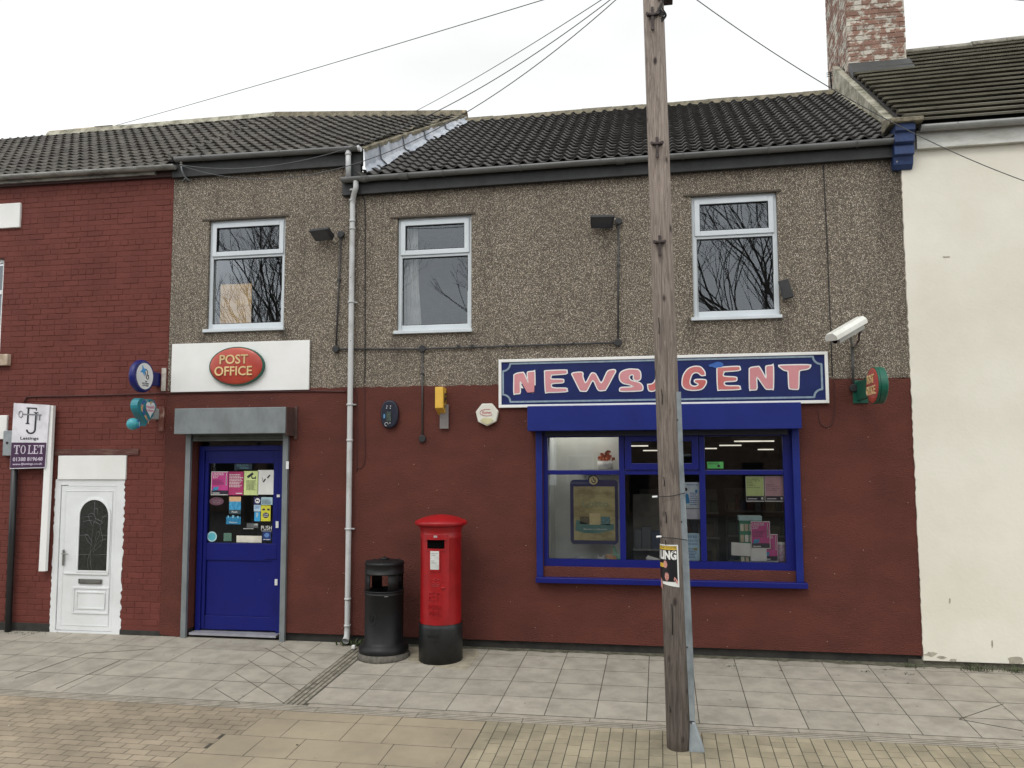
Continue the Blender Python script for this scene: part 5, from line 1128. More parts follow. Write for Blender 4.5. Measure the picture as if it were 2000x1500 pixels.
mb = MB(); mb.tube([p, p-Vector((0, -.02, .07))], .018, 10); mb.tube([p-Vector((0, -.02, .07)), Vector((wl.x, -.01, wl.z+.02))], .02, 10); mb.build('bracket', M('camera_grey', (1, 1, 1)), cc)
mb = MB(); mb.tube(smooth_path([a0+ax*(L-.03)-uv*.03, a0+ax*(L+.02)-uv*.08, a0+ax*(L-.08)-uv*.12, Vector((wl.x+.06, -.05, wl.z+.08)), Vector((wl.x, -.03, wl.z))], 5), .012, 7); mb.build('cable', M('cable_maroon', lin(70, 50, 54), rough=.5), cc)
k0, k1 = P(1664, 676, -.03), P(1667, 758, -.035)
conduit('camera_conduit', 'short black conduit running down from the security camera', [(k0, k1)], [k1], r=.014)
# small dark sensor by the right window
sp_ = thing('wall_sensor', (1.45, -.05, 4.2), 'small black sensor box beside the right upstairs window', 'sensor')
s0, s1 = P(1530, 546, -.10), P(1541, 582, -.10); mb = MB(); d = (s1-s0); sdx = Vector((.055, 0, .012)); mb.hexa([s1-sdx, s1+sdx, s0+sdx, s0-sdx], [q+Vector((0, .06, 0)) for q in (s1-sdx, s1+sdx, s0+sdx, s0-sdx)]); mb.build('housing', M('flood_black', (1, 1, 1)), sp_, bevel=.008)
mb = MB(); m_ = (s0+s1)/2; mb.tube([m_+Vector((0, .05, 0)), Vector((m_.x-.02, 0, m_.z))], .016, 8); mb.build('bracket', M('flood_black', (1, 1, 1)), sp_)
# wall cables
def wallcable(name, label, pts, r, mat, Y=-.018):
    mb = MB(); mb.tube(smooth_path([P(px, py, Y) for px, py in pts], 6), r, 6); tag(mb.build(name, mat), label, 'cable')
dk = M('cable_dark', lin(40, 38, 38), rough=.7); rd = M('cable_painted', lin(74, 38, 34), rough=.7)
wallcable('wall_cable', 'thin black cable down the pebbledash right of the grey downpipe', [(703, 380), (711, 388), (713, 420), (713, 560), (713, 700), (712, 748)], .006, dk, -.008)
wallcable('wall_cable', 'red painted cable curling to a hook below the oval unit', [(712, 752), (712, 830), (713, 880), (711, 905), (703, 915), (696, 910)], .006, rd)
wallcable('wall_cable', 'black cable down the pebbledash right of the right upstairs window', [(1608, 322), (1614, 440), (1619, 560), (1624, 690), (1626, 735)], .006, dk, -.008)
wallcable('wall_cable', 'red painted cable looping beside the right end of the blue sign', [(1628, 738), (1630, 790), (1626, 825), (1614, 834), (1602, 826), (1597, 800)], .006, rd)
wallcable('wall_cable', 'long red painted cable under the white sign and across the brick', [(44, 792), (50, 779), (62, 775), (160, 773), (330, 768), (470, 766), (600, 764), (676, 765)], .010, rd, -.022)
wallcable('wall_cable', 'thin red painted cable beside the grey downpipe above the bin', [(694, 755), (697, 770), (698, 810), (698, 860), (697, 920)], .006, rd)

BOLD = 0.0
# ------------------------------------------------------------------ pillar box
PC = Vector((-2.535, -.48, gz(-.48))); 
def cylmap(c, r):                                     # u = arc length from the front, v = height, w = proud of the surface
    return lambda u, v, w: Vector((c.x+(r+w)*math.sin(u/r), c.y-(r+w)*math.cos(u/r), v))
pb = thing('pillar_box', PC, 'red pillar post box with black base standing beside the black litter bin', 'post box')
def zp(py): return P(855, py, -.72).z-PC.z
zb = zp(1222); zt_ = zp(1030)
mb = MB(); mb.lathe([(.001, -.05), (.252, -.05), (.252, zb-.05), (.248, zb-.02), (.243, zb-.01), (.243, zb)], PC, 56); mb.build('base', black_pt, pb)
mb = MB(); mb.lathe([(.236, zb-.005), (.236, zt_-.14), (.240, zt_-.135), (.240, zt_-.10), (.236, zt_-.095), (.237, zt_-.05), (.248, zt_-.02), (.262, zt_)], PC, 64); mb.build('body', pred, pb)
zc = zp(1010); mb = MB(); mb.lathe([(.255, zt_), (.285, zt_+.008), (.302, zt_+.02), (.304, zt_+.045), (.300, zt_+.052), (.27, zt_+.07), (.20, zt_+.098), (.12, zt_+.118), (.05, zt_+.127), (.001, zt_+.129)], PC, 64); mb.build('cap', pred, pb)
cm = cylmap(PC, .236); zz = lambda py: P(845, py, -.715).z
def cylbox(mb, u0, u1, z0, z1, w0, w1, n=8):
    us = [u0+(u1-u0)*i/n for i in range(n+1)]
    vs = [cm(u, z, w) for w in (w0, w1) for z in (z0, z1) for u in us]; N = n+1
    f_ = []
    for i in range(n): f_ += [(2*N+i, 2*N+i+1, 3*N+i+1, 3*N+i), (i, i+1, 2*N+i+1, 2*N+i), (N+i, N+i+1, 3*N+i+1, 3*N+i)]
    f_ += [(0, N, 3*N, 2*N), (N-1, 2*N-1, 4*N-1, 3*N-1)]
    mb.add(vs, f_)
# door edge, hood, aperture, notice
mb = MB(); cylbox(mb, -.20, .155, zz(1207), zz(1045), .0, .004, 20); dr = mb.build('door', pred, pb)
mb = MB(); s0, s1 = zz(1068), zz(1054); cylbox(mb, -.125, .125, s1, s1+.024, .004, .034, 12); cylbox(mb, -.118, -.1, s0-.02, s1, .004, .012, 3); cylbox(mb, .1, .118, s0-.02, s1, .004, .012, 3); cylbox(mb, -.118, .118, s0-.045, s0-.02, .004, .018, 12); mb.build('slot_hood', pred, pb)
mb = MB(); cylbox(mb, -.1, .1, s0-.02, s1, .0045, .006); mb.build('slot', M('slot_black', (.004, .004, .004), rough=1, spec=0), pb)
mb = MB(); cylbox(mb, -.07, .055, zz(1116), zz(1073), .004, .016); nf = mb.build('notice_frame', pred, pb)
mb = MB(); cylbox(mb, -.056, .041, zz(1112), zz(1076), .0165, .018); pl_ = mb.build('notice_plate', M('notice_white', lin(208, 210, 206), rough=.3), pb)
mb = MB(); cn_ = lambda u, v, w: cm(u, v, .0185+w)
zA, zB = zz(1076), zz(1112); Hh = zA-zB
for s_, u0, u1, f0_, f1_ in (('Monday to Friday', -.05, .03, .10, .16), ('5.30pm', -.045, .0, .2, .27), ('Saturday', -.05, -.01, .5, .56), ('12.00 noon', -.045, .012, .6, .67)): put_text(mb, s_, cn_, u0, u1, zA-Hh*f1_, zA-Hh*f0_, .0)
for k in (.34, .38, .42, .76, .8, .9): mb.add([cn_(-.05, zA-Hh*k, 0), cn_(.03, zA-Hh*k, 0), cn_(.03, zA-Hh*k-.004, 0), cn_(-.05, zA-Hh*k-.004, 0)], [(0, 1, 2, 3)])
mb.build('lettering', ink, pl_)
mb = MB(); cylbox(mb, -.02, .018, zz(1052), zz(1046), .004, .009, 2); mb.build('number_plate', M('tab_grey', lin(170, 170, 166), rough=.4), pb)
# raised crown, cipher, words
def em(mb, polys, w=.012):
    for p in polys:
        for i in range(len(p)-1):
            pass
        mb.tube([cm(u, v, .005) for u, v in smooth_path_2(p)], w, 6)
def smooth_path_2(p): return [(q.x, q.y) for q in smooth_path([(a_, b_, 0) for a_, b_ in p], 4)]
zc_ = (zz(1128)+zz(1146))/2; h = .05
mb = MB(); U = -.0
em(mb, [[(U-.05, zc_-h*.8), (U, zc_-h*.95), (U+.05, zc_-h*.8)], [(U-.05, zc_-h*.5), (U, zc_-h*.65), (U+.05, zc_-h*.5)], [(U-.052, zc_-h*.5), (U-.066, zc_+h*.2), (U-.03, zc_+h*.62), (U, zc_+h*.1)], [(U+.052, zc_-h*.5), (U+.066, zc_+h*.2), (U+.03, zc_+h*.62), (U, zc_+h*.1)], [(U, zc_+h*.1), (U, zc_+h*1.0)], [(U-.014, zc_+h*.85), (U+.014, zc_+h*.85)], [(U-.035, zc_-h*.4), (U-.02, zc_-h*.1), (U, zc_-h*.4), (U+.02, zc_-h*.1), (U+.035, zc_-h*.4)]], .005)
mb.build('crown', pred, pb)
mb = MB(); ce = lambda u, v, w: cm(u, v, .003+w)
z0, z1 = zz(1173), zz(1156)
for sgn, let in ((-1, 'E'), (1, 'R')): put_text(mb, let, ce, U+(-.085 if sgn < 0 else .012), U+(-.012 if sgn < 0 else .085), z0, z1, .011)
em(mb, [[(U-.012, (z0+z1)/2+.008), (U+.012, (z0+z1)/2+.008)]], .004); mb.build('royal_cipher', pred, pb)
mb = MB(); put_text(mb, 'ROYAL', ce, U-.085, U+.085, zz(1190), zz(1181), .010); put_text(mb, 'MAIL', ce, U-.07, U+.07, zz(1202), zz(1193), .010); mb.build('lettering', pred, pb)
mb = MB(); cb_ = cylmap(PC, .252); put_text(mb, 'ANDREW HANDYSIDE', cb_, -.10, .06, zz(1246), zz(1241), .002); put_text(mb, 'LONDON', cb_, -.07, .04, zz(1255), zz(1250), .002); mb.build('foundry_lettering', black_pt, pb)
mb = MB(); cylbox(mb, .085, .11, zz(1137), zz(1124), .004, .010, 2); mb.build('keyhole_cover', pred, pb, bevel=.002)
mb = MB(); p = cm(.065, zz(1149), .01); q = cm(.105, zz(1147), .016); mb.tube([p, q], .011, 8); mb.tube([cm(.07, zz(1149), .0), cm(.07, zz(1149), .012)], .008, 6); mb.build('door_handle', pred, pb)
# ------------------------------------------------------------------ litter bin
BC = Vector((-3.225, -.46, gz(-.46)))
bn = thing('litter_bin', BC, 'black round plastic litter bin on a low concrete ring left of the post box', 'litter bin')
zq = lambda py: P(745, py, -.68).z-BC.z
mb = MB(); mb.lathe([(.001, -.03), (.30, -.03), (.305, .0), (.302, .045), (.285, .058), (.001, .06)], BC, 48); mb.build('concrete_ring', M('ring_concrete', lin(104, 100, 92), lin(74, 72, 66), rough=.9, scale=20, bump=.5, bscale=60), bn)
r = .225; zl0, zo0, zo1, zt_ = zq(1262), zq(1158), zq(1124), zq(1103)
mb = MB(); mb.lathe([(.285, .061), (.29, .09), (.282, .125), (.25, .15), (r+.012, .165), (r, .18), (r, zo0-.045), (r+.006, zo0-.04), (r+.006, zo0-.03), (r, zo0-.025), (r, zo0-.008), (r+.008, zo0-.003), (r+.008, zo0+.006), (r-.008, zo0+.008), (r-.012, .3), (.001, .3)], BC, 56); mb.build('body', black, bn)
mb = MB(); mb.lathe([(r-.008, zo1), (r+.006, zo1-.004), (r+.008, zo1+.008), (r, zo1+.012), (r, zt_-.02), (r+.008, zt_-.015), (r+.004, zt_+.005), (r-.02, zt_+.018), (.12, zt_+.03), (.11, zt_+.034), (.001, zt_+.036)], BC, 56); mb.lathe([(r-.01, zo1), (.001, zo1)], BC, 40); mb.build('lid', black, bn)
mb = MB(); mb.lathe([(.001, zt_+.03), (.05, zt_+.035), (.052, zt_+.048), (.025, zt_+.055), (.001, zt_+.07)], BC, 24); mb.build('lid_knob', black, bn)
for k in range(8):
    a_ = 2*math.pi*k/8+.2; mb = MB(); c = BC+Vector((r*.9*math.cos(a_), r*.9*math.sin(a_), zt_+.012)); mb.box(c.x-.012, c.y-.012, c.z-.01, c.x+.012, c.y+.012, c.z+.014); mb.build('lid_lug', black, bn, bevel=.003)
for a_ in (-137, -43, 47, 133):
    mb = MB(); a0 = math.radians(a_-17); a1 = math.radians(a_+17); mb.lathe([(r-.012, zo0), (r, zo0), (r, zo1+.002), (r-.012, zo1+.002), (r-.012, zo0)], BC, 8, a0, a1); mb.build('post', black, bn)
cm2 = cylmap(BC, r)
mb = MB(); cc_ = P(729, 1210, -.66).z; mb.tube([cm2(-.06+.045*math.cos(t), cc_+.058*math.sin(t), .001) for t in [math.radians(k) for k in range(0, 361, 15)]], .004, 6); mb.tube([cm2(-.07, cc_-.025, .001), cm2(-.055, cc_+.02, .001), cm2(-.045, cc_+.005, .001)], .004, 5); mb.build('emblem', black, bn)
mb = MB(); mb.add([cm2(.075, zq(1166)+BC.z, .003), cm2(.115, zq(1166)+BC.z, .003), cm2(.115, zq(1163)+BC.z, .003), cm2(.075, zq(1163)+BC.z, .003)], [(0, 1, 2, 3)]); mb.build('sticker', paper, bn)
# ------------------------------------------------------------------ utility pole
up_ = thing('utility_pole', (.105, -2.600, gz(-2.600)), 'tall weathered wooden telegraph pole in front of the shop window', 'pole')
pbm, ptm = P(1327, 1463, -2.600), P(1276, 0, -2.600); dirp = (ptm-pbm); 
TOP = pbm+dirp*(9.2/dirp.length)
def wood():
    mt = bpy.data.materials.new('pole_wood'); mt.use_nodes = True; nt = mt.node_tree; n = nt.nodes; l = nt.links; bs = n['Principled BSDF']; bs.inputs['Roughness'].default_value = .85
    g = n.new('ShaderNodeNewGeometry'); mp = n.new('ShaderNodeMapping'); mp.inputs['Scale'].default_value = (14, 14, .9); l.new(g.outputs['Position'], mp.inputs[0])
    nz = n.new('ShaderNodeTexNoise'); nz.inputs['Scale'].default_value = 3.2; nz.inputs['Detail'].default_value = 8; nz.inputs['Roughness'].default_value = .7; nz.inputs['Distortion'].default_value = 1.2; l.new(mp.outputs[0], nz.inputs['Vector'])
    cr = n.new('ShaderNodeValToRGB'); e = cr.color_ramp.elements; e[0].position = .24; e[0].color = lin(74, 66, 60); e[1].position = .82; e[1].color = lin(156, 145, 135); q = e.new(.42); q.color = lin(102, 92, 85); q = e.new(.56); q.color = lin(130, 119, 110); l.new(nz.outputs[0], cr.inputs[0])
    # preservative is darker towards the ground, bleached silver at the top
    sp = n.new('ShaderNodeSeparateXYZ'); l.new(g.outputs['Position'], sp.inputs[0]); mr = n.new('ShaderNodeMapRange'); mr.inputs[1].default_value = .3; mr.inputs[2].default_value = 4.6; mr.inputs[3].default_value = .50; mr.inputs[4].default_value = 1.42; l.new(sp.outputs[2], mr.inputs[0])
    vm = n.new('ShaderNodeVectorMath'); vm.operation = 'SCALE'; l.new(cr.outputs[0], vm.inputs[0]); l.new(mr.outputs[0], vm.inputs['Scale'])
    # knots
    m2 = n.new('ShaderNodeMapping'); m2.inputs['Scale'].default_value = (5, 5, 2.4); l.new(g.outputs['Position'], m2.inputs[0]); vo = n.new('ShaderNodeTexVoronoi'); vo.inputs['Scale'].default_value = 1.5; l.new(m2.outputs[0], vo.inputs['Vector'])
    kr = n.new('ShaderNodeMapRange'); kr.inputs[1].default_value = .08; kr.inputs[2].default_value = .17; kr.inputs[3].default_value = 0; kr.inputs[4].default_value = 1; l.new(vo.outputs['Distance'], kr.inputs[0])
    mx = n.new('ShaderNodeMix'); mx.data_type = 'RGBA'; mx.inputs[6].default_value = lin(52, 42, 40); l.new(vm.outputs[0], mx.inputs[7]); l.new(kr.outputs[0], mx.inputs[0]); l.new(mx.outputs[2], bs.inputs['Base Color'])
    bp = n.new('ShaderNodeBump'); bp.inputs['Strength'].default_value = .7; bp.inputs['Distance'].default_value = .012; l.new(nz.outputs[0], bp.inputs['Height']); l.new(bp.outputs[0], bs.inputs['Normal'])
    return mt
wood_m = wood()
def pole_at(t):                                       # t = height above the foot
    return pbm+dirp.normalized()*t
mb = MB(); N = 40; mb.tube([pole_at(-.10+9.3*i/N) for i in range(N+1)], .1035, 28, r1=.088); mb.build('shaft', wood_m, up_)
# drying cracks, real slots proud of the wood
ft = lambda px, py: P(px, py, -2.705)
for (x0_, y0_, x1_, y1_) in ((1300, 1000, 1301, 1022), (1296, 932, 1297, 950), (1299, 1055, 1300, 1064), (1308, 1380, 1309, 1392), (1286, 620, 1287, 652), (1292, 760, 1293, 790), (1312, 1180, 1313, 1240)):
    a, b = ft(x0_, y0_), ft(x1_, y1_); mb = MB(); mb.tube([a, a.lerp(b, .5)+Vector((.004, -.001, 0)), b], .0045, 5); mb.build('drying_crack', M('crack', lin(30, 25, 24), rough=.9), up_)
iron = M('rusty_iron', lin(72, 62, 60), lin(50, 42, 42), rough=.6, metal=.3, scale=20)
for py0, py1, cx in ((14, 58, 1274), (268, 306, 1283), (460, 498, 1288)):
    yc = -2.705; a, b = P(cx, py0, yc), P(cx+1, py1, yc); mb = MB(); w = .012
    mb.hexa([b+Vector((-w, -.012, 0)), b+Vector((w, -.012, 0)), a+Vector((w, -.012, 0)), a+Vector((-w, -.012, 0))], [b+Vector((-w, .01, 0)), b+Vector((w, .01, 0)), a+Vector((w, .01, 0)), a+Vector((-w, .01, 0))])
    m_ = a.lerp(b, .35); mb.box(m_.x-.05, yc-.02, m_.z-.008, m_.x+.05, yc+.02, m_.z+.012); st_ = mb.build('step_bracket', iron, up_, bevel=.003)
    for dx in (-.045, .045):
        mb = MB(); c = m_+Vector((dx, -.02, 0)); mb.tube([c, c+Vector((0, -.02, 0))], .014, 8); mb.build('bolt', iron, st_)
    mb = MB(); c = b+Vector((0, -.012, 0)); mb.tube([c, c+Vector((0, -.022, 0))], .017, 8); mb.build('bolt', iron, st_)
# galvanised cable guard down the right side
gm = M('guard_zinc', lin(152, 160, 164), lin(112, 120, 124), rough=.5, metal=.3, scale=5, stretch=(1, 1, .6), lo=.4, hi=.65)
YG = -2.660
gp = [(1318, 1330, 765), (1322, 1335, 900), (1332, 1346, 1100), (1341, 1354, 1280), (1347, 1358, 1408)]
L_ = [P(a, y, YG) for a, b, y in gp]; R_ = [P(b, y, YG) for a, b, y in gp]
mb = MB(); n = len(gp); vs = L_+R_+[p+Vector((0, .07, 0)) for p in L_]+[p+Vector((0, .07, 0)) for p in R_]
mb.add(vs, [(i+1, n+i+1, n+i, i) for i in range(n-1)]+[(n+i, n+i+1, 3*n+i+1, 3*n+i) for i in range(n-1)]+[(i, i+1, 2*n+i+1, 2*n+i) for i in range(n-1)]+[(0, n, 3*n, 2*n)]); gd = mb.build('cable_guard', gm, up_)
b0, b1, b2, b3 = P(1347, 1412, YG), P(1357, 1410, YG), P(1377, 1469, YG), P(1345, 1469, YG)
mb = MB(); off = Vector((0, .11, 0)); mb.hexa([b3+Vector((0, -.03, 0)), b2+Vector((0, -.03, 0)), b1, b0], [b3+off, b2+off, b1+off, b0+off]); mb.build('guard_foot', gm, up_, bevel=.012, seg=3)
for x_, y_ in ((1331, 1019), (1342, 1264), (1350, 1412), (1323, 820), (1349, 1462)):
    c = P(x_, y_, YG-.002); mb = MB(); mb.tube([c, c+Vector((0, -.006, 0))], .007, 8); mb.build('rivet', iron, gd)
def tie(pts, tipm, label=None):
    mb = MB(); mb.tube(smooth_path([P(x, y, Y_) for x, y, Y_ in pts], 5), .004, 6); t_ = mb.build('tie_wire', gasket, up_)
    a = P(*pts[0]); mb = MB(); mb.tube([a+Vector((-.035, 0, -.003)), a+Vector((.01, 0, 0))], .009, 8); mb.build('tie_tip', white, t_)
tie([(1282, 970, -2.700), (1290, 970, -2.715), (1310, 969, -2.720), (1325, 966, -2.715), (1337, 963, -2.670)], white)
tie([(1290, 1048, -2.700), (1298, 1050, -2.715), (1315, 1051, -2.720), (1330, 1053, -2.715), (1342, 1055, -2.670)], white)
# down-lead clipped to the right of the shaft and the bundle at the top
mb = MB(); mb.tube(smooth_path([P(1292, 50, -2.600), P(1296, 120, -2.600), P(1300, 200, -2.600), P(1300, 300, -2.600), P(1306, 340, -2.600), P(1305, 390, -2.620), P(1310, 480, -2.620), P(1313, 700, -2.630), P(1321, 768, -2.640)], 5), .008, 6); mb.build('down_lead', gasket, up_)
for x_, y_ in ((1296, 127), (1300, 222), (1303, 318), (1304, 370)): 
    c = P(x_, y_, -2.630); mb = MB(); mb.tube([c+Vector((-.02, 0, .01)), c, c+Vector((.02, 0, -.012))], .006, 6); mb.build('cable_clip', steel, up_)
mb = MB(); a, b = P(1276, -12, -2.620), P(1314, 2, -2.620); mb.box(a.x, -2.670, b.z, b.x, -2.550, b.z+.05); mb.build('junction_block', iron, up_, bevel=.006)
for k in range(5):
    mb = MB(); o1, o2 = random.uniform(-8, 8), random.uniform(-7, 7); mb.tube(smooth_path([P(1296, 0, -2.660), P(1290+o2, 14+k*3, -2.700), P(1297+o1*.6, 30, -2.670), P(1290+o2*.5, 44, -2.660), P(1294, 54, -2.620)], 5), .006, 5); mb.build('cable_loop', gasket, up_)
# poster wrapped round the pole
cP = pole_at((P(1310, 1100, -2.700).z-pbm.z)); pm_ = lambda u, v, w: Vector((pole_at(v-pbm.z).x+(.1025+w)*math.sin(u/.1), pole_at(v-pbm.z).y-(.1025+w)*math.cos(u/.1), v))
zt_, zb_ = P(1310, 1064, -2.700).z, P(1310, 1147, -2.700).z
def wrap(mb, u0, u1, z0, z1, w, n=10, z0b=None):
    for i in range(n):
        a_, b_ = u0+(u1-u0)*i/n, u0+(u1-u0)*(i+1)/n
        za = z0 if z0b is None else z0+(z0b-z0)*i/n; zb__ = z0 if z0b is None else z0+(z0b-z0)*(i+1)/n
        mb.add([pm_(a_, za, w), pm_(b_, zb__, w), pm_(b_, z1, w), pm_(a_, z1, w)], [(0, 1, 2, 3)], True)
U0, U1 = -.175, .045
mb = MB(); wrap(mb, U0, U1, zb_+.035, zt_, .003, 12, zb_); wp = tag(mb.build('event_poster', paper), 'torn black and yellow event poster wrapped round the wooden pole', 'poster')
Hh = zt_-zb_; mb = MB(); wrap(mb, U0, U1-.012, zb_+.045, zt_-.01, .0045); mb.build('picture_panel', M('poster_black', lin(24, 22, 26), rough=.4), wp)
mb = MB(); wrap(mb, U0, U1-.014, zt_-.042, zt_-.013, .005); wrap(mb, U0, -.055, zt_-.19, zt_-.155, .005); mb.build('yellow_band', M('poster_yellow', lin(216, 180, 60), rough=.5), wp)
mb = MB(); BOLD = .05; put_text(mb, 'WRESTLING', pm_, -.34, U1-.016, zt_-.125, zt_-.048, .0055); BOLD = 0.0; mb.build('title', paper, wp)
mb = MB(); put_text(mb, 'TUE 5 JULY  THE DOME', pm_, -.28, U1-.018, zt_-.036, zt_-.019, .0058); put_text(mb, 'HALL', pm_, -.07, -.02, zb_+.115, zb_+.128, .0058); mb.build('small_print', ink, wp)
sk = M('poster_skin', lin(206, 150, 138), lin(170, 110, 100), rough=.5, scale=60)
for cu__, dv, ru__, rv__ in ((-.065, .165, .018, .032), (-.055, .265, .019, .036)):
    mb = MB(); mb.add([pm_(cu__+ru__*math.cos(2*math.pi*k/14), zt_-dv+rv__*math.sin(2*math.pi*k/14), .0055) for k in range(14)], [tuple(range(14))]); mb.build('figure', sk, wp)
for q in (((.0, -.29), (.03, -.33), (.034, -.30), (.008, -.265)), ((-.14, -.36), (-.10, -.38), (-.105, -.30), (-.13, -.28))):
    mb = MB(); mb.add([pm_(u, zt_+v, .0056) for u, v in q], [(0, 1, 2, 3)]); mb.build('figure', sk, wp)
# ------------------------------------------------------------------ overhead wires
ptop = pole_at(6.90); wire = M('wire', lin(84, 86, 88), rough=.6)
def ow(label, end, Y, sag, r=.0045):
    e = P(*end, Y); mb = MB(); mb.tube([ptop.lerp(e, k/40)-Vector((0, 0, 4*sag*(k/40)*(1-k/40))) for k in range(41)], r, 6); tag(mb.build('overhead_wire', wire), label, 'cable', 'overhead wires fanning from the pole')
ow('highest and longest wire running left from the pole to the left ridge', (215, 248), 3.25, .03)
ow('wire from the pole to the ridge above the middle of the left roof', (800, 223), 3.2, .06)
ow('wire from the pole passing left of the roof junction across the left roof', (352, 322), -.3, .64)
ow('lowest left wire crossing in front of the lead flashing to the bracket', (356, 324), -.2, .84)
ow('wire running right from the pole across the chimney and down past the cream wall', (2300, 430), -.3, .42)
mb = MB(); mb.tube([P(1960, -3, 2), P(2100, 12, 2)], .005, 6); tag(mb.build('overhead_wire', wire), 'short bit of wire at the top right corner of the sky', 'cable')
wb_ = thing('wire_bracket', P(355, 330, -.1), 'hooked wire bracket at the top left corner of the pebbledash', 'bracket')
mb = MB(); mb.tube(smooth_path([P(354, 318, -.14), P(355, 332, -.14), P(362, 346, -.08), P(372, 354, -.01)], 4), .011, 8); mb.build('hook', steel, wb_)
mb = MB(); mb.tube([P(362, 348, -.07), P(356, 355, -.004)], .008, 6); mb.build('strut', steel, wb_)
for dy in (0, 5):
    mb = MB(); c = P(354, 318+dy, -.14); mb.tube([c+Vector((0, 0, -.01)), c+Vector((0, 0, .01))], .02, 10); mb.build('insulator', M('insul', lin(120, 116, 108), rough=.4), wb_)

# ------------------------------------------------------------------ papers in the door and the shop window
def poster(name, label, cat, q, Y, mat, prints=(), tilt=0, group=None):
    """a thin sheet; prints = (material, [(text or None, u0, u1, v0, v1)])"""
    a, b = P(q[0], q[1], Y), P(q[2], q[3], Y); W_, H_ = b.x-a.x, a.z-b.z
    mp = lambda u, v, w: Vector((a.x+u*W_, Y-w, b.z+v*H_+tilt*u*W_))
    mb = MB(); mb.hexa([mp(0, 0, 0), mp(1, 0, 0), mp(1, 1, 0), mp(0, 1, 0)], [p+Vector((0, .0015, 0)) for p in (mp(0, 0, 0), mp(1, 0, 0), mp(1, 1, 0), mp(0, 1, 0))])
    o = tag(mb.build(name, mat), label, cat, group)
    for k, (nm, mt, items) in enumerate(prints):
        mb = MB()
        for it in items:
            s_, u0, u1, v0, v1 = it[:5]
            if s_ is None: mb.add([mp(u0, v0, .0012+.0008*k), mp(u1, v0, .0012+.0008*k), mp(u1, v1, .0012+.0008*k), mp(u0, v1, .0012+.0008*k)], [(0, 1, 2, 3)])
            elif s_ == 'o': mb.add([mp((u0+u1)/2+(u1-u0)/2*math.cos(2*math.pi*i/20), (v0+v1)/2+(v1-v0)/2*math.sin(2*math.pi*i/20), .0012+.0008*k) for i in range(20)], [tuple(range(20))])
            elif s_ == 'poly': mb.add([mp(u, v, .0012+.0008*k) for u, v in it[5]], [tuple(range(len(it[5])))])
            else: put_text(mb, s_, mp, u0, u1, v0, v1, .0012+.0008*k)
        mb.build(nm, mt, o)
    return o
rnd = random.Random(4)
def lines(u0, u1, v0, v1, n):
    out = []
    for k in range(n):
        v = v1-(v1-v0)*(k+.5)/n; u = u0
        e = u1-rnd.uniform(0, .25)*(u1-u0)
        while u < e:
            w = rnd.uniform(.05, .13); out.append((None, u, min(u+w, e), v-.22*(v1-v0)/n, v+.22*(v1-v0)/n)); u += w+.025
    return out
mag = M('magenta', lin(196, 66, 140), lin(184, 56, 128), rough=.5); mag2 = M('maroon_pink', lin(172, 50, 104), rough=.5); lime = M('lime_paper', lin(206, 222, 150), rough=.6)
inkb = M('ink_dark', lin(40, 34, 52), rough=.6); cy_ = M('cyan_card', lin(70, 160, 200), lin(40, 120, 170), rough=.5, scale=20)
def u25(name, label, q, Y, base=None, strip=True):
    return poster(name, label, 'poster', q, Y, paper, [('panel', base or mag, [(None, .03, .97, .03, .97)]), ('dark_strip', inkb, [(None, .03, .97, .03, .2)]+lines(.1, .75, .42, .66, 5)),
        ('lettering', paper, [('UNDER', .08, .72, .84, .94), ('25?', .08, .4, .72, .82), (None, .86, .89, .4, .93), (None, .845, .905, .42, .8), (None, .1, .5, .07, .10)]), ('card_picture', cy_, [('poly', 0, 0, 0, 0, [(.1, .18), (.4, .22), (.45, .36), (.15, .33)])])])
YG_ = YD+.024
u25('age_poster', 'magenta UNDER 25 poster at the top left of the blue door glass', (413, 921, 446, 967), YG_)
poster('notice', 'dark pink text notice on the door beside the lime camera notice', 'poster', (446, 921, 476, 967), YG_, mag2, [('lettering', paper, lines(.08, .95, .32, .9, 9)+[(None, .5, .9, .06, .09)])])
poster('camera_notice', 'lime green notice with a camera symbol on the door glass', 'poster', (476, 920, 504, 967), YG_, lime, [('symbol', ink, [('poly', 0, 0, 0, 0, [(.22, .78), (.3, .7), (.68, .86), (.6, .95)]), ('poly', 0, 0, 0, 0, [(.5, .76), (.56, .8), (.62, .72), (.8, .74), (.8, .68), (.58, .67)]), (None, .78, .83, .66, .78)]+lines(.2, .85, .2, .62, 9))])
poster('smoking_notice', 'white notice with a broken cigarette symbol on the door glass', 'poster', (504, 918, 534, 966), YG_, paper, [('symbol', ink, [('poly', 0, 0, 0, 0, [(.3, .52), (.38, .49), (.52, .62), (.46, .66)]), ('poly', 0, 0, 0, 0, [(.57, .69), (.64, .65), (.8, .78), (.72, .81)])]), ('smoke_mark', M('smoke_grey', lin(170, 170, 170)), [('poly', 0, 0, 0, 0, [(.26, .56), (.32, .56), (.34, .64), (.26, .72), (.22, .74), (.28, .64)])])])
poster('dark_sticker', 'dark blue sticker along the top of the door glass', 'sticker', (458, 905, 492, 917), YG_, M('deep_teal', lin(24, 48, 66), rough=.4), [('lettering', M('teal_ink', lin(110, 150, 160)), [('COLLECT+', .15, .8, .5, .85), (None, .3, .8, .2, .3)])])
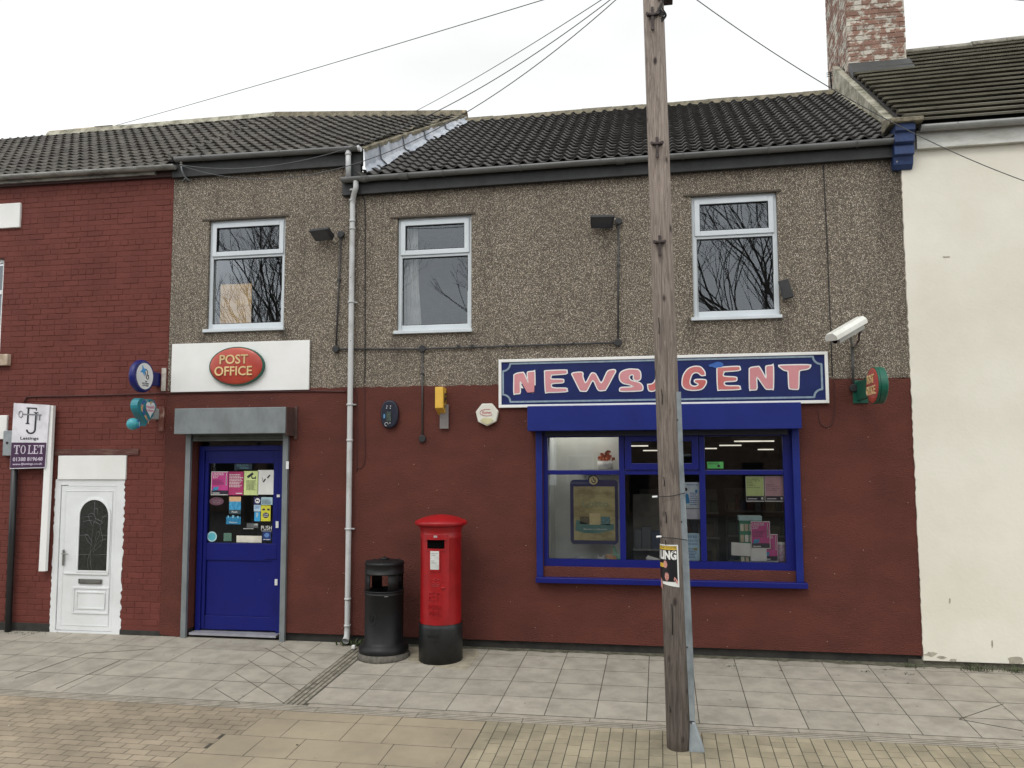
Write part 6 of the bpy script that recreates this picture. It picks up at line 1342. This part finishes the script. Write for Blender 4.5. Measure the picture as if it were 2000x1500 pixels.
def osticker(name, label, px, py, rx, ry, Y, mat, prints=()):
    c = P(px, py, Y); k = (P(px+rx, py, Y)-c).length; kz = (P(px, py-ry, Y)-c).length
    mp = lambda u, v, w: Vector((c.x+u*k, Y-w, c.z+v*kz)); mb = MB()
    mb.prism([mp(math.cos(2*math.pi*i/28), math.sin(2*math.pi*i/28), 0) for i in range(28)], (0, .0015, 0)); o = tag(mb.build(name, mat), label, 'sticker')
    for i_, (nm, mt, items) in enumerate(prints):
        mb = MB()
        for it in items:
            if it[0] == 'o': mb.add([mp(it[1]*math.cos(2*math.pi*i/28), it[1]*math.sin(2*math.pi*i/28), .001+.001*i_) for i in range(28)], [tuple(range(28))])
            else: put_text(mb, it[0], mp, it[1], it[2], it[3], it[4], .001+.001*i_)
        mb.build(nm, mt, o)
    return o
osticker('oval_sticker', 'dull purple oval sticker at the left of the door glass', 423, 979, 14, 8, YG_, M('dull_purple', lin(104, 68, 84), rough=.5), [('lettering', M('dull_pink', lin(170, 140, 150)), [('Thank You', -.6, .6, .0, .45), ('Partners', -.5, .5, -.5, -.05)])])
poster('push_sticker', 'blue and orange picture sticker reading Push on the door glass', 'sticker', (448, 970, 470, 1004), YG_, cy_, [('orange_sky', M('orange_card', lin(220, 160, 110), lin(190, 180, 150), scale=40), [(None, .0, 1, .72, 1)]), ('dark_band', M('slate_card', lin(50, 72, 80)), [(None, 0, 1, 0, .24)]), ('lettering', paper, [('Push', .25, .72, .07, .18)])])
poster('picture_sticker', 'bright blue sticker of buildings below the Push sticker', 'sticker', (442, 1009, 470, 1024), YG_, M('bright_blue', lin(30, 130, 170), lin(20, 90, 140), scale=60), [('lettering', paper, [('Welcome', .2, .75, .15, .35)]), ('tower_shapes', M('pale_blue', lin(130, 190, 210)), [(None, .1, .18, .8, 1.15), (None, .4, .55, .8, 1.2), (None, .75, .85, .8, 1.1)])])
poster('dog_sticker', 'navy no dogs sticker at the right of the door glass', 'sticker', (496, 971, 510, 985), YG_, M('navy_card', lin(30, 34, 90)), [('ring', paper, [('o', .15, .85, .15, .85)]), ('animal_mark', inkb, [('poly', 0, 0, 0, 0, [(.3, .35), (.36, .35), (.38, .48), (.6, .48), (.62, .35), (.68, .35), (.7, .62), (.5, .6), (.36, .68), (.26, .58)])])])
poster('pale_sticker', 'pale blue text sticker at the top right of the sticker cluster', 'sticker', (510, 971, 532, 986), YG_, M('pale_card', lin(170, 200, 212)), [('lettering', inkb, lines(.1, .9, .1, .7, 4))])
poster('small_sticker', 'small white sticker between the navy and blue stickers', 'sticker', (496, 986, 509, 999), YG_, M('pale_card2', lin(180, 206, 224)), [('lettering', M('blue_ink', lin(50, 90, 170)), lines(.1, .9, .4, .9, 4))])
poster('blue_sticker', 'plain blue sticker left of the yellow one on the door', 'sticker', (497, 1000, 508, 1018), YG_, M('sky_card', lin(60, 160, 214)), [('figure_mark', M('pale_card', (1, 1, 1)), [('poly', 0, 0, 0, 0, [(.35, .4), (.5, .4), (.7, .9), (.3, .95)])])])
poster('yellow_sticker', 'yellow sticker with black lettering on the door glass', 'sticker', (510, 987, 528, 1018), YG_, M('lemon', lin(212, 206, 60)), [('badge_mark', inkb, [('o', .18, .85, .2, .55), (None, .15, .4, .68, .8), (None, .65, .9, .68, .8)]), ('lettering', paper, [('STAR', .28, .75, .38, .48), ('WARRANT', .25, .78, .27, .35)])])
mb = MB(); mp_ = facing(YG_); a, b = P(510, 1035, YG_), P(531, 1027, YG_); put_text(mb, 'PUSH', mp_, a.x, b.x, a.z, b.z, .001); mb.add([(a.x, YG_-.001, a.z-.014), (b.x, YG_-.001, a.z-.014), (b.x, YG_-.001, a.z-.010), (a.x, YG_-.001, a.z-.010)], [(0, 1, 2, 3)]); tag(mb.build('push_lettering', paper), 'white PUSH lettering at the right of the door glass', 'lettering')
osticker('round_sticker', 'round pale turquoise sticker in the lower left corner of the door glass', 414, 1048, 9.5, 10, YG_, M('turq_pale', lin(176, 214, 220)), [('inner_disc', M('turq', lin(90, 180, 196)), [('o', .75)])])
poster('green_sticker', 'faded green square sticker at the bottom of the door glass', 'sticker', (437, 1041, 452, 1057), YG_, M('fade_green', lin(60, 96, 84), lin(100, 130, 116), scale=60))
poster('blank_label', 'blank cream label along the bottom of the door glass', 'label', (462, 1046, 511, 1060), YG_, M('cream_card', lin(214, 210, 196)))
poster('blue_badge_sticker', 'dark blue badge sticker under the PUSH lettering', 'sticker', (513, 1038, 529, 1056), YG_, M('badge_blue', lin(24, 50, 110)), [('badge_mark', M('badge_pale', lin(90, 130, 190)), [('o', .2, .8, .35, .85)]), ('lettering', paper, [(None, .1, .9, .1, .15)])])
poster('logo_sticker', 'grey winged logo sticker in the middle of the door glass', 'sticker', (482, 1022, 504, 1031), YG_, M('wing_grey', lin(90, 94, 94)), [('wing', M('wing_pale', lin(160, 162, 160)), [('poly', 0, 0, 0, 0, [(.55, .6), (.8, 1.0), (1, .9), (.95, .5)]), (None, -.3, .6, -.3, -.1)])])
# ---- shop window contents
YW = YS+.04
fr = thing('poster_frame', (-.9, YW, 1.8), 'blue framed lottery poster with a round badge hanging in the left shop window pane', 'poster')
a, b = P(1113, 937, YW), P(1208, 1064, YW); mb = MB(); flat(mb, rrect(a.x, b.z, b.x, a.z, .05), facing(YW+.03), 0, .02); mb.build('frame', M('frame_navy', lin(30, 32, 92), rough=.4), fr)
a, b = P(1120, 950, YW), P(1202, 1056, YW); mb = MB(); mb.box(a.x, YW+.004, b.z, b.x, YW+.0095, a.z); mb.build('poster_sheet', M('ochre_poster', lin(190, 178, 130), lin(150, 138, 96), rough=.25, scale=4, stretch=(1, 1, 2), lo=.42, hi=.6), fr)
mf = lambda u, v, w: Vector((a.x+u*(b.x-a.x), YW+.003-w, b.z+v*(a.z-b.z)))
mb = MB(); mb.add([mf(u, v, 0) for u, v in ((.03, .18), (.25, .13), (.6, .13), (.97, .2), (.97, .31), (.7, .3), (.4, .29), (.06, .38))], [tuple(range(8))]); mb.build('teal_band', M('poster_teal', lin(70, 120, 116), lin(96, 140, 130), rough=.4, scale=8), fr)
mb = MB(); mb.add([mf(u, v, 0) for u, v in ((.15, .30), (.38, .30), (.38, .44), (.15, .44))], [(0, 1, 2, 3)]); mb.build('dark_card', M('card_dark', lin(86, 80, 60), lin(120, 110, 84), scale=50), fr)
mb = MB(); mb.add([mf(u, v, .001) for u, v in ((.38, .29), (.64, .29), (.64, .50), (.38, .50))], [(0, 1, 2, 3)]); mb.build('cream_card', M('card_cream', lin(216, 200, 150)), fr)
mb = MB(); mb.add([mf(u, v, 0) for u, v in ((.66, .29), (.88, .28), (.88, .44), (.66, .44))], [(0, 1, 2, 3)]); mb.build('blue_card', M('card_blue', lin(110, 150, 150), lin(70, 110, 120), scale=60), fr)
mb = MB(); put_text(mb, 'Become a millionaire', mf, .24, .8, .19, .225, .002); mb.build('lettering', paper, fr)
mb = MB(); put_text(mb, 'Lotto', mf, .22, .85, .62, .74, .001); mb.build('faded_title', M('poster_teal2', lin(140, 160, 124)), fr)
c = P(1159, 938, YW); mb = MB(); flat(mb, disc(c.x, c.z, .066, .066, 28), facing(YW+.009), 0, .01); bd = mb.build('badge', M('frame_navy', (1, 1, 1)), fr)
mb = MB(); flat(mb, disc(c.x, c.z, .052, .052, 28), facing(YW-.0015), 0, .001); mb.build('badge_face', M('card_cream', (1, 1, 1)), bd)
mb = MB(); mb.tube(smooth_path([(c.x-.02, YW-.005, c.z+.0), (c.x-.01, YW-.005, c.z-.028), (c.x+.016, YW-.005, c.z-.026), (c.x+.022, YW-.005, c.z), (c.x+.006, YW-.005, c.z+.004), (c.x-.004, YW-.005, c.z+.035)], 4), .006, 5); mb.build('hand_mark', ink, bd)
pw_ = M('pale_blue_paper', lin(206, 220, 230)); sky_ = M('sky_card', (1, 1, 1)); bi = M('blue_ink', (1, 1, 1))
poster('lady_poster', 'white and blue poster with a figure in a blue dress behind the pole', 'poster', (1334, 942, 1367, 993), YW, pw_, [('title', bi, [('amazing', .22, .92, .86, .96)]+lines(.42, .9, .12, .62, 7)), ('figure', M('dress_blue', lin(20, 130, 190)), [('poly', 0, 0, 0, 0, [(.12, .5), (.2, .58), (.32, .52), (.4, .2), (.1, .18)]), ('o', .72, .88, .6, .72)]), ('hair', ink, [('o', .1, .26, .66, .80)])])
poster('paper_sheet', 'blank white sheet below the blue dress poster', 'paper', (1338, 994, 1371, 1014), YW, M('sheet_lilac', lin(206, 208, 220)))
poster('bus_poster', 'pale blue poster headed FREE BUS low in the window by the pole', 'poster', (1336, 1041, 1367, 1095), YW, M('pale_cyan', lin(178, 212, 230)), [('lettering', bi, [('FREE BUS', .2, .85, .82, .92), ('MONDAY TO', .12, .9, .68, .76), ('SUPER BINGO', .15, .9, .56, .64)]+lines(.15, .85, .08, .46, 7)), ('olive_label', M('olive_lab', lin(150, 150, 90)), [(None, .6, .85, .38, .46)])])
poster('green_sticker', 'green sticker in the upper right shop window pane', 'sticker', (1381, 902, 1413, 915), YW, M('fresh_green', lin(80, 180, 90)), [('lettering', ink, [('o', .62, .8, .15, .6)]+lines(.08, .9, .6, .9, 2))])
def notice2(name, label, q, base, head):
    return poster(name, label, 'poster', q, YW, paper, [('panel', base, [(None, .02, .98, .22, .98)]), ('dark_strip', inkb, [(None, .02, .98, .04, .22)]+head), ('ring', paper, [('o', .82, .95, .08, .18), (None, .1, .6, .1, .13)])])
notice2('lime_notice', 'lime notice with dark foot at the top of the right pane', (1456, 930, 1493, 980), lime, [('It is an offence for', .05, .75, .86, .91), ('persons under 18', .05, .78, .79, .84), ('years to', .05, .35, .73, .78), ('purchase', .05, .4, .67, .71), ('or attempt to', .06, .52, .6, .65), ('purchase alcohol', .06, .76, .53, .58)])
notice2('pink_notice', 'pale pink notice at the top right of the right pane', (1493, 930, 1531, 980), M('dusty_pink', lin(206, 160, 168)), [('Please be', .07, .5, .64, .69), ('prepared to show', .07, .75, .57, .62), ('proof of age when', .07, .78, .5, .55), ('buying alcohol', .07, .65, .43, .48)])
u25('age_poster', 'magenta UNDER 25 poster low in the right shop window pane', (1466, 1018, 1505, 1072), YW)
u25('age_poster', 'partly hidden magenta poster behind and below the UNDER 25 one', (1489, 1043, 1520, 1097), YW+.02)
poster('blank_card', 'blank white card at the left of the dispenser in the window', 'paper', (1428, 1059, 1467, 1085), YW-.004, paper, tilt=-.05)
poster('blank_card', 'blank white card in front of the hidden magenta poster', 'paper', (1466, 1072, 1498, 1097), YW-.004, paper, tilt=.03)
# dispenser rack of small packets
dk_ = thing('packet_rack', P(1468, 1095, YW+.07), 'green and white packet rack behind the magenta poster', 'display rack')
a, b = P(1444, 1008, YW+.05), P(1490, 1096, YW+.05); mb = MB(); mb.box(a.x, YW+.05, b.z, b.x, YW+.2, a.z-.05); mb.build('case', M('rack_green', lin(50, 130, 100), rough=.5), dk_)
mb = MB(); mb.box(a.x-.01, YW+.03, a.z-.05, b.x, YW+.2, a.z); mb.build('header', M('rack_head', lin(170, 200, 200)), dk_)
for r_ in range(4):
    for k in range(5):
        w = (b.x-a.x)/5; x = a.x+k*w; z = a.z-.12-r_*.125; mb = MB(); mb.box(x+.006, YW+.035, z-.05, x+w-.006, YW+.049, z+.03); mb.build('packet', M('packet_%d' % ((r_+k) % 3), lin(*((206, 200, 180), (190, 176, 150), (216, 214, 206))[(r_+k) % 3])), dk_)
jr = thing('sweet_jar', P(1527, 1096, YW+.08), 'clear jar of pink sweets at the right corner of the window', 'jar')
c = P(1527, 1096, YW+.1); mb = MB(); mb.lathe([(.001, 0), (.048, 0), (.05, .01), (.05, .17), (.04, .19)], (c.x, YW+.1, c.z), 20); mb.build('jar_body', M('sweets', lin(190, 150, 176), lin(214, 206, 212), rough=.3, scale=40), jr)
mb = MB(); mb.lathe([(.042, .19), (.044, .215), (.001, .217)], (c.x, YW+.1, c.z), 20); mb.build('lid', paper, jr)
def slab_at(name, label, cat, q, Y, mat, tilt=0): return poster(name, label, cat, q, Y, mat, tilt=tilt)
mb = MB(); a, b = P(1262, 1075, .2), P(1292, 1092, .2); mb.hexa([(a.x, .16, .995), (b.x+.05, .16, .995), (b.x+.05, .16, 1.03), (a.x, .16, 1.08)], [(a.x+.02, .22, .995), (b.x+.05, .22, .995), (b.x+.05, .23, 1.04), (a.x+.02, .23, 1.10)]); tag(mb.build('folded_paper', paper), 'folded white paper lying on the window shelf left of the pole', 'paper')
# crumpled cloth and bags in the bottom left of the window
def crumple(name, label, cat, c, sx_, sy_, sz_, mat, seed):
    r_ = random.Random(seed); me = bmesh.new(); bmesh.ops.create_icosphere(me, subdivisions=3, radius=1)
    for v in me.verts:
        n_ = v.co.normalized(); k = .75+.35*math.sin(5*n_.x+seed)*math.cos(6*n_.z+seed*2)+r_.uniform(-.07, .07); v.co = Vector((n_.x*sx_*k, n_.y*sy_*k, max(n_.z*sz_*k, -.0)))
    mb = MB(); mb.add([v.co+Vector(c) for v in me.verts], [tuple(v.index for v in f.verts) for f in me.faces]); me.free(); tag(mb.build(name, mat), label, cat)
crumple('plastic_bag', 'crumpled pale plastic bag on the shelf in the left pane', 'bag', (-1.02, .3, .99), .16, .08, .09, M('bag_pale', lin(176, 184, 190), rough=.35), 3)
crumple('plastic_bag', 'white crumpled bag below the framed poster in the left pane', 'bag', (-.74, .26, .99), .09, .07, .13, M('bag_white', lin(214, 214, 216), rough=.35), 8)
crumple('cloth', 'orange and mint cloth heaped by the first mullion of the shop window', 'cloth', (-.58, .3, .99), .13, .08, .2, M('cloth_mix', lin(226, 170, 130), lin(150, 206, 180), rough=.8, scale=9, lo=.45, hi=.55), 5)
bk = thing('basket', (-.66, .5, 2.25), 'orange flowers in a white tub on the high ledge in the left pane', 'flower tub')
a = P(1182, 912, .5); mb = MB(); mb.lathe([(.001, 0), (.09, 0), (.1, .1), (.001, .1)], (a.x, .5, a.z-.03), 20); mb.build('tub', paper, bk)
mb = MB(); mb.box(a.x-.3, .36, a.z-.05, a.x+.35, .61, a.z-.031); tag(mb.build('high_ledge', M('shelf_white', (1, 1, 1))), 'narrow white ledge behind the top of the left shop pane', 'shelf')
mb = MB(); r_ = random.Random(2)
for k in range(60):
    c = Vector((a.x+r_.gauss(0, .045), .5+r_.gauss(0, .04), a.z+.09+abs(r_.gauss(0, .035)))); d1 = Vector((r_.uniform(-1, 1), r_.uniform(-1, 1), r_.uniform(-1, 1))).normalized()*.03; d2 = d1.cross(Vector((r_.uniform(-1, 1), 1, .3))).normalized()*.02; mb.add([c-d1, c-d2, c+d1, c+d2], [(0, 1, 2, 3)])
mb.build('flowers', M('orange_petal', lin(206, 110, 74)), bk)
# goods inside
goods = [M('goods_%d' % i, lin(*c_), rough=.5) for i, c_ in enumerate(((110, 60, 54), (130, 120, 84), (60, 76, 104), (150, 150, 146), (70, 96, 76), (104, 80, 60), (100, 106, 112), (140, 110, 76)))]
def shelf_unit(x, y, w, label, seed, tiers=4):
    t = thing('shelf_unit', (x, y, 0), label, 'shelves'); r_ = random.Random(seed)
    mb = MB(); mb.box(x, y+.3, 0, x+w, y+.33, 1.75); mb.build('back_panel', M('shelf_back', lin(110, 108, 100)), t)
    for k in range(tiers):
        z = .25+k*.38; mb = MB(); mb.box(x, y, z, x+w, y+.3, z+.025); sh = mb.build('shelf', M('shelf_white', (1, 1, 1)), t); q = x+.02
        while q < x+w-.09:
            ww = r_.uniform(.05, .14); hh = r_.uniform(.12, .3); mb = MB(); mb.box(q, y+.03, z+.026, q+ww, y+.25, z+.026+hh); mb.build('product', goods[r_.randrange(8)], sh); q += ww+.012
shelf_unit(-.35, 3.2, 1.2, 'stocked shelves deep inside behind the middle pane', 1)
shelf_unit(1.0, 3.6, 1.4, 'stocked shelves deep inside behind the right pane', 2)
shelf_unit(-.4, 1.5, .55, 'short stocked shelf just inside the middle pane', 3, 3)
tm = M('tube_light', (1, .95, .8), rough=.5, emit=.9)
for q0, q1, y, lab in (((1231, 871), (1266, 870), 2.0, 'strip light seen through the small middle top pane'), ((1256, 880), (1290, 879), 3.4, 'fainter strip light lower in the middle top pane'), ((1434, 862), (1512, 861), 1.7, 'longest strip light in the right top pane'), ((1405, 870), (1448, 870), 2.8, 'short strip light left of the longest one'), ((1377, 876), (1400, 875), 3.8, 'strip light at the left edge of the right top pane'), ((1480, 878), (1511, 877), 3.8, 'strip light at the right of the right top pane'), ((1190, 863), (1203, 862), 2.6, 'strip light just visible past the white partition')):
    a, b = P(*q0, y), P(*q1, y); t = thing('ceiling_light', (a.x, y, a.z+.02), lab, 'ceiling light'); mb = MB(); mb.box(a.x-.03, y-.03, a.z+.018, b.x+.03, y+.03, a.z+.05); mb.build('fitting', M('fitting_grey', lin(90, 90, 86)), t)
    for ex in (a.x, b.x): mb.box(ex-.004, y-.004, a.z+.05, ex+.004, y+.004, 2.94)
    mb = MB(); mb.tube([(a.x, y, a.z), (b.x, y, a.z)], .009, 8); mb.build('tube', tm, t)
for x_, e_, lab in ((-.95, 3, 'unseen slim lamp added to brighten the white partition in the left pane'), (.75, 2.5, 'unseen slim lamp added above the right pane to brighten it')):  # unseen lamps added to brighten the partition and the window display
    t = thing('ceiling_light', (x_, .42, 2.72), lab, 'ceiling light'); mb = MB(); mb.box(x_-.45, .38, 2.72, x_+.45, .46, 2.76); mb.build('fitting', paper, t)
    la = bpy.data.lights.new('lamp', 'AREA'); la.shape = 'RECTANGLE'; la.size = .85; la.size_y = .06; la.energy = e_; la.color = (1, .96, .88); lo_ = bpy.data.objects.new('lamp', la); COL.objects.link(lo_); lo_.parent = t; lo_.location = (0, 0, -.012)
# ------------------------------------------------------------------ weeds and litter
lf = M('weed_green', lin(70, 84, 48), lin(52, 62, 36), rough=.7, scale=20)
def weed(x, y, label, n=26, h=.09, spread=.06, broad=False, seed=1):
    r_ = random.Random(seed); mb = MB(); z = gz(y)
    for k in range(n):
        b = Vector((x+r_.gauss(0, spread), y+r_.gauss(0, spread*.35), z-.005)); a_ = r_.uniform(0, 6.28); d = Vector((math.cos(a_), math.sin(a_)*.6, r_.uniform(.5, 1.6))).normalized(); L_ = h*r_.uniform(.4, 1.1); w = (.011 if broad else .0035); s_ = Vector((-d.y, d.x, 0)).normalized()*w
        m_ = b+d*L_*.55; e = b+d*L_+Vector((d.x*L_*.3, d.y*L_*.3, -L_*.15)); mb.add([b-s_*.5, b+s_*.5, m_+s_, e, m_-s_], [(0, 1, 2, 3, 4)])
    tag(mb.build('weed', lf), label, 'weed')
weed(-3.78, -.07, 'leafy weed growing at the foot of the grey downpipe', 60, .10, .10, True, 1)
weed(-3.62, -.1, 'leafy weed in the corner left of the litter bin', 40, .09, .07, True, 2)
weed(2.62, -.12, 'grass tuft at the end of the red wall', 50, .08, .06, False, 3); weed(3.25, -.16, 'larger grass tuft under the cream wall', 90, .12, .08, False, 4)
weed(3.65, -.14, 'grass tuft at the right edge under the cream wall', 70, .11, .09, False, 5); weed(-8.3, -.08, 'moss and grass by the foot of the black pipe', 40, .05, .15, False, 6)
for i, (px, py, lb) in enumerate(((1427, 1302, 'small grass tuft in the slab joint right of the pole'), (1690, 1312, 'small grass tuft in a slab joint near the red wall end'), (1775, 1318, 'tiny grass tuft in the joint below the cream wall corner'))):
    g_ = PG(px, py); weed(g_.x, g_.y, lb, 16, .04, .03, False, 20+i)
mb = MB(); r_ = random.Random(11)
for k in range(170):
    x, y = r_.uniform(-8, 5), r_.uniform(-4, -.1) if r_.random() < .6 else r_.gauss(-.18, .08); y = min(y, -.04); s_ = r_.uniform(.004, .013); z = gz(y)+.004; a_ = r_.uniform(0, 3)
    mb.add([(x+s_*math.cos(a_+t)*(1+.4*(j % 2)), y+s_*math.sin(a_+t), z+.003*(j % 2)) for j, t in enumerate((0, 1.3, 2.7, 4.2))], [(0, 1, 2, 3)])
tag(mb.build('litter', M('litter_bits', lin(190, 186, 172), lin(60, 54, 46), rough=.8, scale=30, lo=.45, hi=.55)), None, None, kind='stuff')
mb = MB(); g_ = PG(691, 1268); mb.box(g_.x-.025, g_.y-.02, g_.z+.003, g_.x+.02, g_.y+.02, g_.z+.05); tag(mb.build('paper_cup', paper, bevel=.01), 'small white carton on the paving left of the litter bin', 'litter')
